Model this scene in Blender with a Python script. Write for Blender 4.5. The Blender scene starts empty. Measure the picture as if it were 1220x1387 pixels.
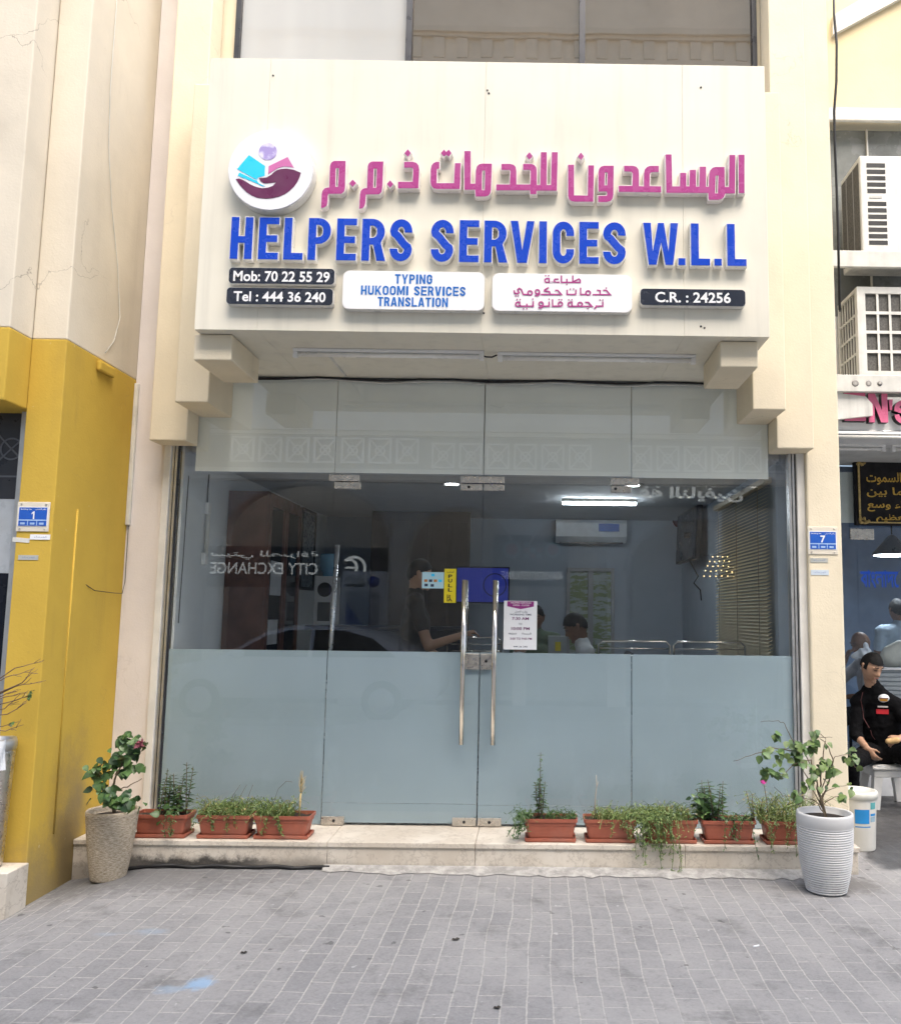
import bpy, bmesh, math, random
from mathutils import Vector, Matrix
random.seed(11)
D = bpy.data
SC = bpy.context.scene
COL = SC.collection
R = math.radians

# ------------------------------------------------------------------ camera
cam_d = D.cameras.new('camera')
cam = D.objects.new('camera', cam_d)
COL.objects.link(cam)
SC.camera = cam
cam_d.sensor_fit = 'HORIZONTAL'
cam_d.sensor_width = 36.0
cam_d.lens = 1173 / 1220 * 36
cam_d.shift_x = -(729 - 610) / 1220
cam_d.clip_start = 0.05
cam_d.clip_end = 400
rgt, up, fwd = Vector((0.99991, -0.00639, 0.01192)), Vector((-0.01258, -0.11597, 0.99317)), Vector((0.00497, 0.99323, 0.11604))
mw = Matrix((rgt, up, -fwd)).transposed().to_4x4()
mw.translation = (0.36, -6.04, 1.6)
cam.matrix_world = mw

# ------------------------------------------------------------------ light
SUN_EL, SUN_AZ = 57, 158          # broad soft light from the street side, a little from the right
wd = D.worlds.new('World')
SC.world = wd
wd.use_nodes = True
wn = wd.node_tree
bg = wn.nodes['Background']
sky = wn.nodes.new('ShaderNodeTexSky')
sky.sky_type = 'NISHITA'
sky.sun_disc = False
sky.sun_elevation = R(SUN_EL)
sky.sun_rotation = R(SUN_AZ)
sky.air_density = 1.0
sky.dust_density = 4.0
sky.ozone_density = 0.6
wn.links.new(sky.outputs[0], bg.inputs[0])
bg.inputs[1].default_value = 0.15
sl = D.lights.new('sun', 'SUN')
so = D.objects.new('sun', sl)
COL.objects.link(so)
sl.energy = 1.5
sl.angle = R(55)
sl.color = (1.0, 0.965, 0.91)
sd = Vector((math.sin(R(SUN_AZ)) * math.cos(R(SUN_EL)), math.cos(R(SUN_AZ)) * math.cos(R(SUN_EL)), math.sin(R(SUN_EL))))
so.rotation_euler = (-sd).to_track_quat('-Z', 'Y').to_euler()
so.location = sd * 30
SC.view_settings.view_transform = 'Standard'
SC.view_settings.look = 'None'
SC.view_settings.gamma = 1
SC.view_settings.exposure = 1.54
SC.render.engine = 'CYCLES'
SC.cycles.max_bounces = 10
SC.cycles.transparent_max_bounces = 24
SC.cycles.use_denoising = True
SC.cycles.sample_clamp_indirect = 6

# ------------------------------------------------------------------ materials
MATS = {}
def newmat(name):
    m = D.materials.new(name)
    m.use_nodes = True
    nt = m.node_tree
    return m, nt, nt.nodes, nt.links, nt.nodes['Principled BSDF']

def nz(nt, scale, detail=5, rough=.6, vec=None, stretch=None):
    n = nt.nodes.new('ShaderNodeTexNoise')
    n.inputs['Scale'].default_value = scale
    n.inputs['Detail'].default_value = detail
    n.inputs['Roughness'].default_value = rough
    if vec is None:
        tc = nt.nodes.new('ShaderNodeTexCoord')
        vec = tc.outputs['Object']
    if stretch:
        mp = nt.nodes.new('ShaderNodeMapping')
        mp.inputs['Scale'].default_value = stretch
        nt.links.new(vec, mp.inputs[0])
        vec = mp.outputs[0]
    nt.links.new(vec, n.inputs['Vector'])
    return n.outputs['Fac']

def ramp(nt, fac, a, b, va=0., vb=1.):
    n = nt.nodes.new('ShaderNodeMapRange')
    n.inputs[1].default_value = a
    n.inputs[2].default_value = b
    n.inputs[3].default_value = va
    n.inputs[4].default_value = vb
    n.interpolation_type = 'SMOOTHSTEP'
    nt.links.new(fac, n.inputs[0])
    return n.outputs[0]

def mixc(nt, fac, a, b, mode='MIX'):
    n = nt.nodes.new('ShaderNodeMix')
    n.data_type = 'RGBA'
    n.blend_type = mode
    for sock, v in ((n.inputs[0], fac), (n.inputs[6], a), (n.inputs[7], b)):
        if hasattr(v, 'is_linked'):
            nt.links.new(v, sock)
        elif isinstance(v, (int, float)):
            sock.default_value = v
        else:
            sock.default_value = (*v, 1)
    return n.outputs[2]

def mth(nt, op, a, b=0.):
    n = nt.nodes.new('ShaderNodeMath')
    n.operation = op
    for sock, v in ((n.inputs[0], a), (n.inputs[1], b)):
        if hasattr(v, 'is_linked'):
            nt.links.new(v, sock)
        else:
            sock.default_value = v
    return n.outputs[0]

def bumpn(nt, h, strength, dist=.01):
    n = nt.nodes.new('ShaderNodeBump')
    n.inputs['Strength'].default_value = strength
    n.inputs['Distance'].default_value = dist
    nt.links.new(h, n.inputs['Height'])
    return n.outputs[0]

def M(name, col, rough=.6, var=.12, scale=5., bump=0., bscale=60., metal=0., streak=0., spec=.5, tint=None):
    if name in MATS:
        return MATS[name]
    m, nt, N, L, P = newmat(name)
    P.inputs['Roughness'].default_value = rough
    P.inputs['Metallic'].default_value = metal
    P.inputs['Specular IOR Level'].default_value = spec
    lo = tuple(c * (1 - var) for c in col)
    hi = tuple(min(.95, c * (1 + var * .6)) for c in col)
    f = ramp(nt, nz(nt, scale), .3, .7)
    c = mixc(nt, f, lo, hi)
    if tint:
        c = mixc(nt, ramp(nt, nz(nt, scale * .37, 3), .5, .72), c, tint)
    if streak:
        s = ramp(nt, nz(nt, 9, 4, .6, None, (1, 1, .07)), .45, .8)
        c = mixc(nt, mth(nt, 'MULTIPLY', s, streak), c, tuple(q * .45 for q in col))
    L.new(c, P.inputs['Base Color'])
    rr = ramp(nt, nz(nt, scale * 2.3), .3, .7, max(0.02, rough - .1), min(1, rough + .1))
    L.new(rr, P.inputs['Roughness'])
    if bump:
        L.new(bumpn(nt, nz(nt, bscale), bump), P.inputs['Normal'])
    MATS[name] = m
    return m

def plaster(name, col, crack=0.6, dirt=.35, stain=(.42, .36, .27), seedz=0., splash=False):
    m, nt, N, L, P = newmat(name)
    tc = N.new('ShaderNodeTexCoord')
    mp = N.new('ShaderNodeMapping')
    mp.inputs['Location'].default_value = (seedz, seedz * .7, seedz * 1.3)
    L.new(tc.outputs['Object'], mp.inputs[0])
    v = mp.outputs[0]
    c = mixc(nt, ramp(nt, nz(nt, 1.6, 5, .6, v), .3, .72), tuple(q * .93 for q in col), tuple(q * 1.04 for q in col))
    st = ramp(nt, nz(nt, 3.2, 6, .65, v, (1, 1, .09)), .5, .78)
    st2 = ramp(nt, nz(nt, 1.1, 4, .6, v), .42, .68)
    c = mixc(nt, mth(nt, 'MULTIPLY', mth(nt, 'MULTIPLY', st, st2), dirt), c, stain)
    sm = ramp(nt, nz(nt, 14, 8, .75, v), .6, .72)
    c = mixc(nt, mth(nt, 'MULTIPLY', sm, dirt * .35), c, stain)
    if splash:                                # street dirt splashed and rubbed on the foot of the wall
        sz = N.new('ShaderNodeSeparateXYZ')
        L.new(tc.outputs['Object'], sz.inputs[0])
        n_ = mth(nt, 'SUBTRACT', nz(nt, 3.5, 7, .7, tc.outputs['Object']), .5)
        low = ramp(nt, mth(nt, 'ADD', sz.outputs[2], mth(nt, 'MULTIPLY', n_, .9)), -.1, .42, .75, 0.)
        dy = mth(nt, 'ABSOLUTE', mth(nt, 'SUBTRACT', sz.outputs[1], .42))
        big = mth(nt, 'MULTIPLY', ramp(nt, mth(nt, 'ADD', sz.outputs[2], mth(nt, 'MULTIPLY', n_, .8)), .25, .95, .85, 0.), ramp(nt, mth(nt, 'ADD', dy, mth(nt, 'MULTIPLY', n_, .35)), .04, .30, 1., 0.))
        c = mixc(nt, mth(nt, 'MAXIMUM', low, big), c, (.24, .19, .11))
        ch = ramp(nt, nz(nt, 17, 5, .7, tc.outputs['Object']), .70, .715)
        c = mixc(nt, mth(nt, 'MULTIPLY', ch, .5), c, (.66, .58, .38))
    # hairline cracks: thin bands of a warped cell pattern, only in places
    ns = N.new('ShaderNodeTexNoise')
    ns.inputs['Scale'].default_value = 2.2
    ns.inputs['Detail'].default_value = 6
    L.new(v, ns.inputs['Vector'])
    va = N.new('ShaderNodeVectorMath')
    va.operation = 'SCALE'
    va.inputs['Scale'].default_value = .9
    L.new(ns.outputs['Color'], va.inputs[0])
    vb = N.new('ShaderNodeVectorMath')
    vb.operation = 'ADD'
    L.new(v, vb.inputs[0])
    L.new(va.outputs[0], vb.inputs[1])
    vo = N.new('ShaderNodeTexVoronoi')
    vo.feature = 'DISTANCE_TO_EDGE'
    vo.inputs['Scale'].default_value = 1.25
    L.new(vb.outputs[0], vo.inputs['Vector'])
    line = ramp(nt, vo.outputs['Distance'], 0.0, .006, 1., 0.)
    where = ramp(nt, nz(nt, 1.3, 3, .5, v), .5, .6)
    cr = mth(nt, 'MULTIPLY', mth(nt, 'MULTIPLY', line, where), crack)
    c = mixc(nt, cr, c, (.16, .13, .1))
    L.new(c, P.inputs['Base Color'])
    P.inputs['Roughness'].default_value = .82
    P.inputs['Specular IOR Level'].default_value = .3
    h = mth(nt, 'SUBTRACT', mth(nt, 'ADD', nz(nt, 70, 4, .6, v), mth(nt, 'MULTIPLY', nz(nt, 7, 4, .6, v), 1.5)), mth(nt, 'MULTIPLY', cr, 1.5))
    L.new(bumpn(nt, h, .22, .006), P.inputs['Normal'])
    return m

CREAM = plaster('cream_plaster', (.74, .66, .50), .25, .28)
CREAM_OLD = plaster('old_cream_plaster', (.68, .62, .51), .5, .5, (.36, .32, .26), 3.1)
CREAM_BAND = plaster('smooth_cream_plaster', (.72, .60, .38), .1, .2, (.5, .42, .3), 7)
PINKISH = plaster('pinkish_plaster', (.74, .69, .665), .1, .2, (.45, .4, .38), 5)
YELLOW = plaster('yellow_paint', (.57, .385, .06), .12, .8, (.36, .25, .06), 9, True)
SIGNPANEL = M('sign_panel_paint', (.745, .71, .60), .45, .04, 1.3, .03, 30, streak=.22)
WHITE = M('white_enamel', (.80, .80, .78), .35, .04, 4)
WHITE_DIRTY = M('worn_white_plastic', (.70, .69, .64), .45, .14, 6, .05, 40, streak=.5)
ACRYLIC = M('white_acrylic', (.84, .84, .84), .22, .02, 3)
SIDEWHITE = M('letter_side', (.74, .72, .68), .35, .08, 9, streak=.2)
BLUE = M('royal_blue_acrylic', (.008, .06, .50), .25, .02, 5)
MAGENTA = M('magenta_acrylic', (.41, .062, .24), .28, .02, 5)
BLACKPLATE = M('charcoal_acrylic', (.022, .027, .042), .25, .15, 5)
TXTWHITE = M('white_lettering', (.82, .82, .82), .4, .02)
TXTBLUE = M('blue_lettering', (.005, .14, .50), .4, .05)
ALU = M('brushed_aluminium', (.55, .55, .54), .38, .1, 12, .02, 90, metal=.85)
STEEL = M('polished_steel', (.74, .70, .64), .14, .08, 14, metal=1.)
STEEL_D = M('worn_steel', (.58, .55, .50), .32, .18, 18, .05, 50, metal=.9)
DARKFRAME = M('dark_window_frame', (.025, .027, .035), .35, .2)
BLACK = M('black_rubber', (.012, .012, .013), .5, .3)
DARKWOOD = M('dark_brown_wood', (.12, .048, .03), .4, .35, 5, .04, 30)
TERRA = M('terracotta_plastic', (.36, .105, .062), .5, .14, 9, .06, 40, tint=(.30, .12, .085))
SOIL = M('dark_soil', (.035, .024, .017), .95, .5, 40, .8, 60)
PALEWALL = M('pale_blue_wall_paint', (.40, .46, .53), .7, .05, 2, .05, 30)
GREYWALL = M('pale_grey_wall_paint', (.72, .75, .76), .7, .05, 2)
DULLWALL = M('dim_wall_paint', (.30, .31, .33), .8, .08, 2)
CEILW = M('ceiling_white', (.62, .64, .66), .8, .04)
TILE = M('grey_floor_tile', (.45, .44, .43), .3, .12)
DARKSTUFF = M('dark_upholstery', (.012, .014, .022), .55, .3)
PAPER = M('white_paper', (.80, .82, .84), .6, .03, 12)
YELLOWSIGN = M('yellow_vinyl', (.80, .66, .02), .4, .04)
PALEBLUE = M('pale_blue_vinyl', (.45, .68, .76), .4, .05)
CYAN = M('cyan_print', (.03, .60, .90), .35, .04)
PINKP = M('pink_print', (.60, .17, .40), .35, .05)
MAROON = M('maroon_print', (.13, .025, .085), .35, .08)
PLATEBLUE = M('plate_blue', (.015, .10, .48), .35, .1)
GOLD = M('gold_thread', (.62, .40, .07), .4, .3, 60, metal=.35)
GOLDFR = M('gilt_moulding', (.55, .40, .16), .35, .25, 30, metal=.5)
VELVET = M('black_velvet', (.010, .009, .011), .85, .3)
SIGNPINK = M('pink_sign_face', (.66, .15, .27), .35, .06)
LEAF = [M('leaf_green_a', (.055, .115, .03), .45, .35, 30), M('leaf_green_b', (.085, .16, .045), .45, .35, 30), M('leaf_green_c', (.03, .075, .025), .45, .35, 30)]
LEAFY = [M('leaf_yellow_a', (.14, .21, .06), .45, .35, 30), M('leaf_yellow_b', (.20, .25, .08), .45, .35, 30), M('leaf_yellow_c', (.09, .15, .05), .45, .35, 30)]
GRASSG = [M('blade_green_a', (.10, .17, .045), .5, .35, 30), M('blade_green_b', (.16, .22, .06), .5, .35, 30), M('blade_straw', (.36, .30, .12), .55, .3, 30)]
STEM = M('plant_stem', (.16, .12, .075), .7, .3, 30)
STRAW = M('dry_straw', (.50, .38, .17), .7, .3, 30)
PETAL = M('magenta_petal', (.60, .04, .30), .5, .2, 30)
PETALD = M('dusty_pink_petal', (.28, .07, .10), .6, .3, 30)
SKIN = M('skin', (.46, .27, .175), .5, .08, 14)
SKIN_D = M('brown_skin', (.19, .095, .055), .5, .1, 14)
HAIR = M('black_hair', (.005, .0045, .0045), .6, .3, 60, .6, 150, spec=.25)
CLOTHBLACK = M('black_cloth', (.0045, .0045, .0055), .85, .3, 30, .35, 60, spec=.15)
CLOTHWHITE = M('white_cloth', (.62, .65, .68), .8, .08, 20, .15, 80)
CLOTHBLUE = M('light_blue_cloth', (.38, .48, .58), .8, .1, 20, .15, 80)
CLOTHGREEN = M('olive_cloth', (.10, .14, .09), .8, .1, 20)
CLOTHGREY = M('grey_cloth', (.30, .30, .33), .8, .1, 20)
JEANS = M('dark_trousers', (.02, .022, .03), .8, .2, 20)
STUCCO = plaster('opposite_stucco', (.80, .76, .67), .1, .3, (.4, .35, .28), 13)
STUCCO_L = plaster('opposite_trim', (.74, .70, .61), .0, .2, (.5, .45, .38), 15)
ASPHALT = M('road_block_paving', (.24, .235, .23), .9, .2, 8, .4, 120)
CARPAINT = M('white_car_paint', (.70, .71, .72), .18, .02, 2)
CARGLASS = M('car_glass', (.015, .018, .02), .06, .1, 2)

def emit(name, col, s):
    m, nt, N, L, P = newmat(name)
    P.inputs['Base Color'].default_value = (*[min(.8, q * .8) for q in col], 1)
    P.inputs['Emission Color'].default_value = (*col, 1)
    P.inputs['Emission Strength'].default_value = s
    return m
LAMP = emit('lit_lamp', (.84, .92, 1.), 24.)
DOWNL = emit('lit_downlight', (.9, .95, 1.), 26.)
SCREEN = emit('lit_blue_screen', (.03, .05, .42), .075)
BULB = emit('lit_bulb', (1., .70, .30), 1.2)
OFFSCREEN = M('dark_screen', (.01, .012, .02), .2, .2, 3, spec=.2)

def glassmat(name, tint, ior, rough=0.0, extra=0.0):
    m, nt, N, L, P = newmat(name)
    N.remove(P)
    out = N['Material Output']
    fr = N.new('ShaderNodeFresnel')
    ge = N.new('ShaderNodeNewGeometry')       # same reflectance on both faces of the thin sheet
    mr = N.new('ShaderNodeMapRange')
    mr.inputs[3].default_value = ior
    mr.inputs[4].default_value = 1 / ior
    L.new(ge.outputs['Backfacing'], mr.inputs[0])
    L.new(mr.outputs[0], fr.inputs['IOR'])
    tr = N.new('ShaderNodeBsdfTransparent')
    tr.inputs[0].default_value = (*tint, 1)
    gl = N.new('ShaderNodeBsdfGlossy')
    gl.inputs['Roughness'].default_value = rough
    gl.inputs[0].default_value = (.95, .97, 1, 1)
    mx = N.new('ShaderNodeMixShader')
    fac = mth(nt, 'ADD', fr.outputs[0], extra)
    L.new(fac, mx.inputs[0])
    L.new(tr.outputs[0], mx.inputs[1])
    L.new(gl.outputs[0], mx.inputs[2])
    L.new(mx.outputs[0], out.inputs[0])
    return m
GLASS = glassmat('clear_shop_glass', (.96, .975, .975), 1.46)
GLASS_UP = glassmat('transom_glass', (.98, .985, .985), 1.72)
GLASS_N = glassmat('neighbour_glass', (.95, .97, .98), 1.46)

def film(name, col, trans=.2):
    m, nt, N, L, P = newmat(name)
    N.remove(P)
    out = N['Material Output']
    c = mixc(nt, ramp(nt, nz(nt, .9, 3), .3, .7), tuple(q * .94 for q in col), tuple(q * 1.04 for q in col))
    sc = ramp(nt, nz(nt, 45, 2, .5, None, (1, 1, .03)), .70, .76)
    c = mixc(nt, mth(nt, 'MULTIPLY', sc, .12), c, tuple(min(.9, q * 1.4) for q in col))
    sm = ramp(nt, nz(nt, 2.6, 6, .7, None, (1, 1, .5)), .52, .75)
    c = mixc(nt, mth(nt, 'MULTIPLY', sm, .30), c, tuple(min(.9, q * 1.25) for q in col))
    d = N.new('ShaderNodeBsdfDiffuse')
    t = N.new('ShaderNodeBsdfTranslucent')
    L.new(c, d.inputs[0])
    L.new(c, t.inputs[0])
    mx = N.new('ShaderNodeMixShader')
    mx.inputs[0].default_value = trans
    L.new(d.outputs[0], mx.inputs[1])
    L.new(t.outputs[0], mx.inputs[2])
    L.new(mx.outputs[0], out.inputs[0])
    return m
FILM_LOW = film('frosted_film_blue_grey', (.42, .51, .56), .14)
FILM_UP = film('frosted_film_lightened', (.91, .935, .86), .03)  # colour lifted to stand in for the bright facade reflected in the upper glass

def reflective(name, base, f):
    m, nt, N, L, P = newmat(name)
    N.remove(P)
    out = N['Material Output']
    d = N.new('ShaderNodeBsdfDiffuse')
    c = mixc(nt, ramp(nt, nz(nt, 1.2, 3, .5, None, (1, 1, .1)), .35, .7), tuple(q * .85 for q in base), tuple(q * 1.12 for q in base))
    L.new(c, d.inputs[0])
    g = N.new('ShaderNodeBsdfGlossy')
    g.inputs['Roughness'].default_value = .015
    g.inputs[0].default_value = (.88, .78, .66, 1)
    L.new(bumpn(nt, nz(nt, 1.7, 1), .03, .03), g.inputs['Normal'])
    mx = N.new('ShaderNodeMixShader')
    mx.inputs[0].default_value = f
    L.new(d.outputs[0], mx.inputs[1])
    L.new(g.outputs[0], mx.inputs[2])
    L.new(mx.outputs[0], out.inputs[0])
    return m
TINTED = reflective('bronze_reflective_glass', (.085, .068, .052), .42)
TINTED_PALE = reflective('reflective_glass_over_white_blind', (.52, .53, .53), .3)

def paving_mat():
    m, nt, N, L, P = newmat('grey_brick_paving')
    tc = N.new('ShaderNodeTexCoord')
    v = tc.outputs['Object']
    # slight unevenness of the courses
    ns = N.new('ShaderNodeTexNoise')
    ns.inputs['Scale'].default_value = 1.3
    L.new(v, ns.inputs['Vector'])
    va = N.new('ShaderNodeVectorMath')
    va.operation = 'MULTIPLY_ADD'
    va.inputs[1].default_value = (.05, .05, 0)
    L.new(ns.outputs['Color'], va.inputs[0])
    L.new(v, va.inputs[2])
    ns2 = N.new('ShaderNodeTexNoise')
    ns2.inputs['Scale'].default_value = 14
    L.new(v, ns2.inputs['Vector'])
    va2 = N.new('ShaderNodeVectorMath')
    va2.operation = 'MULTIPLY_ADD'
    va2.inputs[1].default_value = (.008, .008, 0)
    L.new(ns2.outputs['Color'], va2.inputs[0])
    L.new(va.outputs[0], va2.inputs[2])
    mp = N.new('ShaderNodeMapping')
    mp.inputs['Rotation'].default_value = (0, 0, R(90.9))
    L.new(va2.outputs[0], mp.inputs[0])
    b = N.new('ShaderNodeTexBrick')
    b.offset = .5
    b.inputs['Scale'].default_value = 1
    b.inputs['Brick Width'].default_value = .205
    b.inputs['Row Height'].default_value = .1045
    b.inputs['Mortar Size'].default_value = .0042
    b.inputs['Mortar Smooth'].default_value = .25
    b.inputs['Bias'].default_value = 0
    b.inputs['Color1'].default_value = (.225, .224, .227, 1)
    b.inputs['Color2'].default_value = (.268, .265, .264, 1)
    b.inputs['Mortar'].default_value = (.39, .38, .36, 1)
    L.new(mp.outputs[0], b.inputs['Vector'])
    c = b.outputs['Color']
    c = mixc(nt, ramp(nt, nz(nt, 60, 5, .7, v), .3, .7, 0, .35), c, (.11, .11, .12))
    c = mixc(nt, ramp(nt, nz(nt, 1.1, 6, .65, v), .40, .70, 0, .6), c, (.32, .315, .31))
    c = mixc(nt, ramp(nt, nz(nt, 22, 6, .75, v), .5, .68, 0, .4), c, (.13, .13, .135))
    c = mixc(nt, ramp(nt, nz(nt, 34, 3, .6, v), .68, .74, 0, .6), c, (.42, .42, .41))
    c = mixc(nt, ramp(nt, nz(nt, 2.7, 7, .72, v), .52, .72, 0, .6), c, (.095, .094, .095))
    c = mixc(nt, ramp(nt, nz(nt, 9, 3, .5, v), .685, .715, 0, .6), c, (.05, .05, .05))
    c = mixc(nt, ramp(nt, nz(nt, 11.5, 3, .5, mp.outputs[0]), .715, .74, 0, .5), c, (.45, .45, .44))
    def spot(x, y, r0, r1, col, amt, sx=1., sy=1.):
        nonlocal c
        mm = N.new('ShaderNodeMapping')
        mm.vector_type = 'POINT'
        mm.inputs['Location'].default_value = (-x * sx, -y * sy, 0)
        mm.inputs['Scale'].default_value = (sx, sy, 0)
        L.new(v, mm.inputs[0])
        ln = N.new('ShaderNodeVectorMath')
        ln.operation = 'LENGTH'
        L.new(mm.outputs[0], ln.inputs[0])
        d = mth(nt, 'ADD', ln.outputs['Value'], mth(nt, 'MULTIPLY', mth(nt, 'SUBTRACT', nz(nt, 16, 5, .7, v), .5), r1 * 1.5))
        c = mixc(nt, mth(nt, 'MULTIPLY', ramp(nt, d, r0, r1, 1., 0.), amt), c, col)
    # spilt light-blue paint, three patches
    spot(-1.05, -2.10, .02, .085, (.22, .38, .58), .6, 1.1, .9)
    spot(-1.16, -2.16, .02, .08, (.22, .38, .55), .25, 1., 1.2)
    spot(-1.53, -1.50, .02, .10, (.25, .38, .52), .22, .8, 1.6)
    spot(-1.72, -1.54, .01, .07, (.25, .38, .52), .15, .8, 1.6)
    # dirty soot beside the step on the left, oily corner on the right
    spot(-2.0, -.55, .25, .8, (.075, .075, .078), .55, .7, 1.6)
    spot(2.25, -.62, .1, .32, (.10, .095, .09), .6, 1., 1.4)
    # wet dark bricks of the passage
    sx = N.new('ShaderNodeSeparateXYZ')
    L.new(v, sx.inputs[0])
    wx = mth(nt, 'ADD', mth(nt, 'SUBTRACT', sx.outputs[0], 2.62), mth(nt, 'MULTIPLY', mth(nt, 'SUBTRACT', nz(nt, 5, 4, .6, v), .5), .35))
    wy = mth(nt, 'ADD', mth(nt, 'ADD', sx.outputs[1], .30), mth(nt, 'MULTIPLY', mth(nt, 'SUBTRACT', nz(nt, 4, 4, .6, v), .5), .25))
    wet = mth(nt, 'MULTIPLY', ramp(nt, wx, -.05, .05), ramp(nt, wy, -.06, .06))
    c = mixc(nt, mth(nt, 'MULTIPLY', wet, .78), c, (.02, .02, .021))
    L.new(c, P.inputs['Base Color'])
    rg = mth(nt, 'SUBTRACT', ramp(nt, nz(nt, 6, 4, .6, v), .3, .7, .72, .95), mth(nt, 'MULTIPLY', wet, .35))
    L.new(rg, P.inputs['Roughness'])
    P.inputs['Specular IOR Level'].default_value = .35
    h = mth(nt, 'ADD', mth(nt, 'MULTIPLY', b.outputs['Fac'], -.55), mth(nt, 'MULTIPLY', nz(nt, 110, 4, .7, v), .25))
    L.new(bumpn(nt, h, .6, .006), P.inputs['Normal'])
    return m
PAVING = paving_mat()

def marble_mat(name, soot):
    m, nt, N, L, P = newmat(name)
    tc = N.new('ShaderNodeTexCoord')
    v = tc.outputs['Object']
    c = mixc(nt, ramp(nt, nz(nt, 2.4, 6, .65, v), .3, .7), (.52, .46, .38), (.66, .61, .53))
    c = mixc(nt, ramp(nt, nz(nt, 7, 8, .75, v, (1.4, 1, .8)), .52, .7, 0, .55), c, (.40, .34, .27))
    vein = ramp(nt, mth(nt, 'ABSOLUTE', mth(nt, 'SUBTRACT', nz(nt, 5, 6, .7, v), .5)), 0, .02, .5, 0)
    c = mixc(nt, vein, c, (.32, .27, .22))
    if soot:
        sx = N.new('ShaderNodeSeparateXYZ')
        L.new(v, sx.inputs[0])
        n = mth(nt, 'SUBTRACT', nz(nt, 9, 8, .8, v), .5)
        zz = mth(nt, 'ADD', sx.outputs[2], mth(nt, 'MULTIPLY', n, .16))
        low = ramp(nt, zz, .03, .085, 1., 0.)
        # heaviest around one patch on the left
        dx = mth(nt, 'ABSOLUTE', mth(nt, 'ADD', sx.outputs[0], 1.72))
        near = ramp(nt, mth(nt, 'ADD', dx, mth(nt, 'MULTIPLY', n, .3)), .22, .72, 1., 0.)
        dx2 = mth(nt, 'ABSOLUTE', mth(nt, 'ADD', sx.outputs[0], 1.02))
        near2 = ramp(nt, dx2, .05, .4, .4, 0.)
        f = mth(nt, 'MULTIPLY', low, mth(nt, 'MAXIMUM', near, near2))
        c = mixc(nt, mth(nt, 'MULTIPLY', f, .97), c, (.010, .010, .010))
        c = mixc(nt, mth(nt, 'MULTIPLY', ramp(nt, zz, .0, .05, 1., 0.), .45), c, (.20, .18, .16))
    L.new(c, P.inputs['Base Color'])
    P.inputs['Roughness'].default_value = .5
    L.new(bumpn(nt, nz(nt, 60, 5, .7, v), .12, .005), P.inputs['Normal'])
    return m
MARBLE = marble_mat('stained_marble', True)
MARBLE2 = marble_mat('grey_veined_marble', False)

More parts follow.
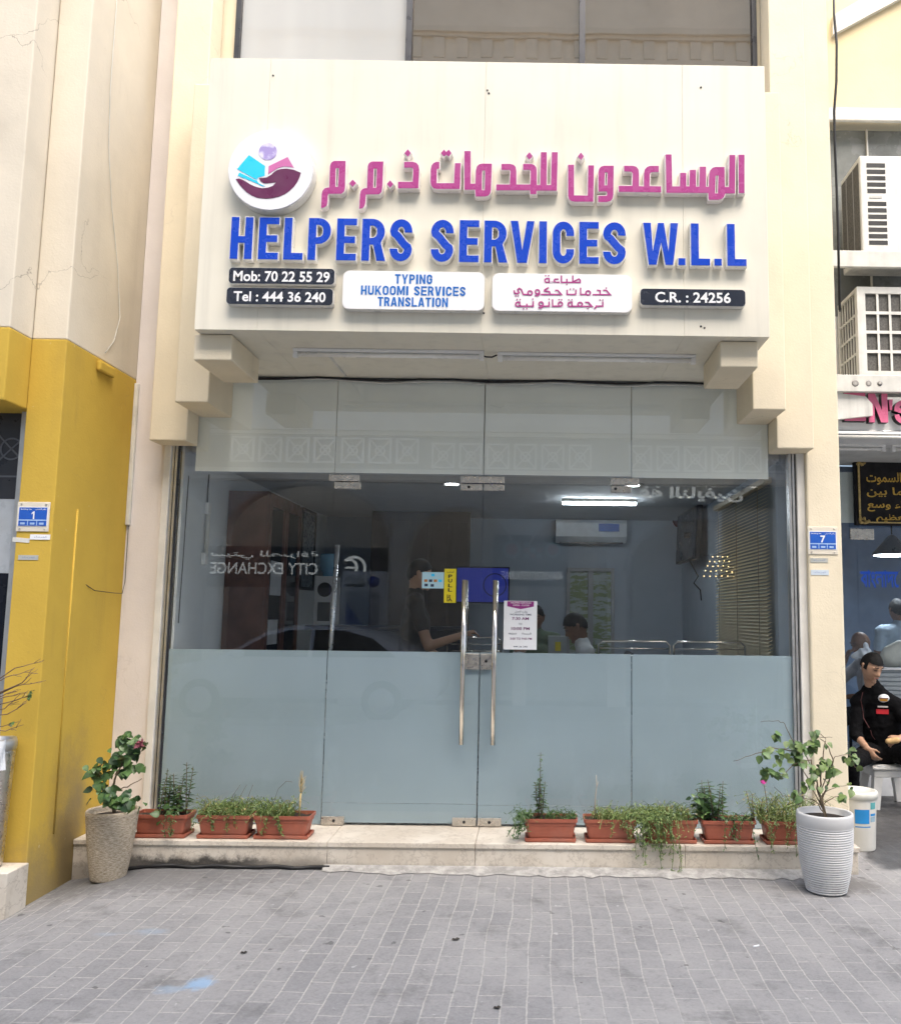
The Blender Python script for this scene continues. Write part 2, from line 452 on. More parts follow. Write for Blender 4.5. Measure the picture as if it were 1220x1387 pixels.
# ------------------------------------------------------------------ mesh helpers
class MB:
    def __init__(s):
        s.v, s.f, s.m, s.sm = [], [], [], []
    def add(s, vs, fs, m=0, smooth=False):
        o = len(s.v)
        s.v += [Vector(q) for q in vs]
        for f in fs:
            s.f.append([i + o for i in f])
            s.m.append(m)
            s.sm.append(smooth)
        return s
    def box(s, x0, x1, y0, y1, z0, z1, m=0, b=0.):
        if b <= 0:
            vs = [(x, y, z) for x in (x0, x1) for y in (y0, y1) for z in (z0, z1)]
            return s.add(vs, [(0, 1, 3, 2), (4, 6, 7, 5), (0, 4, 5, 1), (2, 3, 7, 6), (0, 2, 6, 4), (1, 5, 7, 3)], m)
        bm = bmesh.new()
        bmesh.ops.create_cube(bm, size=1)
        for v in bm.verts:
            v.co = Vector(((x0 + x1) / 2 + v.co.x * (x1 - x0), (y0 + y1) / 2 + v.co.y * (y1 - y0), (z0 + z1) / 2 + v.co.z * (z1 - z0)))
        bmesh.ops.bevel(bm, geom=bm.edges[:], offset=b, segments=2, affect='EDGES', profile=.5)
        return s.bm(bm, m)
    def bm(s, bm, m=0, smooth=False, mat=None):
        bm.verts.index_update()
        vs = [(mat @ v.co) if mat else v.co.copy() for v in bm.verts]
        fs = [[v.index for v in f.verts] for f in bm.faces]
        bm.free()
        return s.add(vs, fs, m, smooth)
    def prism(s, loop, y0, y1, m=0):       # loop in (x, z)
        n = len(loop)
        vs = [(x, y0, z) for x, z in loop] + [(x, y1, z) for x, z in loop]
        fs = [list(range(n)), list(range(2 * n - 1, n - 1, -1))]
        fs += [(i, i + n, (i + 1) % n + n, (i + 1) % n) for i in range(n)]
        return s.add(vs, fs, m)
    def prismx(s, loop, x0, x1, m=0):      # loop in (y, z)
        n = len(loop)
        vs = [(x0, y, z) for y, z in loop] + [(x1, y, z) for y, z in loop]
        fs = [list(range(n)), list(range(2 * n - 1, n - 1, -1))]
        fs += [(i, i + n, (i + 1) % n + n, (i + 1) % n) for i in range(n)]
        return s.add(vs, fs, m)
    def tube(s, pts, r, n=8, m=0, taper=None):
        pts = [Vector(p) for p in pts]
        k = len(pts)
        vs, fs = [], []
        up0 = Vector((.13, .21, 1)).normalized()
        for i, p in enumerate(pts):
            d = (pts[min(i + 1, k - 1)] - pts[max(i - 1, 0)])
            d = d.normalized() if d.length > 1e-9 else Vector((0, 0, 1))
            a = d.cross(up0)
            if a.length < .05:
                a = d.cross(Vector((1, 0, 0)))
            a.normalize()
            b = d.cross(a)
            rr = r if taper is None else r + (taper - r) * i / max(1, k - 1)
            for j in range(n):
                t = 2 * math.pi * j / n
                vs.append(p + a * (rr * math.cos(t)) + b * (rr * math.sin(t)))
        for i in range(k - 1):
            for j in range(n):
                fs.append((i * n + j, i * n + (j + 1) % n, (i + 1) * n + (j + 1) % n, (i + 1) * n + j))
        fs.append(list(range(n - 1, -1, -1)))
        fs.append([(k - 1) * n + j for j in range(n)])
        return s.add(vs, fs, m, True)
    def lathe(s, prof, c, n=40, m=0, wob=0.):
        vs, fs = [], []
        k = len(prof)
        for i, (r, z) in enumerate(prof):
            for j in range(n):
                t = 2 * math.pi * j / n
                q = r + (random.uniform(-wob, wob) if wob else 0)
                vs.append((c[0] + q * math.cos(t), c[1] + q * math.sin(t), c[2] + z))
        for i in range(k - 1):
            for j in range(n):
                fs.append((i * n + j, i * n + (j + 1) % n, (i + 1) * n + (j + 1) % n, (i + 1) * n + j))
        fs.append(list(range(n - 1, -1, -1)))
        fs.append([(k - 1) * n + j for j in range(n)])
        return s.add(vs, fs, m, True)
    def leaf(s, p, d, nrm, L, W, m=0, fold=.25):
        p, d = Vector(p), Vector(d).normalized()
        a = d.cross(Vector(nrm))
        if a.length < 1e-4:
            a = d.cross(Vector((1, .3, .2)))
        a.normalize()
        n2 = a.cross(d).normalized()
        h = W * .5
        bend = random.uniform(.05, .35)
        vs, fs = [p], []
        for t, k in ((.06, .55), (.26, 1.), (.52, .88), (.78, .46)):
            q = p + d * (L * t) - n2 * (L * bend * t * t)
            vs += [q + a * (h * k) + n2 * (h * k * fold), q, q - a * (h * k) + n2 * (h * k * fold)]
        vs.append(p + d * L - n2 * (L * bend))
        fs = [(0, 2, 1), (0, 3, 2)]
        for i in range(3):
            o = 1 + 3 * i
            fs += [(o, o + 1, o + 4, o + 3), (o + 1, o + 2, o + 5, o + 4)]
        fs += [(10, 11, 13), (11, 12, 13)]
        return s.add(vs, fs, m, True)
    def blade(s, pts, w, m=0):
        pts = [Vector(p) for p in pts]
        vs, fs = [], []
        k = len(pts)
        for i, p in enumerate(pts):
            d = (pts[min(i + 1, k - 1)] - pts[max(i - 1, 0)]).normalized()
            a = d.cross(Vector((.1, 1, .1)))
            if a.length < .05:
                a = Vector((1, 0, 0))
            a.normalize()
            q = w * (1 - .8 * i / (k - 1)) * .5
            vs += [p + a * q, p - a * q]
        for i in range(k - 1):
            fs.append((2 * i, 2 * i + 1, 2 * i + 3, 2 * i + 2))
        return s.add(vs, fs, m)
    def build(s, name, mats, parent=None, smooth=None):
        me = D.meshes.new(name)
        off = wloc(parent)
        me.from_pydata([v - off for v in s.v], [], s.f)
        if not isinstance(mats, (list, tuple)):
            mats = [mats]
        for q in mats:
            me.materials.append(q)
        for p, mi, sm in zip(me.polygons, s.m, s.sm):
            p.material_index = min(mi, len(mats) - 1)
            p.use_smooth = sm if smooth is None else smooth
        bm = bmesh.new()
        bm.from_mesh(me)
        bmesh.ops.recalc_face_normals(bm, faces=bm.faces[:])
        bm.to_mesh(me)
        bm.free()
        me.update()
        o = D.objects.new(name, me)
        COL.objects.link(o)
        if parent:
            o.parent = parent
        return o

def wloc(o):
    v = Vector((0, 0, 0))
    while o is not None:
        v += Vector(o.location)
        o = o.parent
    return v

def thing(name, loc, label, cat, group=None):
    o = D.objects.new(name, None)
    COL.objects.link(o)
    o.location = loc
    o.empty_display_size = .1
    o['label'] = label
    o['category'] = cat
    if group:
        o['group'] = group
    return o

def tag(o, label, cat, group=None):
    o['label'] = label
    o['category'] = cat
    if group:
        o['group'] = group
    return o

def struct(o):
    o['kind'] = 'structure'
    return o

# flat shapes (with holes) and text, extruded through curves
def curve_mesh(cu):
    o = D.objects.new('tmp', cu)
    COL.objects.link(o)
    dg = bpy.context.evaluated_depsgraph_get()
    me = D.meshes.new_from_object(o.evaluated_get(dg))
    vs = [v.co.copy() for v in me.vertices]
    fs = [list(p.vertices) for p in me.polygons]
    D.objects.remove(o)
    D.meshes.remove(me)
    D.curves.remove(cu)
    return vs, fs

def shape2d(loops, depth, offset=0.):
    cu = D.curves.new('tmp', 'CURVE')
    cu.dimensions = '2D'
    cu.fill_mode = 'BOTH'
    cu.extrude = depth / 2
    cu.offset = offset
    for lp in loops:
        sp = cu.splines.new('POLY')
        sp.points.add(len(lp) - 1)
        for q, (x, y) in zip(sp.points, lp):
            q.co = (x, y, 0, 1)
        sp.use_cyclic_u = True
    return curve_mesh(cu)

UX, UY, UZ = Vector((1, 0, 0)), Vector((0, 1, 0)), Vector((0, 0, 1))
def put(vs, O, U, V, N):
    return [O + U * v.x + V * v.y + N * v.z for v in vs]

def shape_on(mb, loops, y, depth, m=0, offset=0.):
    """loops of (X, Z) on a plane facing the street; occupies y-depth .. y"""
    vs, fs = shape2d(loops, depth, offset)
    return mb.add([(v.x, y - depth / 2 - v.z, v.y) for v in vs], fs, m)

def text_raw(s, bold=0., depth=.0):
    cu = D.curves.new('tmp', 'FONT')
    cu.body = s
    cu.size = 1
    cu.resolution_u = 3
    cu.offset = bold
    cu.fill_mode = 'BOTH' if depth else 'FRONT'
    vs, fs = curve_mesh(cu)
    x0, x1 = min(v.x for v in vs), max(v.x for v in vs)
    y0, y1 = min(v.y for v in vs), max(v.y for v in vs)
    return [Vector(((v.x - x0) / (x1 - x0), (v.y - y0) / (y1 - y0), 0)) for v in vs], fs, (x1 - x0) / (y1 - y0)

def text_on(mb, s, b, y, m=0, bold=.012, back=False, keep=False):
    """text filling box b=(x0,x1,z0,z1) on a plane y=const; back=True faces +y (read from inside the shop)"""
    vs, fs, asp = text_raw(s, bold)
    x0, x1, z0, z1 = b
    if keep:
        w = min(x1 - x0, asp * (z1 - z0))
        h = w / asp
        cx, cz = (x0 + x1) / 2, (z0 + z1) / 2
        x0, x1, z0, z1 = cx - w / 2, cx + w / 2, cz - h / 2, cz + h / 2
    if back:
        mb.add([(x1 - v.x * (x1 - x0), y, z0 + v.y * (z1 - z0)) for v in vs], fs, m)
    else:
        mb.add([(x0 + v.x * (x1 - x0), y, z0 + v.y * (z1 - z0)) for v in vs], fs, m)
    return mb

def stroke(pts, hw, closed=False):
    """outline polygon of a thick polyline"""
    P = [Vector((p[0], p[1])) for p in pts]
    n = len(P)
    Lft, Rgt = [], []
    for i in range(n):
        if i == 0:
            d0 = d1 = (P[1] - P[0]).normalized()
        elif i == n - 1:
            d0 = d1 = (P[-1] - P[-2]).normalized()
        else:
            d0, d1 = (P[i] - P[i - 1]).normalized(), (P[i + 1] - P[i]).normalized()
        n0, n1 = Vector((-d0.y, d0.x)), Vector((-d1.y, d1.x))
        mdir = (n0 + n1).normalized()
        k = hw / max(.35, mdir.dot(n0))
        Lft.append(P[i] + mdir * k)
        Rgt.append(P[i] - mdir * k)
    return [(v.x, v.y) for v in Lft + Rgt[::-1]]

def arc(cx, cy, rx, ry, a0, a1, n=10):
    return [(cx + rx * math.cos(R(a0 + (a1 - a0) * i / n)), cy + ry * math.sin(R(a0 + (a1 - a0) * i / n))) for i in range(n + 1)]

def rrect(x0, x1, z0, z1, r):
    return arc(x1 - r, z1 - r, r, r, 0, 90, 6) + arc(x0 + r, z1 - r, r, r, 90, 180, 6) + arc(x0 + r, z0 + r, r, r, 180, 270, 6) + arc(x1 - r, z0 + r, r, r, 270, 360, 6)

def text_part(name, s, b, y, mat, parent, bold=.012, back=False, keep=False):
    mb = MB()
    text_on(mb, s, b, y, 0, bold, back, keep)
    return mb.build(name, mat, parent)

# ================================================================== ground
def gz(x, y=0):
    t = min(1, max(0, (-1.95 - x) / .62))
    return -.085 * t * t * (3 - 2 * t)
def ground():
    mb = MB()
    xs = [-40, -12, -6, -4] + [-3.2 + .1 * i for i in range(22)] + [-1, 0, 1, 2, 3, 5, 8, 14, 40]
    ys = [-6.9, -4, -2, -1, 0, 1.0, 2.4]
    vs = [(x, y, gz(x, y)) for y in ys for x in xs]
    n = len(xs)
    mb.add(vs, [(j * n + i, j * n + i + 1, (j + 1) * n + i + 1, (j + 1) * n + i) for j in range(len(ys) - 1) for i in range(n - 1)])
    return mb.build('paving', PAVING)
struct(ground())
struct(MB().box(-40, 40, -10.2, -6.9, -.6, -.10).build('road', ASPHALT))
struct(MB().box(-60, 60, -60, 60, -1.2, -.9).build('ground', ASPHALT))
struct(MB().box(-40, 40, -7.05, -6.9, -.5, .004, 0, .01).build('kerb', M('kerb_concrete', (.36, .35, .33), .85, .15, 6, .2, 60)))

# rough mortar fillet between step and paving
mb = MB()
pr = []
for i in range(61):
    x = -.92 + 3.2 * i / 60
    pr.append((x, -.425 - .035 - random.uniform(0, .035) - (.05 if -.7 < x < .4 else 0.08 if x > .4 else 0) * random.uniform(.5, 1)))
vs, fs = [], []
for i, (x, y) in enumerate(pr):
    vs += [(x, -.40, .03), (x, -.425 - .012, .026), (x, y, .004)]
for i in range(60):
    fs += [(3 * i, 3 * i + 1, 3 * i + 4, 3 * i + 3), (3 * i + 1, 3 * i + 2, 3 * i + 5, 3 * i + 4)]
mb.add(vs, fs)
struct(mb.build('mortar_strip', M('rough_mortar', (.36, .35, .33), .95, .3, 16, .6, 70)))

# ================================================================== main shop building
B = thing('shop_building', (0, 0, 0), 'cream plastered shop building with stepped corbels round its glass shopfront', 'building')
TOP = 8.6
mb = MB()
mb.box(-2.485, -2.245, 0, .25, -.15, TOP)                       # left strip of wall
mb.build('side_wall', PINKISH, B)
mb = MB()
mb.box(-2.245, -2.195, -.028, .25, .12, 2.80, 0, .004)
mb.build('door_jamb', M('white_jamb', (.72, .70, .65), .6, .08, 6, .08, 50, streak=.2), B)
mb = MB()
mb.box(2.205, 2.262, -.025, .25, .16, 2.75, 0, .004)
mb.build('door_jamb', M('white_jamb', (.72, .70, .65)), B)
mb = MB()
mb.box(2.262, 2.50, -.06, .25, -.02, TOP, 0, .012)
mb.build('column', CREAM, B)
mb = MB()
mb.box(-2.245, 2.262, .03, .25, 3.262, 5.22)                    # lintel wall and spandrel under the upper window
mb.box(-2.245, -1.925, .03, .25, 5.22, 7.3)
mb.box(1.99, 2.262, .03, .25, 5.22, 7.3)
mb.box(-2.245, 2.262, .03, .25, 7.3, TOP)
mb.build('facade_wall', CREAM, B)
for sx in (-1, 1):
    def xx(a, b):
        return (a, b) if sx > 0 else (-b, -a)
    MB().box(*xx(2.02, 2.275), -.205, .028 if sx > 0 else -.002, 2.742, TOP - .01, 0, .008).build('pilaster', CREAM, B)
    MB().box(*xx(1.798, 2.019), -.44, .028, 2.955, 5.20, 0, .008).build('corbel', CREAM, B)
    MB().box(*xx(1.472, 1.70), -.965, -.442, 3.088, 3.249, 0, .008).build('bracket_block', CREAM, B)
# rest of the block, mostly out of the picture
MB().box(-2.48, 2.497, .252, 9, 3.26, TOP - .02).build('upper_floor', CREAM, B)
# interior shell
mb = MB()
mb.box(-2.24, -2.125, .04, 4.3, .02, 3.255)
mb.build('inner_side_wall', GREYWALL, B)
mb = MB()
mb.box(2.135, 2.49, .252, 4.3, .02, 3.255)
mb.build('inner_side_wall', PALEWALL, B)
mb = MB()
mb.box(-2.24, 2.49, 4.302, 4.4, .02, 3.255)
mb.build('back_wall', PALEWALL, B)
MB().box(-2.123, 2.133, .16, 4.3, 2.72, 2.86).build('ceiling', CEILW, B)
MB().box(-2.123, 2.133, .03, 4.3, .04, .158).build('floor', TILE, B)
# dark panelled partition at the back left
mb = MB()
mb.box(-1.45, -.35, 3.6, 3.66, .165, 2.715)
for i in range(5):
    mb.box(-1.43 + i * .22, -1.25 + i * .22, 3.585, 3.598, .3, 2.6, 0, .004)
mb.build('wood_partition', M('brown_partition', (.075, .06, .05), .5, .2, 4), B)
# upper window
w = MB()
w.box(-1.923, -1.885, -.005, .06, 5.222, 7.29)
w.box(1.955, 1.988, -.005, .06, 5.222, 7.29)
w.box(-.645, -.600, -.01, .06, 5.222, 7.29)
w.box(.655, .698, -.01, .06, 5.222, 7.29)
w.box(-1.884, 1.954, -.003, .06, 5.222, 5.262)
wf = w.build('window', DARKFRAME, B)
MB().box(-1.884, -.646, .03, .04, 5.263, 7.29).build('pane', TINTED_PALE, wf)
MB().box(-.599, .654, .03, .04, 5.263, 7.29).build('pane', TINTED, wf)
MB().box(.699, 1.954, .03, .04, 5.263, 7.29).build('pane', TINTED, wf)

# marble step
S = thing('entrance_step', (0, 0, 0), 'stained marble step running along the foot of the glass shopfront', 'step')
mb = MB()
for a, b in ((-2.483, -.905), (-.903, .018), (.02, 1.33), (1.332, 2.425)):
    mb.box(a, b, -.428, .03, .133, .165, 0, .004)
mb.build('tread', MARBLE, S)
mb = MB()
for a, b in ((-2.483, -.905), (-.903, .018), (.02, 1.33), (1.332, 2.415)):
    mb.box(a, b, -.418, .02, -.12, .132, 0, .002)
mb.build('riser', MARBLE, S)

# black cable lying along the foot of the step
cab = MB()
pts = []
for i in range(40):
    x = -2.3 + i * 1.42 / 39
    pts.append((x, -.435 + .006 * math.sin(i * 1.1), gz(x) + .014 + .004 * math.sin(i * .7)))
cab.tube(pts, .011, 8)
tag(cab.build('cable', BLACK), 'black cable lying along the foot of the marble step', 'cable')

# ================================================================== glass shopfront
G = thing('glass_storefront', (0, 0, 0), 'frameless glass shopfront with frosted bands and double doors', 'shopfront')
def pane(x0, x1, z0, z1, par, g=None):
    return MB().box(x0, x1, 0, .010, z0, z1, 0, .0015).build('pane', g or GLASS, par)
def low_film(x0, x1, par):
    MB().box(x0, x1, .0115, .0135, .20, 1.325).build('frosted_film', FILM_LOW, par)
    MB().box(x0, x1, .0115, .0135, .17, .199).build('frosted_film', FILM_LOW, par)
pl = pane(-2.14, -1.052, .168, 2.500, G); low_film(-2.14, -1.052, pl)
pr_ = pane(1.048, 2.15, .168, 2.500, G); low_film(1.048, 2.15, pr_)
for a, b in ((-2.14, -1.052), (-1.048, -.003), (.003, 1.043), (1.048, 2.15)):
    t = pane(a, b, 2.505, 3.247, G, GLASS_UP)
    MB().box(max(a, -2.035), min(b, 2.015), .0115, .0135, 2.568 if a < 0.01 else 2.561, 3.246).build('frosted_film', FILM_UP, t)
# aluminium channel frames
mb = MB()
for s_, x0 in ((-1, -2.194), (1, 2.152)):
    mb.box(x0, x0 + .018, -.012, .05, .167, 3.25)
    mb.box(x0 + .019, x0 + .024, .004, .05, .167, 3.25, 1)
    mb.box(x0 + .025, x0 + .040, -.012, .05, .167, 3.25)
    mb.box(x0 + .041, x0 + .052 - .001, .002, .05, .167, 3.25, 1)
mb.box(-2.14, 2.15, -.01, .03, 3.248, 3.2605, 1)
mb.build('frame', [ALU, DARKFRAME], G)
for zz, yy, rr, mt, lab in ((3.236, -.03, .008, BLACK, 'dark cable strung along the top edge of the shopfront glass'), (3.222, -.018, .005, WHITE_DIRTY, 'thin pale cable sagging below the dark one over the shopfront glass')):
    mb = MB()
    mb.tube([(-1.79 + i * .12, yy + .006 * math.sin(i * 2.2), zz - .008 * math.sin(i * .9) + (.02 - .02 * min(1, i / 9) if zz < 3.23 else 0)) for i in range(31)], rr, 6)
    tag(mb.build('cable', mt), lab, 'cable')

def plate(x0, x1, z0, z1, yf, par, name, hole=None, mats=None):
    mb = MB()
    mb.box(x0, x1, yf, -.001, z0, z1, 0, .003)
    mb.box(x0, x1, .0145, .030, z0, z1, 0, .003)
    if hole:
        mb.lathe([(0, 0), (.010, 0), (.010, .004), (.004, .004)], (0, 0, 0), 14, 1)
        k = len(mb.v) - 14 * 4
        for v in mb.v[k:]:
            v.x, v.y, v.z = hole[0] + v.x, yf - v.z, hole[1] + v.y
    return mb.build(name, mats or [STEEL_D, BLACK], par)

for sx in (-1, 1):
    Dd = thing('glass_door', (0, 0, 0), '', '')
    del Dd['label'], Dd['category']
    Dd.parent = G
    x0, x1 = (-1.047, -.004) if sx < 0 else (.004, 1.043)
    p = MB().box(x0, x1, 0, .010, .178, 2.498, 0, .0015).build('pane', GLASS, Dd)
    MB().box(x0, x1, .0115, .0135, .31 if sx < 0 else .305, 1.325).build('frosted_film', FILM_LOW, Dd)
    MB().box(x0, x1, .0115, .0135, .182, .308 if sx < 0 else .303).build('frosted_film', FILM_LOW, Dd)
    hx = -.112 if sx < 0 else .100
    h = MB()
    h.tube([(hx, -.062, .713), (hx, -.062, 1.822)], .0165, 20)
    for zz in (.86, 1.70):
        h.tube([(hx, -.055, zz), (hx, -.001, zz)], .010, 12)
        h.tube([(hx, .0145, zz), (hx, .055, zz)], .010, 12)
    h.tube([(hx, .062, .713), (hx, .062, 1.822)], .0165, 20)
    h.build('handle', STEEL, Dd)
    if sx < 0:
        plate(-.098, -.004, 1.21, 1.318, -.014, Dd, 'lock', None)
        plate(-.165, -.005, .171, .225, -.014, Dd, 'hinge_plate', (-.085, .198))
        plate(-1.045, -.89, .171, .225, -.014, Dd, 'hinge_plate', (-.96, .198))
        plate(-1.046, -.86, 2.452, 2.500, -.014, Dd, 'hinge_plate', None)
        plate(-.158, -.005, 2.452, 2.497, -.014, Dd, 'hinge_plate', (-.10, 2.475))
    else:
        plate(.004, .085, 1.21, 1.318, -.014, Dd, 'lock', (.043, 1.268))
        plate(.005, .165, .171, .225, -.014, Dd, 'hinge_plate', (.085, .198))
        plate(.005, .150, 2.452, 2.497, -.014, Dd, 'hinge_plate', None)
        plate(.90, 1.041, 2.452, 2.497, -.014, Dd, 'hinge_plate', (.93, 2.475))
plate(-1.085, -.875, 2.506, 2.552, -.014, G, 'hinge_plate')
plate(-.158, .148, 2.504, 2.552, -.014, G, 'hinge_plate')
plate(.895, 1.095, 2.504, 2.552, -.014, G, 'hinge_plate')

# notices on the glass
def notice(name, b, mats, label, cat, y=-.0025):
    t = thing(name, (b[0], y, b[2]), label, cat)
    MB().box(b[0], b[1], y, -.0003, b[2], b[3]).build('sheet', mats, t)
    return t
b = (0.1597, 0.3894, 1.3485, 1.6827)
t = notice('opening_hours_notice', b, PAPER, 'white opening hours sheet with purple banner taped on the right door', 'notice')
def rel(b, u0, u1, v0, v1):
    return (b[0] + (b[1] - b[0]) * u0, b[0] + (b[1] - b[0]) * u1, b[3] - (b[3] - b[2]) * v1, b[3] - (b[3] - b[2]) * v0)
q = rel(b, .10, .90, .01, .17)
mb = MB()
shape_on(mb, [[(q[0], q[3]), (q[0], q[2] + .35 * (q[3] - q[2])), ((q[0] + q[1]) / 2, q[2]), (q[1], q[2] + .35 * (q[3] - q[2])), (q[1], q[3])]], -.003, .0008)
mb.build('banner', M('purple_print', (.30, .03, .22), .4), t)
for s_, r_, mt in (('HELPERS SERVICES', (.20, .82, .025, .055), TXTWHITE), ('OPEN - CLOSE', (.27, .76, .075, .105), TXTWHITE)):
    text_part('lettering', s_, rel(b, *r_), -.0042, mt, t, .01)
INK, INKP = M('dark_print', (.03, .05, .10), .6), M('purple_ink', (.16, .03, .14), .6)
text_part('lettering', 'ﻞﻤﻌﻟﺍ ﺖﻗﻭ', rel(b, .33, .70, .20, .25), -.0033, INK, t, .01)
text_part('lettering', 'WORKING TIME', rel(b, .18, .83, .265, .30), -.0033, INK, t, .015)
text_part('lettering', '7:30 AM', rel(b, .25, .75, .335, .395), -.0033, INKP, t, .02)
text_part('lettering', 'TO', rel(b, .45, .55, .455, .495), -.0033, INK, t, .01)
text_part('lettering', '10:00 PM', rel(b, .23, .78, .54, .60), -.0033, INKP, t, .02)
text_part('lettering', 'FRIDAY', rel(b, .15, .40, .66, .695), -.0033, INK, t, .01)
text_part('lettering', 'ﺔﻌﻤﺠﻟﺍ', rel(b, .55, .83, .65, .70), -.0033, INK, t, .01)
text_part('lettering', '3:00 TO 9:00 PM', rel(b, .2, .85, .755, .80), -.0033, INKP, t, .01)
text_part('lettering', '444 36 240', rel(b, .3, .72, .925, .955), -.0033, INK, t, .01)

b = (-0.2577, -0.1756, 1.6641, 1.8993)
t = notice('pull_sticker', b, YELLOWSIGN, 'yellow vertical PULL sticker on the left door', 'sticker')
INKB = M('black_print', (.012, .012, .012), .5)
for ch, v in zip('PULL', (.17, .30, .44, .57)):
    text_part('lettering', ch, rel(b, .33, .67, v, v + .105), -.0033, INKB, t, .03)
text_part('lettering', 'ﺐﺤﺳﺍ', rel(b, .2, .8, .05, .13), -.0033, INKB, t, .01)
mb = MB()
q = rel(b, .25, .75, .76, .96)
X_, Z_ = (lambda u: q[0] + (q[1] - q[0]) * u), (lambda u: q[2] + (q[3] - q[2]) * u)
for pts, hw in (([(.1, 0), (.1, 1)], .003), ([(.45, .95), (.45, .80)], .0045), ([(.45, .78), (.5, .4), (.85, .0)], .0035), ([(.5, .4), (.3, 0)], .0035), ([(.45, .68), (.12, .55)], .0025)):
    shape_on(mb, [stroke([(X_(a), Z_(c)) for a, c in pts], hw)], -.0029, .0006)
mb.build('pictogram', INKB, t)
b = (-0.4124, -0.2611, 1.7621, 1.8747)
t = notice('payment_sticker', b, PALEBLUE, 'pale blue payment card sticker beside the yellow pull sticker', 'sticker')
mb = MB()
for i, (u, v, mt) in enumerate(((.42, .10, 0), (.10, .45, 1), (.32, .45, 2), (.54, .45, 1), (.76, .45, 0), (.12, .72, 2), (.40, .74, 2))):
    q = rel(b, u, u + .15, v, v + .16)
    mb.box(q[0], q[1], -.0033, -.0027, q[2], q[3], mt)
mb.build('card_mark', [CYAN, M('orange_print', (.55, .22, .05), .5), INK], t)

# ================================================================== shop sign
SG = thing('shop_sign', (0, -.5, 3.25), 'big off-white fascia sign with magenta Arabic and blue English raised letters', 'sign')
mb = MB()
SX0, SX1, SZ0, SZ1, SY = -1.673, 1.752, 3.252, 4.985, -1.04
ed = [SX0, -.0, 1.10, SX1]
cols = [SX0, -1.30, .028, 1.24, SX1]
for a, c in zip(cols[:-1], cols[1:]):
    mb.box(a + .0003, c - .0003, SY, .028, SZ0, SZ1, 0, .002)
mb.build('panel', SIGNPANEL, SG)
mb = MB()
for px, pz in [(-1.2809, 4.8732), (0.0400, 4.7972), (0.0494, 4.7779), (1.3563, 4.8377), (0.0446, 3.3760), (1.3412, 3.3123), (1.3632, 3.3035), (-1.2606, 3.9761)]:
    mb.lathe([(0, 0), (.006, 0), (.006, .003), (.002, .004)], (0, 0, 0), 10)
    for v in mb.v[-40:]:
        v.x, v.y, v.z = px + v.x, SY - v.z, pz + v.y
mb.build('screw', BLACK, SG)
LETTER_BACK, LETTER_FACE = -1.042, -1.088
def letter(loops, fm, rim=.0055):
    mb = MB()
    shape_on(mb, loops, LETTER_BACK, LETTER_BACK - LETTER_FACE, 0, rim)
    o = mb.build('letter', SIDEWHITE if fm is BLUE else M('letter_side_cream', (.76, .70, .68), .35, .08, 9), SG)
    f = MB()
    shape_on(f, loops, LETTER_FACE - .0003, .002)
    f.build('letter_face', fm, o)
    return o
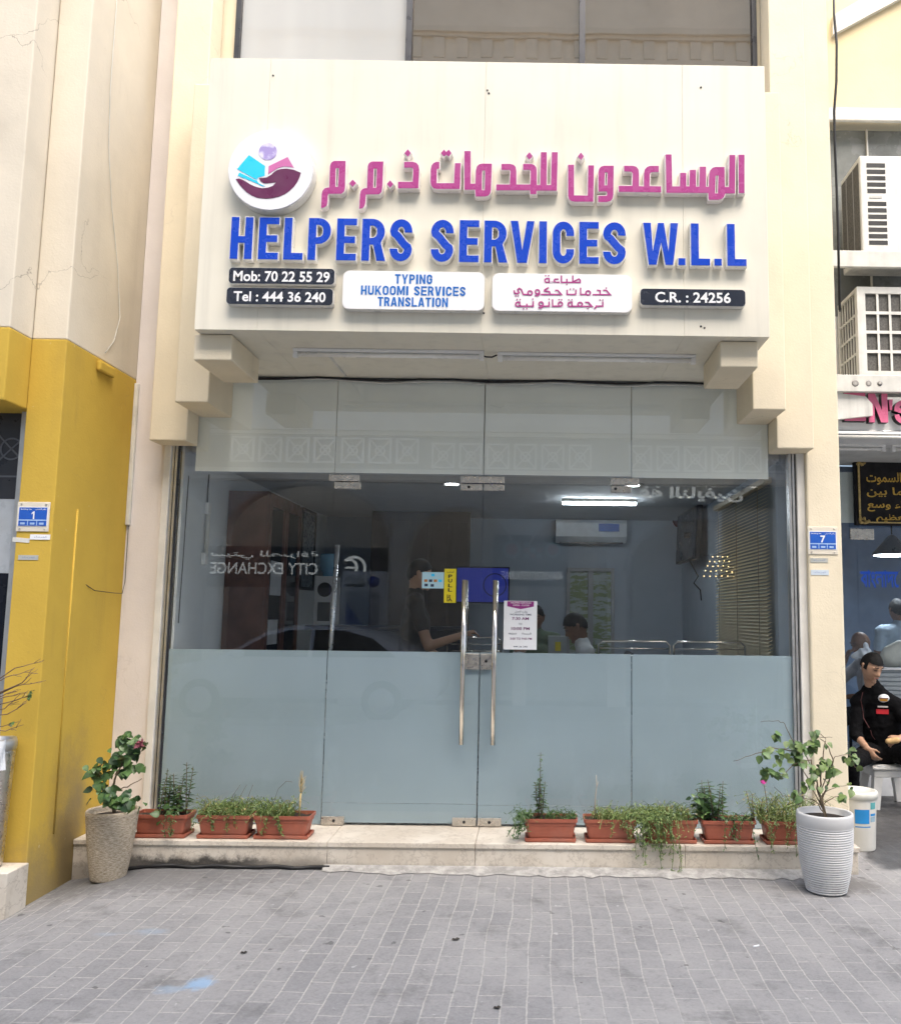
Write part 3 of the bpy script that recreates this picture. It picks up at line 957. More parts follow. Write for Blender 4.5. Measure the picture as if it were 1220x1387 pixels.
for loops in [[[(-0.8703, 4.2962), (-0.8032, 4.2973), (-0.8008, 4.1263), (-0.8047, 4.1048), (-0.8215, 4.0892), (-0.8999, 4.0880), (-0.9022, 4.0727), (-0.9020, 4.0391), (-0.9056, 4.0147), (-0.9196, 4.0023), (-0.9380, 3.9971), (-0.9376, 4.0875), (-0.9343, 4.1059), (-0.9216, 4.1214), (-0.9043, 4.1266), (-0.8945, 4.1267), (-0.8952, 4.2632), (-0.8901, 4.2817), (-0.8818, 4.2911)], [(-0.8609, 4.2514), (-0.8411, 4.2517), (-0.8412, 4.1318), (-0.8586, 4.1315)]], [[(-0.6426, 4.2960), (-0.5755, 4.2971), (-0.5769, 4.1266), (-0.5809, 4.1051), (-0.5949, 4.0896), (-0.6733, 4.0872), (-0.6746, 4.0762), (-0.6756, 4.0364), (-0.6795, 4.0150), (-0.6906, 4.0008), (-0.7095, 3.9963), (-0.7082, 4.0879), (-0.7048, 4.1081), (-0.6919, 4.1218), (-0.6775, 4.1263), (-0.6677, 4.1265), (-0.6679, 4.2667), (-0.6626, 4.2822), (-0.6542, 4.2915)], [(-0.6324, 4.2518), (-0.6120, 4.2521), (-0.6125, 4.1292), (-0.6317, 4.1289)]], [[(-0.7563, 4.1791), (-0.7351, 4.1580), (-0.7552, 4.1343), (-0.7746, 4.1561)]], [[(-0.5309, 4.1783), (-0.5115, 4.1552), (-0.5294, 4.1323), (-0.5488, 4.1547)]], [[(-0.4499, 4.2965), (-0.3974, 4.2974), (-0.3768, 4.2915), (-0.3635, 4.2757), (-0.3581, 4.2498), (-0.3606, 4.1311), (-0.4816, 4.1293), (-0.4828, 4.1692), (-0.3949, 4.1705), (-0.3931, 4.2493), (-0.3992, 4.2597), (-0.4110, 4.2614), (-0.4489, 4.2608)]], [[(-0.4301, 4.3773), (-0.4119, 4.3540), (-0.4287, 4.3303), (-0.4499, 4.3522)]], [[(-0.2383, 4.2998), (-0.2372, 4.2579), (-0.2518, 4.2558), (-0.2523, 4.1641), (-0.1463, 4.1657), (-0.1434, 4.2932), (-0.1096, 4.2938), (-0.1100, 4.1307), (-0.2485, 4.1286), (-0.2690, 4.1331), (-0.2822, 4.1495), (-0.2875, 4.1709), (-0.2884, 4.2509), (-0.2844, 4.2756), (-0.2731, 4.2912), (-0.2587, 4.2995)]], [[(-0.2122, 4.3788), (-0.1977, 4.3635), (-0.1829, 4.3793), (-0.1672, 4.3578), (-0.1819, 4.3359), (-0.1974, 4.3481), (-0.2111, 4.3355), (-0.2298, 4.3569)]], [[(-0.0879, 4.3714), (-0.0516, 4.3720), (-0.0472, 4.1641), (-0.0181, 4.1646), (-0.0163, 4.2489), (-0.0110, 4.2737), (0.0016, 4.2874), (0.0190, 4.2927), (0.0786, 4.2936), (0.0758, 4.1274), (0.0722, 4.1058), (0.0608, 4.0916), (0.0405, 4.0852), (-0.0147, 4.0843), (-0.0173, 4.1272), (-0.0825, 4.1262)], [(0.0210, 4.2495), (0.0397, 4.2498), (0.0392, 4.1237), (0.0212, 4.1235)]], [[(0.1371, 4.2926), (0.1886, 4.2934), (0.2091, 4.2882), (0.2228, 4.2742), (0.2272, 4.2496), (0.2285, 4.1634), (0.3130, 4.1647), (0.3148, 4.2509), (0.3089, 4.2582), (0.2680, 4.2576), (0.2675, 4.2946), (0.3172, 4.2954), (0.3348, 4.2883), (0.3467, 4.2730), (0.3499, 4.2515), (0.3510, 4.1622), (0.3726, 4.1626), (0.3742, 4.3712), (0.4094, 4.3717), (0.4105, 4.1631), (0.4367, 4.1635), (0.4404, 4.3722), (0.4756, 4.3727), (0.4720, 4.1285), (0.3497, 4.1266), (0.3488, 4.1051), (0.3138, 4.1046), (0.3124, 4.1279), (0.1085, 4.1248), (0.1079, 4.1616), (0.1895, 4.1628), (0.1922, 4.2490), (0.1862, 4.2563), (0.1378, 4.2556)]], [[(0.3045, 4.3701), (0.3236, 4.3468), (0.3051, 4.3243), (0.2861, 4.3463)]], [[(0.5392, 4.2933), (0.5743, 4.2938), (0.5757, 4.0994), (0.6590, 4.0994), (0.6609, 4.2914), (0.6949, 4.2919), (0.6924, 4.0620), (0.5807, 4.0603), (0.5603, 4.0643), (0.5468, 4.0763), (0.5408, 4.0976)]], [[(0.6154, 4.3730), (0.6337, 4.3498), (0.6168, 4.3266), (0.5974, 4.3480)]], [[(0.7546, 4.2904), (0.8143, 4.2913), (0.8123, 4.1079), (0.8077, 4.0833), (0.7949, 4.0678), (0.7728, 4.0613), (0.7215, 4.0606), (0.7214, 4.0991), (0.7727, 4.0999), (0.7767, 4.1135), (0.7726, 4.1275), (0.7230, 4.1267), (0.7226, 4.2479), (0.7266, 4.2696), (0.7371, 4.2839)], [(0.7606, 4.2485), (0.7781, 4.2488), (0.7754, 4.1656), (0.7585, 4.1654)]], [[(0.8774, 4.2923), (0.9301, 4.2931), (0.9506, 4.2872), (0.9640, 4.2701), (0.9663, 4.2455), (0.9662, 4.1636), (0.9965, 4.1628), (0.9979, 4.2460), (1.0026, 4.2707), (1.0156, 4.2864), (1.0320, 4.2934), (1.0864, 4.2943), (1.0863, 4.2566), (1.0406, 4.2546), (1.0318, 4.2434), (1.0304, 4.1652), (1.1005, 4.1644), (1.1003, 4.1270), (0.8454, 4.1268), (0.8453, 4.1636), (0.9271, 4.1648), (0.9300, 4.2449), (0.9213, 4.2559), (0.8774, 4.2565)]], [[(1.1290, 4.3686), (1.1642, 4.3691), (1.1671, 4.1654), (1.2138, 4.1661), (1.2168, 4.2524), (1.2519, 4.2529), (1.2524, 4.1667), (1.2711, 4.1670), (1.2749, 4.2718), (1.3106, 4.2724), (1.3108, 4.1658), (1.3307, 4.1661), (1.3354, 4.2931), (1.3718, 4.2937), (1.3704, 4.1667), (1.3879, 4.1657), (1.3917, 4.2458), (1.3979, 4.2706), (1.4127, 4.2881), (1.4304, 4.2927), (1.4843, 4.2936), (1.4844, 4.1660), (1.5095, 4.1663), (1.5164, 4.3715), (1.5505, 4.3720), (1.5452, 4.1276), (1.4856, 4.1254), (1.4777, 4.1026), (1.4630, 4.0895), (1.4454, 4.0856), (1.3871, 4.0847), (1.3846, 4.1276), (1.1318, 4.1250)], [(1.4297, 4.2390), (1.4473, 4.2393), (1.4424, 4.1248), (1.4243, 4.1245)]], [[(1.5711, 4.3736), (1.6063, 4.3741), (1.6025, 4.1303), (1.5686, 4.1298)]]]:
    letter(loops, MAGENTA)
LZ0, LZ1 = (3.6726, 3.9330)
def glyph(c, x0, x1, h=None, s=.0455, e=.041):     # s stem width, e arm thickness
    h = h or LZ1 - LZ0
    w_ = x1 - x0
    g = h / .26
    if c == 'H':
        return [[(0, 0), (s, 0), (s, h * .385), (w_ - s, h * .385), (w_ - s, 0), (w_, 0), (w_, h), (w_ - s, h), (w_ - s, h * .385 + e), (s, h * .385 + e), (s, h), (0, h)]]
    if c == 'E':
        m0 = h * .415
        return [[(0, 0), (w_, 0), (w_, e), (s, e), (s, m0), (w_ * .93, m0), (w_ * .93, m0 + e), (s, m0 + e), (s, h - e), (w_, h - e), (w_, h), (0, h)]]
    if c == 'L':
        return [[(0, 0), (w_, 0), (w_, e), (s, e), (s, h), (0, h)]]
    if c in 'PR':
        r = h * .30
        b0 = h * .385
        r_o = min(w_ * .5, (h - b0) * .45)
        ro = min(.075 * g, (h - b0) / 2)
        oy, iy = b0, b0 + e
        out = [(0, h)] + [(0, 0), (s, 0), (s, oy)]
        outer = arc(w_ - ro, oy + ro, ro, ro, -90, 0, 8) + arc(w_ - ro, h - ro, ro, ro, 0, 90, 8)
        ri = max(.012 * g, ro - s)
        hole = arc(w_ - s - ri, iy + ri, ri, ri, -90, 0, 6) + arc(w_ - s - ri, h - e - ri, ri, ri, 0, 90, 6) + [(s, h - e), (s, iy)]
        if c == 'P':
            return [out + outer, hole]
        w2 = w_ * .97
        ro2 = arc(w2 - ro, oy + ro, ro, ro, -38, 0, 6) + arc(w2 - ro, h - ro, ro, ro, 0, 90, 8)
        hole = arc(w2 - s - ri, iy + ri, ri, ri, -90, 0, 6) + arc(w2 - s - ri, h - e - ri, ri, ri, 0, 90, 6) + [(s, h - e), (s, iy)]
        return [[(0, h), (0, 0), (s, 0), (s, oy), (s + .022 * g, oy), (w_ - s * 1.04, 0), (w_ + .004 * g, 0), (w2 - .022 * g, oy + .012 * g)] + ro2, hole]
    if c in 'SC':
        hw = s / 2
        a, bt = w_ / 2 - hw, .052 * g
        if c == 'C':
            p = [(w_ - hw, h * .66)] + arc(w_ / 2, h - hw - bt, a, bt, 0, 180, 12) + arc(w_ / 2, hw + bt, a, bt, 180, 360, 12) + [(w_ - hw, h * .34)]
        else:
            p = [(w_ - hw, h * .685)] + arc(w_ / 2, h - hw - bt, a, bt, 0, 180, 12) + [(hw + .004 * g, h * .66), (hw + .022 * g, h * .605), (w_ - hw - .022 * g, h * .395), (w_ - hw - .004 * g, h * .34)] + arc(w_ / 2, hw + bt, a, bt, 0, -180, 12) + [(hw, h * .295)]
        return [stroke(p, hw)]
    if c == 'V':
        t = .31 * w_
        return [[(0, h), (w_ * .30, 0), (w_ * .70, 0), (w_, h), (w_ - t, h), (w_ / 2, h * .30), (t, h)]]
    if c == 'W':
        return [[(a * w_, z * h) for a, z in ((0, 1), (.16, 0), (.377, 0), (.515, .54), (.639, 0), (.855, 0), (1, 1), (.787, 1), (.725, .31), (.593, 1), (.423, 1), (.275, .31), (.216, 1))]]
    if c == 'I':
        return [[(0, 0), (w_, 0), (w_, h), (0, h)]]
    if c == 'T':
        return [[(w_ / 2 - s / 2, 0), (w_ / 2 + s / 2, 0), (w_ / 2 + s / 2, h - e), (w_, h - e), (w_, h), (0, h), (0, h - e), (w_ / 2 - s / 2, h - e)]]
    if c == 'Y':
        return [[(w_ / 2 - s / 2, 0), (w_ / 2 + s / 2, 0), (w_ / 2 + s / 2, h * .38), (w_, h), (w_ - s * 1.1, h), (w_ / 2, h * .56), (s * 1.1, h), (0, h), (w_ / 2 - s / 2, h * .38)]]
    if c == 'N':
        return [[(0, 0), (s, 0), (s, h * .62), (w_ - s, 0), (w_, 0), (w_, h), (w_ - s, h), (w_ - s, h * .38), (s, h), (0, h)]]
    if c == 'M':
        return [[(0, 0), (s, 0), (s, h * .66), (w_ / 2 - s * .4, h * .08), (w_ / 2 + s * .4, h * .08), (w_ - s, h * .66), (w_ - s, 0), (w_, 0), (w_, h), (w_ - s * 1.2, h), (w_ / 2, h * .42), (s * 1.2, h), (0, h)]]
    if c == 'K':
        return [[(0, 0), (s, 0), (s, h * .30), (s + .1 * w_, h * .40), (w_ - s * 1.05, 0), (w_, 0), (s + .28 * w_, h * .58), (w_ - .02 * w_, h), (w_ - s * 1.15, h), (s, h * .52), (s, h), (0, h)]]
    if c == 'A':
        return [[(0, 0), (s, 0), (s + .05 * w_, h * .19), (w_ - s - .05 * w_, h * .19), (w_ - s, 0), (w_, 0), (w_ / 2 + s * .62, h), (w_ / 2 - s * .62, h)], [(s * 1.25 + .06 * w_, h * .34), (w_ / 2, h * .76), (w_ - s * 1.25 - .06 * w_, h * .34)]]
    if c == 'U':
        r_ = w_ / 2
        return [[(0, h)] + arc(r_, r_, r_, r_, 180, 360, 12) + [(w_, h), (w_ - s, h)] + arc(r_, r_, r_ - s, r_ - s, 0, -180, 12) + [(s, h)]]
    if c == 'O':
        r_ = w_ / 2
        q_ = r_ - s
        return [arc(r_, r_, r_, r_, 180, 360, 12) + arc(r_, h - r_, r_, r_, 0, 180, 12), arc(r_, r_, q_, q_, 180, 360, 12) + arc(r_, h - r_, q_, q_, 0, 180, 12)]
    if c == 'G':
        hw = s / 2
        a, bt = w_ / 2 - hw, .052 * g
        return [stroke([(w_ - hw, h * .66)] + arc(w_ / 2, h - hw - bt, a, bt, 0, 180, 12) + arc(w_ / 2, hw + bt, a, bt, 180, 360, 12) + [(w_ - hw, h * .5), (w_ * .52, h * .5)], hw)]
    return [[(0, 0), (w_, 0), (w_, h * .16), (0, h * .16)]]
def block_line(s_, b, y, mat, parent):
    """a line of condensed block capitals filling b"""
    x0, x1, z0, z1 = b
    h = z1 - z0
    rel_ = {'I': .19, ' ': .28, 'M': .66, 'N': .52, 'U': .50, 'O': .50, 'K': .53, 'A': .56, 'Y': .55, 'V': .54}
    ws = [rel_.get(c, .48) for c in s_]
    gap = .10
    k = (x1 - x0) / (sum(ws) + gap * (len(s_) - 1))
    x = x0
    mb = MB()
    for i, (c, w_) in enumerate(zip(s_, ws)):
        if c != ' ':
            shape_on(mb, [[(x + a, z0 + z) for a, z in lp] for lp in glyph(c, x, x + w_ * k, h, .185 * h, .17 * h)], y - .0001 - .00005 * (i % 2), .0012)
        x += (w_ + gap) * k
    return mb.build('lettering', mat, parent)
for c, x0, x1 in [('H', -1.4680, -1.3387), ('E', -1.3014, -1.1835), ('L', -1.1510, -1.0365), ('P', -1.0067, -0.8742), ('E', -0.8373, -0.7201), ('R', -0.6868, -0.5485), ('S', -0.5199, -0.3882), ('S', -0.2748, -0.1417), ('E', -0.1057, 0.0108), ('R', 0.0424, 0.1783), ('V', 0.1990, 0.3406), ('I', 0.3700, 0.4153), ('C', 0.4510, 0.5781), ('E', 0.6102, 0.7251), ('S', 0.7524, 0.8867), ('W', 0.9919, 1.2003), ('.', 1.2016, 1.2434), ('L', 1.2778, 1.3902), ('.', 1.4162, 1.4598), ('L', 1.4942, 1.6075)]:
    letter([[(x0 + a, LZ0 + z) for a, z in lp] for lp in glyph(c, x0, x1)], BLUE)
# round logo
lc = (-1.2426, 4.2225)
mb = MB()
shape_on(mb, [[(lc[0] + .252 * math.cos(R(a)), lc[1] + .252 * math.sin(R(a))) for a in range(0, 360, 4)]], -1.042, .072)
lo = mb.build('logo_disc', M('logo_white', (.80, .80, .83), .25, .02), SG)
mb = MB()
shape_on(mb, [[(lc[0] + .258 * math.cos(R(a)), lc[1] + .258 * math.sin(R(a))) for a in range(0, 360, 4)], [(lc[0] + .2525 * math.cos(R(a)), lc[1] + .2525 * math.sin(R(a))) for a in range(0, 360, 4)]], -1.043, .066)
mb.build('rim', SIDEWHITE, lo)
def mark(name, lp, mat):
    m_ = MB()
    shape_on(m_, [lp], -1.1145, .0015)
    m_.build(name, mat, lo)
mark('book_page', [(-1.3770, 4.3119), (-1.2774, 4.2437), (-1.2760, 4.1833), (-1.2933, 4.1767), (-1.3134, 4.1726), (-1.3220, 4.1645), (-1.3185, 4.1539), (-1.4433, 4.2224)], CYAN)
mark('book_page', [(-1.4285, 4.2002), (-1.3197, 4.1485), (-1.3063, 4.1327), (-1.2727, 4.1151), (-1.2904, 4.1170), (-1.3164, 4.1315), (-1.4375, 4.1809)], CYAN)
mark('book_page', [(-1.1450, 4.3031), (-1.1039, 4.2352), (-1.1295, 4.2412), (-1.1650, 4.2428), (-1.1999, 4.2326), (-1.2293, 4.2108), (-1.2557, 4.1933), (-1.2551, 4.2435)], PINKP)
mark('hand_mark', [(-1.4480, 4.1583), (-1.4290, 4.1628), (-1.4033, 4.1536), (-1.3616, 4.1276), (-1.3255, 4.1111), (-1.2897, 4.1032), (-1.2546, 4.1069), (-1.2249, 4.1191), (-1.2068, 4.1417), (-1.2259, 4.1393), (-1.2559, 4.1346), (-1.2812, 4.1353), (-1.2995, 4.1472), (-1.3095, 4.1668), (-1.2879, 4.1677), (-1.2628, 4.1729), (-1.2384, 4.1892), (-1.2239, 4.2044), (-1.2044, 4.2197), (-1.1794, 4.2265), (-1.1492, 4.2296), (-1.1033, 4.2223), (-1.0611, 4.2043), (-1.0684, 4.1748), (-1.0821, 4.1426), (-1.0986, 4.1167), (-1.1227, 4.0914), (-1.1519, 4.0681), (-1.1864, 4.0516), (-1.2213, 4.0421), (-1.2614, 4.0377), (-1.3120, 4.0423), (-1.3479, 4.0561), (-1.3792, 4.0768), (-1.4058, 4.1030), (-1.4272, 4.1277)], MAROON)
gc = (-1.2648, 4.3354)
m_, nt, N, L, P = newmat('globe_print')
L.new(mixc(nt, ramp(nt, nz(nt, 16, 3), .42, .62), (.36, .29, .60), (.70, .67, .84)), P.inputs['Base Color'])
mark('globe_mark', [(gc[0] + .0535 * math.cos(R(a)), gc[1] + .0535 * math.sin(R(a))) for a in range(0, 360, 8)], m_)
# plates
def sign_plate(b, mat, depth=.045, r=.022, name='text_plate'):
    mb = MB()
    shape_on(mb, [rrect(*b, r)], -1.042, depth)
    o = mb.build(name, SIDEWHITE, SG)
    f = MB()
    shape_on(f, [rrect(b[0] + .002, b[1] - .002, b[2] + .002, b[3] - .002, r)], -1.042 - depth - .0003, .002)
    f.build('plate_face', mat, o)
    return o, -1.042 - depth - .0029
o, y = sign_plate((-1.4686, -0.8405, 3.5200, 3.6201), BLACKPLATE)
text_part('lettering', 'Mob: 70 22 55 29', (-1.4400, -0.8696, 3.5336, 3.5995), y, TXTWHITE, o, .022)
o, y = sign_plate((-1.4758, -0.8451, 3.3930, 3.4971), BLACKPLATE)
text_part('lettering', 'Tel : 444 36 240', (-1.4325, -0.8887, 3.4106, 3.4740), y, TXTWHITE, o, .022)
o, y = sign_plate((-0.7907, 0.0494, 3.3727, 3.6109), ACRYLIC, .045, .04)
block_line('TYPING', (-0.4827, -0.2612, 3.5326, 3.5904), y, TXTBLUE, o)
block_line('HUKOOMI SERVICES', (-0.6810, -0.0625, 3.4618, 3.5180), y, TXTBLUE, o)
block_line('TRANSLATION', (-0.5800, -0.1650, 3.3929, 3.4490), y, TXTBLUE, o)
o, y = sign_plate((0.0947, 0.9255, 3.3738, 3.6078), ACRYLIC, .045, .04)
mb = MB()
for k, e in enumerate([('s', [(0.4360, 3.5538), (0.4123, 3.5534), (0.4068, 3.5614), (0.4079, 3.5713), (0.4180, 3.5763), (0.4316, 3.5765), (0.4319, 3.5537), (0.4942, 3.5546)]), ('d', [(0.4106, 3.5935)]), ('d', [(0.4285, 3.5938)]), ('s', [(0.4869, 3.5736), (0.4673, 3.5734), (0.4620, 3.5653), (0.4681, 3.5542)]), ('s', [(0.5045, 3.5961), (0.5049, 3.5541), (0.6165, 3.5558), (0.6165, 3.5693), (0.6081, 3.5766), (0.5773, 3.5601)]), ('s', [(0.5723, 3.5971), (0.5726, 3.5551)]), ('s', [(0.5368, 3.5768), (0.5370, 3.5546)]), ('d', [(0.5371, 3.5417)]), ('s', [(0.7527, 3.5084), (0.7723, 3.5087), (0.7949, 3.4826), (0.6905, 3.4811)]), ('d', [(0.7717, 3.5229)]), ('s', [(0.7153, 3.5091), (0.7349, 3.5063), (0.7350, 3.4817)]), ('o', [(0.6816, 3.4914), (0.6803, 3.4848), (0.6765, 3.4791), (0.6707, 3.4753), (0.6639, 3.4739), (0.6571, 3.4751), (0.6513, 3.4788), (0.6474, 3.4843), (0.6460, 3.4909), (0.6473, 3.4975), (0.6512, 3.5031), (0.6569, 3.5070), (0.6637, 3.5084), (0.6705, 3.5071), (0.6763, 3.5035), (0.6802, 3.4980)], [(0.6733, 3.4913), (0.6726, 3.4880), (0.6705, 3.4851), (0.6675, 3.4832), (0.6639, 3.4825), (0.6602, 3.4831), (0.6571, 3.4849), (0.6551, 3.4877), (0.6543, 3.4910), (0.6550, 3.4943), (0.6571, 3.4971), (0.6601, 3.4990), (0.6638, 3.4997), (0.6674, 3.4991), (0.6705, 3.4973), (0.6726, 3.4946)]), ('s', [(0.6191, 3.5225), (0.6194, 3.4813), (0.6550, 3.4818)]), ('s', [(0.5391, 3.5090), (0.5393, 3.4801), (0.5897, 3.4808), (0.5919, 3.5110)]), ('d', [(0.5586, 3.5136)]), ('d', [(0.5776, 3.5139)]), ('s', [(0.4680, 3.5043), (0.4840, 3.5045), (0.5055, 3.4796), (0.3835, 3.4779)]), ('s', [(0.4304, 3.5210), (0.4057, 3.5059), (0.4045, 3.4997), (0.4342, 3.4964), (0.4386, 3.4787)]), ('o', [(0.3797, 3.4944), (0.3785, 3.4881), (0.3750, 3.4826), (0.3696, 3.4789), (0.3633, 3.4776), (0.3569, 3.4788), (0.3515, 3.4823), (0.3478, 3.4876), (0.3465, 3.4940), (0.3477, 3.5003), (0.3512, 3.5058), (0.3566, 3.5095), (0.3629, 3.5108), (0.3693, 3.5096), (0.3747, 3.5061), (0.3784, 3.5008)], [(0.3714, 3.4943), (0.3708, 3.4912), (0.3690, 3.4886), (0.3664, 3.4869), (0.3632, 3.4862), (0.3600, 3.4868), (0.3573, 3.4885), (0.3555, 3.4910), (0.3548, 3.4941), (0.3554, 3.4971), (0.3572, 3.4998), (0.3598, 3.5015), (0.3630, 3.5022), (0.3662, 3.5016), (0.3689, 3.4999), (0.3707, 3.4974)]), ('s', [(0.3755, 3.4956), (0.3757, 3.4796), (0.3646, 3.4690), (0.3492, 3.4706)]), ('o', [(0.3365, 3.4864), (0.3353, 3.4798), (0.3316, 3.4742), (0.3261, 3.4704), (0.3196, 3.4690), (0.3130, 3.4702), (0.3073, 3.4738), (0.3035, 3.4794), (0.3021, 3.4859), (0.3034, 3.4925), (0.3070, 3.4982), (0.3125, 3.5020), (0.3191, 3.5034), (0.3257, 3.5022), (0.3313, 3.4985), (0.3351, 3.4930)], [(0.3282, 3.4863), (0.3276, 3.4830), (0.3257, 3.4802), (0.3228, 3.4783), (0.3194, 3.4776), (0.3160, 3.4782), (0.3131, 3.4800), (0.3112, 3.4828), (0.3104, 3.4861), (0.3111, 3.4894), (0.3130, 3.4922), (0.3158, 3.4941), (0.3192, 3.4948), (0.3226, 3.4942), (0.3255, 3.4924), (0.3275, 3.4896)]), ('s', [(0.3112, 3.4768), (0.2792, 3.4764), (0.2681, 3.5064), (0.2561, 3.5136), (0.2467, 3.5061), (0.2480, 3.4975), (0.2553, 3.4877), (0.2483, 3.4815), (0.2293, 3.4824), (0.2249, 3.5008)]), ('d', [(0.2354, 3.4678)]), ('d', [(0.2485, 3.4680)]), ('s', [(0.7512, 3.4395), (0.7513, 3.4113), (0.7122, 3.4108), (0.7099, 3.4009), (0.7004, 3.3959)]), ('d', [(0.7346, 3.4485)]), ('d', [(0.7512, 3.4487)]), ('s', [(0.6463, 3.4331), (0.6659, 3.4334), (0.6873, 3.4092), (0.5843, 3.4077)]), ('d', [(0.6631, 3.3953)]), ('o', [(0.6340, 3.4207), (0.6327, 3.4143), (0.6290, 3.4089), (0.6235, 3.4052), (0.6169, 3.4039), (0.6103, 3.4050), (0.6047, 3.4086), (0.6010, 3.4139), (0.5996, 3.4202), (0.6009, 3.4265), (0.6046, 3.4320), (0.6101, 3.4356), (0.6167, 3.4370), (0.6233, 3.4358), (0.6289, 3.4323), (0.6326, 3.4270)], [(0.6257, 3.4206), (0.6250, 3.4175), (0.6231, 3.4149), (0.6202, 3.4131), (0.6169, 3.4125), (0.6134, 3.4130), (0.6106, 3.4147), (0.6086, 3.4173), (0.6079, 3.4203), (0.6086, 3.4234), (0.6105, 3.4260), (0.6134, 3.4278), (0.6168, 3.4284), (0.6202, 3.4278), (0.6230, 3.4262), (0.6250, 3.4236)]), ('s', [(0.5873, 3.4077), (0.5524, 3.4073), (0.5452, 3.4151), (0.5475, 3.4268), (0.5569, 3.4325), (0.5687, 3.4326), (0.5689, 3.4075)]), ('d', [(0.5497, 3.4471)]), ('d', [(0.5675, 3.4473)]), ('o', [(0.5167, 3.4202), (0.5155, 3.4139), (0.5120, 3.4085), (0.5066, 3.4048), (0.5003, 3.4034), (0.4940, 3.4046), (0.4885, 3.4081), (0.4849, 3.4134), (0.4836, 3.4198), (0.4848, 3.4261), (0.4883, 3.4315), (0.4937, 3.4352), (0.5000, 3.4366), (0.5064, 3.4354), (0.5118, 3.4319), (0.5154, 3.4265)], [(0.5084, 3.4201), (0.5078, 3.4171), (0.5061, 3.4144), (0.5034, 3.4127), (0.5002, 3.4120), (0.4970, 3.4126), (0.4943, 3.4143), (0.4925, 3.4168), (0.4919, 3.4199), (0.4925, 3.4229), (0.4942, 3.4255), (0.4969, 3.4273), (0.5001, 3.4280), (0.5033, 3.4274), (0.5060, 3.4257), (0.5078, 3.4232)]), ('s', [(0.4537, 3.4488), (0.4541, 3.4065), (0.4955, 3.4071)]), ('d', [(0.4916, 3.4469)]), ('d', [(0.5082, 3.4471)]), ('s', [(0.4331, 3.4338), (0.4334, 3.4062), (0.3949, 3.4056)]), ('d', [(0.4330, 3.4491)]), ('o', [(0.4019, 3.4198), (0.4007, 3.4135), (0.3972, 3.4080), (0.3918, 3.4044), (0.3855, 3.4030), (0.3791, 3.4042), (0.3737, 3.4077), (0.3701, 3.4130), (0.3687, 3.4193), (0.3699, 3.4257), (0.3735, 3.4311), (0.3788, 3.4348), (0.3851, 3.4361), (0.3915, 3.4350), (0.3969, 3.4315), (0.4006, 3.4261)], [(0.3936, 3.4197), (0.3930, 3.4166), (0.3912, 3.4140), (0.3886, 3.4123), (0.3854, 3.4116), (0.3822, 3.4122), (0.3795, 3.4139), (0.3777, 3.4164), (0.3770, 3.4195), (0.3776, 3.4225), (0.3794, 3.4251), (0.3821, 3.4269), (0.3852, 3.4276), (0.3884, 3.4270), (0.3911, 3.4253), (0.3929, 3.4227)]), ('s', [(0.3977, 3.4210), (0.3979, 3.4063), (0.3856, 3.3945), (0.3702, 3.3961)]), ('s', [(0.3390, 3.4349), (0.3393, 3.4048), (0.2423, 3.4034), (0.2351, 3.4113), (0.2373, 3.4224), (0.2467, 3.4280), (0.2597, 3.4282), (0.2601, 3.4037)]), ('s', [(0.3013, 3.4196), (0.3015, 3.4043)]), ('d', [(0.2828, 3.3887)]), ('d', [(0.3017, 3.3890)]), ('d', [(0.2441, 3.4452)]), ('d', [(0.2618, 3.4454)]), ('d', [(0.3364, 3.4489)])]):
    yy = y - .00012 - .00004 * k
    if e[0] == 's':
        shape_on(mb, [stroke(e[1], .0042)], yy, .0012)
    elif e[0] == 'o':
        shape_on(mb, [e[1], e[2]], yy, .0012)
    else:
        (a, c), r_ = e[1][0], .0052
        shape_on(mb, [[(a - r_, c), (a, c - r_), (a + r_, c), (a, c + r_)]], yy, .0012)
mb.build('lettering', MAGENTA, o)
o, y = sign_plate((0.9728, 1.5995, 3.4211, 3.5255), BLACKPLATE)
text_part('lettering', 'C.R. : 24256', (1.0614, 1.5109, 3.4401, 3.5055), y, TXTWHITE, o, .022)

# fluorescent battens under the sign
def batten(x0, x1, y, z, label, seed, group=None):
    t = thing('fluorescent_batten', ((x0 + x1) / 2, y, z), label, 'light fitting', group)
    MB().box(x0, x1, y - .018, y + .018, z - .022, z - .0005, 0, .004).build('housing', WHITE, t)
    m_ = MB()
    m_.tube([(x0 + .03, y - .002, z - .040), (x1 - .03, y - .002, z - .040)], .0135, 12)
    m_.build('tube', M('unlit_tube', (.82, .81, .77), .3, .05), t)
    for xe in (x0 + .001, x1 - .031):
        MB().box(xe, xe + .03, y - .016, y + .016, z - .060, z - .0225, 0, .003).build('end_cap', WHITE, t)
    return t
batten(-1.18, .03, -.69, 3.2515, 'white fluorescent batten under the left half of the big sign', 1)
batten(.115, 1.38, -.665, 3.2515, 'white fluorescent batten under the right half of the big sign', 2)
mb = MB()
mb.tube([(.0, -.675, 3.235), (.04, -.66, 3.222), (.08, -.68, 3.215), (.11, -.67, 3.232)], .005, 6)
tag(mb.build('cable', BLACK), 'short black wire joining the two fluorescent battens under the sign', 'cable')
mb = MB()
mb.tube([(-.99, -.58, 3.2515), (-.985, -.5, 3.2505), (-.98, -.08, 3.249)], .009, 6)
tag(mb.build('conduit', WHITE_DIRTY), 'white conduit crossing the sign soffit behind the left batten', 'conduit')

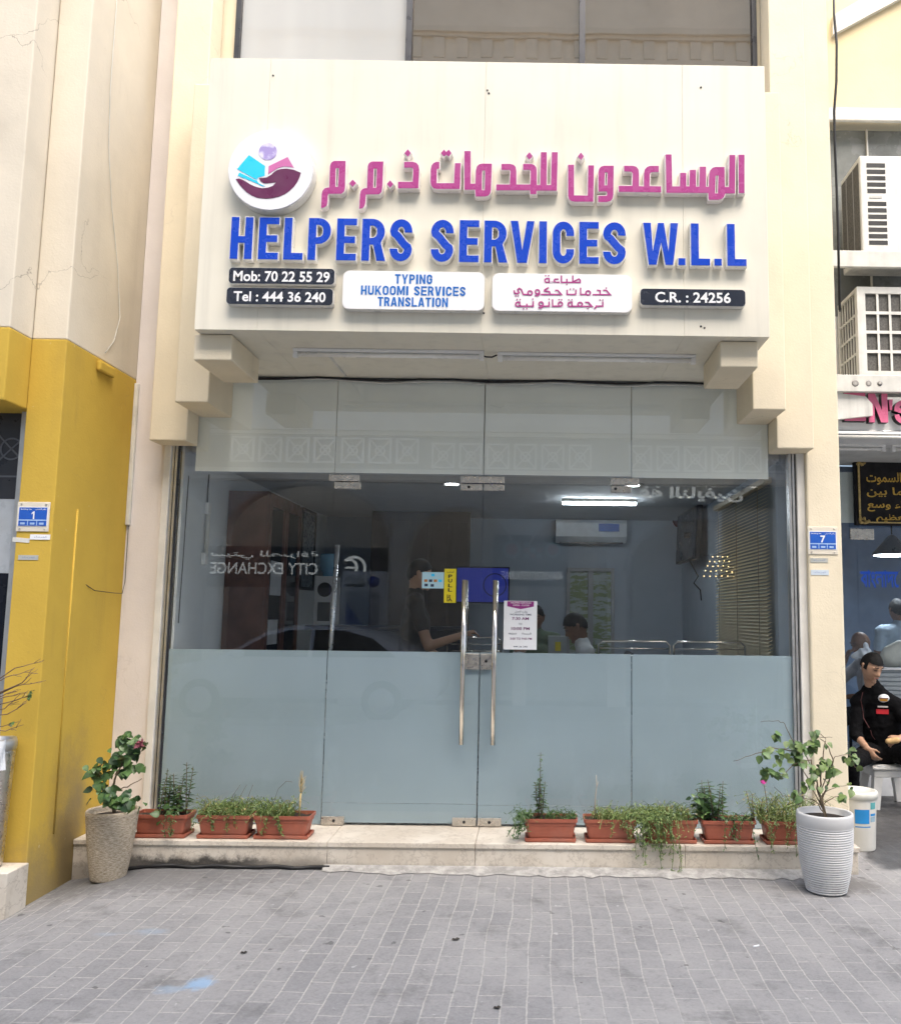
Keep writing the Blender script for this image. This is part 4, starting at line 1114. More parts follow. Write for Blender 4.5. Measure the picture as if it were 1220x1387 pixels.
# ================================================================== left building
LB = thing('corner_building', (-2.7, -.9, 0), 'building with yellow painted base and cracked cream upper wall on the left', 'building')
YT = 3.218
MB().box(-2.70, -2.487, -.92, .5, -.2, YT, 0, .006).build('column', YELLOW, LB)
MB().box(-2.70, -2.489, -.917, .5, YT + .0005, TOP, 0, .008).build('upper_wall', CREAM_OLD, LB)
MB().box(-6, -2.702, -1.14, .5, 2.7833, YT, 0, .008).build('lintel', YELLOW, LB)
MB().box(-6, -2.704, -1.137, .5, YT + .0005, TOP, 0, .008).build('upper_wall', CREAM_OLD, LB)
mb = MB()
mb.box(-6, -2.703, -.80, -.75, -.2, 1.80, 1)
mb.box(-6, -2.703, -.80, -.75, 1.802, 2.25)
mb.box(-6, -2.703, -.80, -.75, 2.252, 2.80, 2)
mb.box(-2.76, -2.704, -.86, -.802, -.1, 2.78, 3)
mb.build('shop_window', [M('pale_grey_panel', (.45, .49, .53), .3), OFFSCREEN, DARKFRAME, ALU], LB)
mb = MB()                                           # reflected circle and cross, drawn as grey lines on the dark fascia
cx, cz = -2.84, 2.56
for pts in ([(-.12, -.12), (.12, .12)], [(-.12, .12), (.12, -.12)], [(-.13, -.17), (.13, -.17)]):
    shape_on(mb, [stroke([(cx + a, cz + c) for a, c in pts], .005)], -.8005, .003)
shape_on(mb, [[(cx + .07 * math.cos(R(a)), cz + .07 * math.sin(R(a))) for a in range(0, 360, 12)], [(cx + .06 * math.cos(R(a)), cz + .06 * math.sin(R(a))) for a in range(0, 360, 12)]], -.801, .003)
mb.build('drawn_reflection', M('grey_line', (.12, .13, .15), .5), LB)
a, c = (-2.480, -0.662, 2.208), (-2.480, -0.666, 0.255)
mb = MB()
mb.tube([(-2.484, a[1], a[2]), (-2.484, a[1], c[2])], .006, 8)
mb.build('conduit', YELLOW, LB)
MB().box(-2.486, -2.455, -0.5149 - .05, -0.3906 + .03, 3.13, 3.195, 0, .01).build('wall_box', YELLOW, LB)
MB().box(-2.4865, -2.455, -.026, -.001, 2.1754, 3.1892, 0, .006).build('white_trunking', WHITE_DIRTY, LB)
# thin cables on the left wall
mb = MB()
w_ = [(-2.478, a_[1], a_[2]) for a_ in ((-2.478, -0.650, 5.017), (-2.478, -0.614, 4.623), (-2.478, -0.521, 4.259), (-2.478, -0.387, 3.904), (-2.478, -0.307, 3.570), (-2.478, -0.365, 3.385), (-2.478, -0.470, 3.271))]
mb.tube([(-2.481, w_[0][1], 7.5)] + [(-2.481, q[1], q[2]) for q in w_], .0028, 6)
tag(mb.build('cable', WHITE_DIRTY), 'thin white cable hanging down the cream wall above the yellow paint', 'cable')
mb = MB()
mb.tube([(-2.458, -.03, 2.1731), (-2.456, -.03, 1.78), (-2.46, -.05, 1.70), (-2.47, -.15, 1.7013), (-2.475, -0.400, 1.711), (-2.49, -0.4985, 1.7502)], .0025, 6)
tag(mb.build('cable', BLACK), 'thin dark cable looping out of the trunking on the yellow wall', 'cable')

# house number plates
def number_plate(b, y, num, label, tilt=0):
    t = thing('house_number_plate', ((b[0] + b[1]) / 2, y, b[2]), label, 'number plate')
    MB().box(*b[:2], y - .006, y - .0005, *b[2:], 0, .002).build('backing', M('cream_plate', (.70, .65, .55), .4, .08), t)
    q = rel(b, .045, .955, .17, .83)
    MB().box(q[0], q[1], y - .0075, y - .0062, q[2], q[3]).build('frame_line', TXTWHITE, t)
    q = rel(b, .07, .93, .19, .81)
    MB().box(q[0], q[1], y - .009, y - .0077, q[2], q[3]).build('blue_face', PLATEBLUE, t)
    if num == '1':
        q = rel(b, .46, .55, .32, .58)
        mb = MB()
        shape_on(mb, [[(q[0] + (q[1] - q[0]) * a, q[2] + (q[3] - q[2]) * c) for a, c in ((.55, 0), (1, 0), (1, 1), (.65, 1), (0, .78), (0, .60), (.55, .76))]], y - .0092, .0005)
        mb.build('number', TXTWHITE, t)
    else:
        text_part('number', num, rel(b, .40, .60, .32, .58), y - .0095, TXTWHITE, t, .03, keep=True)
    text_part('lettering', 'Building No.', rel(b, .12, .46, .23, .28), y - .0095, TXTWHITE, t, .01)
    text_part('lettering', 'ﻰﻨﺒﻤﻟﺍ ﻢﻗﺭ', rel(b, .56, .90, .22, .29), y - .0095, TXTWHITE, t, .01)
    m2 = MB()
    q = rel(b, .07, .93, .60, .64)
    m2.box(q[0], q[1], y - .0097, y - .0091, q[2], q[3])
    for u in (.345, .625):
        q = rel(b, u, u + .025, .64, .80)
        m2.box(q[0], q[1], y - .0097, y - .0091, q[2], q[3])
    for u in (.13, .43, .71):
        q = rel(b, u, u + .14, .70, .77)
        m2.box(q[0], q[1], y - .0097, y - .0091, q[2], q[3])
    m2.build('ruled_lines', M('pale_blue_print', (.35, .5, .75), .5), t)
    for u, v in ((.12, .08), (.88, .08), (.12, .92), (.88, .92)):
        q = rel(b, u - .025, u + .025, v - .03, v + .03)
        MB().box(q[0], q[1], y - .010, y - .0062, q[2], q[3], 0, .0015).build('screw', STEEL_D, t)
    return t
number_plate((-2.7004, -2.5085, 2.0439, 2.2198), -.92, '1', 'blue house number plate 1 on the yellow column')
number_plate((2.2596, 2.4676, 2.0275, 2.2203), -.06, '7', 'blue house number plate 7 on the cream column')
def strip(b, y, mat, label, s=None, tilt=0.):
    mb = MB().box(*b[:2], y - .003, y - .0005, *b[2:], 0)
    o = thing('name_strip', ((b[0] + b[1]) / 2, y, b[2]), label, 'label strip')
    MB().box(*b[:2], y - .003, y - .0005, *b[2:]).build('plate', mat, o)
    if s:
        text_part('lettering', s, rel(b, .2, .85, .3, .7), y - .0034, M('grey_print', (.25, .32, .5), .5), o, .0)
    o.rotation_euler = (0, tilt, 0)
strip((-2.6144, -2.4970, 1.9962, 2.0269), -.92, PAPER, 'white meter strip right below number plate 1', 'ﺀﺎﻣﺮﻬﻛ')
strip((-2.7173, -2.6174, 1.9795, 2.0057), -.92, WHITE_DIRTY, 'worn cream strip slightly tilted left below number plate 1', None, R(4))
strip((-2.6742, -2.5571, 1.8755, 1.9038), -.92, M('silver_strip', (.55, .56, .52), .35, .1, metal=.3), 'silver strip on the yellow column, lowest under plate 1', 'ﺀﺎﻣﺮﻬﻛ')
strip((2.2742, 2.3971, 1.9709, 2.0017), -.06, M('silver_strip', (.55, .56, .52)), 'grey strip right below number plate 7', 'ﺀﺎﻣﺮﻬﻛ')
strip((2.2772, 2.4000, 1.8842, 1.9200), -.06, M('bluish_strip', (.58, .66, .74), .4), 'pale blue strip on the cream column, lower under plate 7', 'ﺀﺎﻣﺮﻬﻛ')

# marble block and bin at the left edge
tag(MB().box(-3.6, -2.470, -1.13, -.925, -.2, .163, 0, .006).build('marble_block', MARBLE2), 'grey veined marble block at the foot of the yellow column', 'plinth')
bn = thing('litter_bin', (-2.70, -1.04, .163), 'cylindrical stainless litter bin with white tissue over its rim', 'bin')
bx, by = -2.672, -1.03
mb = MB()
mb.lathe([(.0, 0), (.095, 0), (.10, .02), (.118, .62), (.118, .64)], (bx, by, .1635), 40)
mb.build('body', STEEL_D, bn)
mb = MB()
mb.lathe([(.119, .635), (.124, .64), (.125, .68), (.118, .70), (.10, .695), (.095, .66)], (bx, by, .1635), 40)
mb.build('rim', ALU, bn)
mb = MB()
n = 9
vs, fs = [], []
for i in range(n):
    for j in range(n):
        u, v = i / (n - 1), j / (n - 1)
        an = R(-62 + 34 * u)
        rr = .128 + .006 * math.sin(u * 9 + v * 5) + .012 * v
        vs.append((bx + rr * math.cos(an), by + rr * math.sin(an), .1635 + .70 - .135 * v - .03 * u * v + .006 * math.sin(u * 7)))
for i in range(n - 1):
    for j in range(n - 1):
        fs.append((i * n + j, (i + 1) * n + j, (i + 1) * n + j + 1, i * n + j + 1))
mb.add(vs, fs)
tag(mb.build('tissue', CLOTHWHITE), 'white tissue hanging over the rim of the steel bin', 'tissue')
MB().lathe([(.0, 0), (.08, 0), (.085, .60)], (bx, by, .19), 24).build('liner', DARKSTUFF, bn)

# ================================================================== plants
def rv(a=1.):
    return Vector((random.uniform(-a, a), random.uniform(-a, a), random.uniform(-a, a)))
def leaf_cloud(mb, pts, n, spread, L, W, mats=3, droop=.3):
    """leaves scattered round guide points"""
    for _ in range(n):
        p = Vector(random.choice(pts)) + Vector((random.gauss(0, spread), random.gauss(0, spread * .8), random.gauss(0, spread * .8)))
        d = rv() + Vector((0, -.4, -droop))
        s = random.uniform(.65, 1.2)
        mb.leaf(p, d, Vector((random.uniform(-.5, .5), random.uniform(-1, -.2), random.uniform(.2, 1))), L * s, W * s, random.randrange(mats), random.uniform(.05, .35))
def twig(mb, pts, r0, r1, m=0):
    P = [Vector(p) for p in pts]
    out = []
    for i in range(len(P) - 1):
        for k in range(4):
            t = k / 4
            out.append(P[i].lerp(P[i + 1], t) + rv(.004))
    out.append(P[-1])
    mb.tube(out, r0, 6, m, r1)
    return out
def herb(mb, sb, base, h, lean, nl, L, W):
    """upright stem with leaf whorls"""
    base = Vector(base)
    tip = base + Vector((lean[0], lean[1], h))
    mid = base.lerp(tip, .5) + Vector((random.uniform(-.015, .015), random.uniform(-.01, .01), 0))
    pts = [base.lerp(mid, t / 4).lerp(mid.lerp(tip, t / 4), t / 4) if 0 else (base * (1 - t / 6) ** 2 + mid * 2 * (t / 6) * (1 - t / 6) + tip * (t / 6) ** 2) for t in range(7)]
    sb.tube(pts, .004, 5, 0, .002)
    for i in range(nl):
        t = .18 + .82 * i / nl
        p = base * (1 - t) ** 2 + mid * 2 * t * (1 - t) + tip * t * t
        a = random.uniform(0, 6.28)
        for q in (0, math.pi):
            d = Vector((math.cos(a + q), math.sin(a + q), random.uniform(-.1, .5)))
            s = (1.15 - .55 * t) * random.uniform(.8, 1.2)
            mb.leaf(p, d, Vector((0, -.2, 1)), L * s, W * s, random.randrange(3), .25)
def grass(mb, cx, cy, z, wx, wy, n, hmin, hmax, hang=.0, mset=3):
    for _ in range(n):
        p = Vector((cx + random.uniform(-wx, wx), cy + random.uniform(-wy, wy), z))
        h = random.uniform(hmin, hmax)
        a = random.uniform(0, 6.28)
        out = random.uniform(.2, 1.0) * h
        d = Vector((math.cos(a), math.sin(a) - .25, 0))
        drop = random.uniform(0, hang)
        pts = [p, p + Vector((0, 0, h * .5)) + d * out * .3, p + Vector((0, 0, h * .8 - drop * .3)) + d * out * .8, p + Vector((0, 0, h * .75 - drop)) + d * (out * 1.2 + .02)]
        k = random.random()
        m_ = (0 if k < .55 else 1 if k < .9 else 2) % mset
        mb.blade(pts, random.uniform(.003, .006), m_)
        if random.random() < .7:
            for q in pts[1:]:
                mb.leaf(q, rv() + Vector((0, -.2, .3)), (0, -.4, 1), random.uniform(.012, .024), random.uniform(.005, .009), m_)
def trail(mb, p, length, dx, n=1):
    for _ in range(n):
        q = Vector(p) + rv(.012)
        fall = length > .15
        pts = [q]
        for i in range(7):
            q = q + Vector((dx / 7 + random.uniform(-.014, .014), random.uniform(-.026, -.014) if (i < 3 and fall) else random.uniform(-.006, .006), (-length / 6 if not (fall and i < 3) else -length / 14) if i > 0 else .01))
            if q.y > -.436 and q.z < .172:
                q.z = .172 + random.uniform(0, .006)
            pts.append(q.copy())
        mi = 0 if random.random() < .6 else 1
        mb.tube(pts, .0018, 4, mi)
        for q in pts[1:]:
            for _k in range(4):
                mb.leaf(q + rv(.008), rv() + Vector((0, -.3, 0)), (0, -.5, 1), random.uniform(.014, .028), random.uniform(.005, .009), random.randrange(2))

def planter(x0, x1, label, y0=-.385, y1=-.215, saucer=True):
    cx = (x0 + x1) / 2
    z = .1652
    t = thing('planter_box', (cx, (y0 + y1) / 2, z), label, 'planter', 'terracotta planters on the marble step')
    h, w = .142, (x1 - x0) / 2
    cy, dy = (y0 + y1) / 2, (y1 - y0) / 2
    mb = MB()
    def ring(w_, d_, zz):
        r = .018
        return [(cx + sx * (w_ - (r if k in (0, 3) else 0)) if 0 else cx + px, cy + py, z + zz) for (px, py, sx, k) in [(a, b, 0, 0) for a, b in rrect(-w_, w_, -d_, d_, r)]]
    prof = [(.80, .76, .006), (.84, .82, .03), (.93, .92, .118), (.935, .925, .120), (1., 1., .121), (1., 1., h), (.965, .94, h), (.95, .92, .10), (.80, .76, .095)]
    rings = [ring(w * a, dy * b, c) for a, b, c in prof]
    n = len(rings[0])
    vs = [v for rg in rings for v in rg]
    fs = []
    for i in range(len(rings) - 1):
        for j in range(n):
            fs.append((i * n + j, i * n + (j + 1) % n, (i + 1) * n + (j + 1) % n, (i + 1) * n + j))
    fs += [list(range(n - 1, -1, -1)), [(len(rings) - 1) * n + j for j in range(n)]]
    mb.add(vs, fs)
    mb.build('box', TERRA, t)
    sb = MB()
    sb.box(cx - w * .92, cx + w * .92, cy - dy * .98, cy + dy * .98, z + .0003, z + .006, 0, .002)
    for q in (-1, 1):
        sb.box(cx - w * .92, cx + w * .92, cy + q * dy * .98 - .004, cy + q * dy * .98 + .004, z + .0062, z + .024, 0, .002)
        sb.box(cx + q * w * .92 - .004, cx + q * w * .92 + .004, cy - dy * .94, cy + dy * .94, z + .0063, z + .0235, 0, .002)
    sb.build('saucer', TERRA, t)
    mb = MB()
    k = 14
    vs = [(cx + (i / k * 2 - 1) * w * .94, cy + (j / 6 * 2 - 1) * dy * .90, z + h - .018 + random.uniform(-.008, .010)) for i in range(k + 1) for j in range(7)]
    mb.add(vs, [(i * 7 + j, (i + 1) * 7 + j, (i + 1) * 7 + j + 1, i * 7 + j + 1) for i in range(k) for j in range(6)])
    mb.build('soil', SOIL, t)
    return t, cx, cy, z + h - .02, w

PL = [(-2.150, -1.800), (-1.748, -1.404), (-1.392, -1.028), (.318, .660), (.700, 1.040), (1.078, 1.424), (1.446, 1.792), (1.838, 2.185)]
LBL = ['planter with a dense upright leafy herb beside the beige woven pot',
       'planter of low wiry green grass, middle one left of the doors',
       'planter with a dry straw coloured stalk just left of the doors',
       'planter with one tall leafy green shoot just right of the doors',
       'planter with a bare pale twig right of the tall shoot',
       'planter with trailing plants hanging far over the step edge',
       'planter with a bushy dark green herb in the right row',
       'planter of tall yellowish grass and a pink flower behind the white pot']
for i, ((a, c), l) in enumerate(zip(PL, LBL)):
    t, cx, cy, z, w = planter(a, c, l)
    fm, sm = MB(), MB()
    if i == 0:
        for k in range(13):
            herb(fm, sm, (cx + random.uniform(-.05, .16), cy + random.uniform(-.05, .05), z), random.uniform(.16, .34), (random.uniform(-.03, .05), random.uniform(-.03, .03)), 12, .05, .02)
        for k in range(3):
            trail(fm, (cx + .10 + random.uniform(-.03, .05), cy - .085, z + .05), .18, .0)
        leaf_cloud(fm, [(cx + .0, cy - .06, z + .04)], 5, .03, .06, .05)
    elif i == 1:
        grass(fm, cx, cy, z, w * .9, .06, 340, .05, .15, .07)
        for k in range(4):
            trail(fm, (cx + random.uniform(-.12, .12), cy - .09, z + .03), .1, random.uniform(-.05, .05))
        for k in range(3):
            sm.tube([(cx + .05 * k, cy, z), (cx + .03 + .05 * k, cy, z + .13), (cx + .08 + .04 * k, cy - .02, z + .20)], .0015, 4)
    elif i == 2:
        grass(fm, cx - .06, cy, z, w * .65, .06, 220, .04, .15, .07)
        for k in range(3):
            trail(fm, (cx + random.uniform(-.1, .0), cy - .09, z + .03), .12, random.uniform(-.04, .06))
        ds = MB()
        bx_ = cx + .10
        ds.tube([(bx_, cy - .03, z), (bx_ + .004, cy - .03, z + .15)], .006, 6)
        for k in range(26):
            q = Vector((bx_ + .004, cy - .03, z + random.uniform(.13, .24)))
            ds.tube([q, q + Vector((random.uniform(-.02, .03), random.uniform(-.02, .02), random.uniform(.02, .07)))], .0022, 4, 0, .001)
        ds.build('dry_stalk', STRAW, t)
        sm.tube([(cx - .1, cy, z), (cx - .05, cy, z + .17), (cx + .0, cy, z + .22), (cx + .04, cy, z + .215)], .0016, 4)
    elif i == 3:
        for k in range(4):
            herb(fm, sm, (cx - .06 + random.uniform(-.025, .03), cy + random.uniform(-.02, .02), z), random.uniform(.20, .38) if k else .42, (random.uniform(-.05, .03) - .03 * (k == 0), 0), 17, .045, .017)
        grass(fm, cx + .06, cy, z, w * .55, .05, 70, .03, .10, .03)
        grass(fm, cx - w * .95, cy - .03, z - .0, .04, .04, 50, .05, .12, .12)
        for k in range(9):
            trail(fm, (cx - w + random.uniform(-.03, .05), cy - .07, z + .04), random.uniform(.08, .18), -.05)
    elif i == 4:
        grass(fm, cx + .05, cy, z, w * .85, .06, 190, .04, .13, .1)
        sm.tube([(cx - .10, cy, z), (cx - .092, cy, z + .15), (cx - .085, cy, z + .21), (cx - .088, cy, z + .28)], .005, 6, 1, .002)
        sm.tube([(cx - .086, cy, z + .20), (cx - .075, cy, z + .24)], .003, 5, 1, .0015)
        for k in range(9):
            trail(fm, (cx + random.uniform(0, .17), cy - .09, z + .05), random.uniform(.08, .16), random.uniform(-.02, .08))
    elif i == 5:
        grass(fm, cx - .05, cy - .01, z, w * .95, .07, 320, .06, .16, .14)
        for k in range(30):
            trail(fm, (cx - .17 + random.uniform(-.10, .13), cy - .095, z + .06), random.uniform(.10, .36), random.uniform(-.05, .08))
        for k in range(4):
            trail(fm, (cx - .05 + random.uniform(-.08, .08), cy - .10, z + .06), random.uniform(.34, .42), random.uniform(.0, .05))
    elif i == 6:
        for k in range(16):
            herb(fm, sm, (cx - .13 + random.uniform(-.07, .11), cy + random.uniform(-.05, .05), z), random.uniform(.14, .27), (random.uniform(-.05, .06), random.uniform(-.03, .03)), 10, .062, .022)
        leaf_cloud(fm, [(cx - .17, cy - .03, z + .08), (cx - .17, cy - .04, z + .15)], 16, .025, .05, .032)
        for k in range(5):
            trail(fm, (cx + random.uniform(-.05, .16), cy - .09, z + .04), random.uniform(.12, .30), random.uniform(-.02, .03))
        grass(fm, cx + .08, cy, z, w * .5, .05, 30, .03, .08, .03)
    else:
        grass(fm, cx - .03, cy - .01, z, w * .95, .07, 230, .08, .24, .08)
        for k in range(4):
            herb(fm, sm, (cx - .20 + random.uniform(-.05, .04), cy + random.uniform(-.03, .03), z), random.uniform(.12, .19), (random.uniform(-.06, .03), 0), 7, .045, .016)
        herb(fm, sm, (cx - .13, cy - .03, z), .26, (-.03, 0), 6, .03, .012)
        pm = MB()
        for k in range(10):
            an = k * .63
            pm.leaf((cx - .16, cy - .035, z + .262), (math.cos(an), -.4, math.sin(an)), (0, -1, .2), .024, .02, 0, .1)
        pm.build('flower', PETAL, t)
        for k in range(8):
            trail(fm, (cx + random.uniform(-.17, .12), cy - .09, z + .04), random.uniform(.1, .26), random.uniform(-.03, .05))
    dry = i in (4, 7)
    mats = [GRASSG[1], GRASSG[1] if dry else GRASSG[0], GRASSG[2]] if i in (1, 2, 4, 5, 7) else [LEAF[1], LEAF[0], LEAFY[2]] if i in (3,) else LEAF
    fm.build('foliage', mats, t)
    if sm.v:
        sm.build('stem', [STEM, M('bleached_twig', (.48, .42, .34), .7)], t)

# beige woven pot with a flowering shrub
def big_pot(label, cx, cy, z, prof, mats, n=64):
    t = thing('potted_shrub', (cx, cy, z), label, 'potted plant')
    return t
cx, cy = -2.1549 - .035, -0.6480 + .09
z = gz(cx) - .002
t = big_pot('beige woven texture pot holding a flowering green shrub', cx, cy, z, None, None)
m_, nt, N, L, P = newmat('woven_beige_pot')
tc = N.new('ShaderNodeTexCoord')
sx = N.new('ShaderNodeSeparateXYZ')
L.new(tc.outputs['Object'], sx.inputs[0])
ang = mth(nt, 'MULTIPLY', mth(nt, 'ARCTAN2', sx.outputs[1], sx.outputs[0]), .16)
cb = N.new('ShaderNodeCombineXYZ')
L.new(ang, cb.inputs[0])
L.new(sx.outputs[2], cb.inputs[2])
wv = nz(nt, 26, 6, .75, cb.outputs[0], (1.2, 1, 7))
wv2 = nz(nt, 9, 4, .6, cb.outputs[0], (1.5, 1, 2))
c = mixc(nt, ramp(nt, wv, .36, .62), (.30, .235, .155), (.66, .58, .46))
c = mixc(nt, ramp(nt, wv2, .45, .75, 0, .4), c, (.42, .34, .24))
L.new(c, P.inputs['Base Color'])
P.inputs['Roughness'].default_value = .85
L.new(bumpn(nt, wv, .9, .012), P.inputs['Normal'])
prof = [(.105, 0), (.118, .008), (.125, .05), (.138, .12), (.152, .22), (.166, .34), (.176, .44), (.178, .445), (.179, .468), (.172, .478), (.160, .472), (.157, .44), (.150, .42), (.02, .415)]
mb = MB()
dense = []
for (r0, z0), (r1, z1) in zip(prof[:-1], prof[1:]):
    k = max(1, int(abs(z1 - z0) / .012))
    for q in range(k):
        s_ = q / k
        dense.append((r0 + (r1 - r0) * s_ + (.0012 if (len(dense) % 2 and z0 < .44 and r0 > .1) else 0), z0 + (z1 - z0) * s_))
dense.append(prof[-1])
mb.lathe(dense, (cx, cy, z), 64)
for o_ in (mb.build('pot', m_, t), MB().lathe([(.0, 0), (.15, .0), (.15, .012), (.0, .016)], (cx, cy, z + .418), 30).build('soil', SOIL, t)):
    o_.scale = (.84, .84, .86)
sm, fm = MB(), MB()
yb = cy
base = Vector((cx + .015, cy, z + .36))
def PX(l):
    return [Vector(q) for q in l]
ends = {
 'a': PX([(-2.143, -0.700, 0.514), (-2.114, -0.700, 0.608), (-2.070, -0.680, 0.726), (-2.036, -0.680, 0.822)]),
 'b': PX([(-2.143, -0.700, 0.514), (-2.171, -0.720, 0.560), (-2.211, -0.740, 0.636)]),
 'c': PX([(-2.143, -0.700, 0.514), (-2.140, -0.660, 0.579), (-2.137, -0.640, 0.662)]),
 'd': PX([(-2.121, -0.700, 0.522), (-2.084, -0.620, 0.524), (-2.015, -0.580, 0.566)]),
 'e': PX([(-2.142, -0.700, 0.501), (-2.146, -0.760, 0.483), (-2.168, -0.780, 0.504)])}
for k, p in ends.items():
    twig(sm, [base] + p, .008 if k in 'ac' else .005, .0025)
clus = PX([(-2.094, -0.680, 0.830), (-2.039, -0.680, 0.804), (-2.010, -0.680, 0.770), (-2.062, -0.700, 0.746), (-2.085, -0.700, 0.694), (-2.026, -0.690, 0.676), (-2.053, -0.720, 0.630), (-2.130, -0.660, 0.696), (-2.136, -0.660, 0.644), (-2.210, -0.740, 0.627), (-2.186, -0.740, 0.657), (-2.154, -0.720, 0.688), (-2.155, -0.750, 0.540), (-2.103, -0.780, 0.496), (-2.166, -0.780, 0.529), (-1.953, -0.800, 0.460), (-1.997, -0.800, 0.476), (-2.100, -0.800, 0.475)])
leaf_cloud(fm, clus, 130, .026, .060, .050, 3, .5)
leaf_cloud(fm, [q + Vector((0, 0, .02)) for q in clus], 60, .034, .042, .034, 3, .5)
fm.build('foliage', LEAF, t)
sm.build('stem', STEM, t)
pm = MB()
fc = Vector((-1.977, -0.720, 0.798))
for k in range(20):
    pm.leaf(fc + rv(.011), rv() + Vector((0, -.6, 0)), rv(), .03, .024, 0, .3)
pm.build('flower', PETALD, t)

# white ribbed pot with a sparse climbing shrub
cx, cy = 2.100, -.755
z = .0005
t = thing('potted_shrub', (cx, cy, z), 'white ribbed pot holding a sparse rambling green shrub', 'potted plant')
m_, nt, N, L, P = newmat('white_ribbed_pot')
tc = N.new('ShaderNodeTexCoord')
sx = N.new('ShaderNodeSeparateXYZ')
L.new(tc.outputs['Object'], sx.inputs[0])
gr = mth(nt, 'ABSOLUTE', mth(nt, 'SUBTRACT', mth(nt, 'FRACT', mth(nt, 'MULTIPLY', mth(nt, 'ADD', sx.outputs[2], mth(nt, 'MULTIPLY', nz(nt, 5, 4), .012)), 62.)), .5))
band = ramp(nt, sx.outputs[2], .452, .456, 1., 0.)
bot = ramp(nt, sx.outputs[2], .02, .30, .95, .30)
dk = mth(nt, 'MULTIPLY', mth(nt, 'MULTIPLY', ramp(nt, gr, .22, .46), ramp(nt, nz(nt, 12, 5, .7, None, (1, 1, .6)), .30, .56)), band)
c = mixc(nt, mth(nt, 'MULTIPLY', dk, bot), (.57, .57, .565), (.10, .10, .10))
c = mixc(nt, mth(nt, 'MULTIPLY', ramp(nt, nz(nt, 5, 5, .7), .5, .75), mth(nt, 'MULTIPLY', bot, .5)), c, (.36, .35, .34))
L.new(c, P.inputs['Base Color'])
P.inputs['Roughness'].default_value = .55
prof = [(.118, 0), (.128, .01), (.150, .10), (.166, .20), (.175, .30), (.180, .40), (.181, .455)]
dense = []
for i in range(227):
    zz = .008 + .447 * i / 226
    for (r0, z0), (r1, z1) in zip(prof[:-1], prof[1:]):
        if z0 <= zz <= z1:
            rr = r0 + (r1 - r0) * (zz - z0) / (z1 - z0)
    dense.append((rr + .0026 * math.cos(2 * math.pi * zz * 62), zz))
dense = [(.112, 0)] + dense + [(.1835, .458), (.184, .53), (.181, .541), (.172, .542), (.164, .535), (.160, .49), (.02, .485)]
mb = MB()
mb.lathe(dense, (cx, cy, z), 72)
for o_ in (mb.build('pot', m_, t), MB().lathe([(.0, 0), (.155, .0), (.155, .010), (.0, .014)], (cx, cy, z + .488), 30).build('soil', SOIL, t)):
    o_.scale = (.885, .885, .835)
sm, fm = MB(), MB()
base = Vector((cx + .01, cy, z + .42))
def br(*p):
    return [Vector(q) for q in p]
BR = [
 br((2.084, -0.700, 0.546), (2.062, -0.720, 0.657), (2.032, -0.740, 0.746), (1.924, -0.760, 0.726), (1.856, -0.760, 0.662), (1.769, -0.760, 0.669)),
 br((2.092, -0.700, 0.533), (2.104, -0.700, 0.654), (2.121, -0.700, 0.783), (2.137, -0.700, 0.871), (2.075, -0.700, 0.913)),
 br((2.101, -0.700, 0.524), (2.154, -0.680, 0.607), (2.178, -0.700, 0.741), (2.146, -0.720, 0.821), (2.086, -0.720, 0.881), (2.170, -0.720, 0.878)),
 br((2.092, -0.700, 0.503), (2.142, -0.660, 0.551), (2.225, -0.640, 0.579), (2.302, -0.640, 0.588)),
 br((2.083, -0.700, 0.503), (2.032, -0.700, 0.610), (1.967, -0.720, 0.742), (1.918, -0.740, 0.822), (1.856, -0.740, 0.808), (1.749, -0.760, 0.823)),
 br((2.077, -0.700, 0.610), (2.016, -0.680, 0.779), (1.934, -0.660, 0.872), (1.900, -0.660, 0.950), (1.855, -0.660, 0.967), (1.756, -0.660, 0.957)),
 br((2.102, -0.700, 0.567), (2.201, -0.660, 0.756), (2.306, -0.620, 0.764), (2.347, -0.600, 0.682)),
 br((2.113, -0.700, 0.482), (2.167, -0.740, 0.533), (2.211, -0.740, 0.542)),
 br((2.065, -0.700, 0.503), (1.969, -0.740, 0.531), (1.859, -0.740, 0.539), (1.808, -0.740, 0.589)),
 br((1.937, -0.720, 0.793), (1.821, -0.740, 0.812), (1.665, -0.740, 0.768), (1.568, -0.740, 0.736)),
]
for i, p in enumerate(BR):
    twig(sm, ([base] if i < 9 else []) + p, .0065 if i < 3 else .0038, .0014)
pts = br((2.056, -0.700, 0.835), (1.893, -0.740, 0.856), (1.925, -0.720, 0.828), (1.847, -0.740, 0.795), (1.785, -0.740, 0.803), (1.759, -0.740, 0.786), (1.881, -0.740, 0.744), (1.825, -0.750, 0.728), (1.804, -0.760, 0.678), (1.751, -0.760, 0.686), (1.865, -0.760, 0.645), (1.961, -0.740, 0.754), (1.978, -0.740, 0.719), (2.063, -0.720, 0.683), (2.081, -0.720, 0.700), (2.016, -0.740, 0.634), (2.002, -0.740, 0.608), (2.115, -0.700, 0.740), (2.142, -0.700, 0.732), (2.176, -0.700, 0.689), (2.145, -0.700, 0.849), (2.075, -0.700, 0.913), (2.293, -0.640, 0.575), (2.347, -0.600, 0.682), (2.322, -0.600, 0.752), (2.122, -0.720, 0.580), (2.203, -0.740, 0.542), (1.948, -0.740, 0.561), (1.978, -0.720, 0.828), (1.947, -0.730, 0.786), (2.034, -0.710, 0.810), (1.825, -0.700, 0.885))
leaf_cloud(fm, pts, 175, .017, .050, .042, 3, .7)
fm.build('foliage', [LEAFY[0], LEAFY[2], LEAF[1]], t)
sm.build('stem', STEM, t)

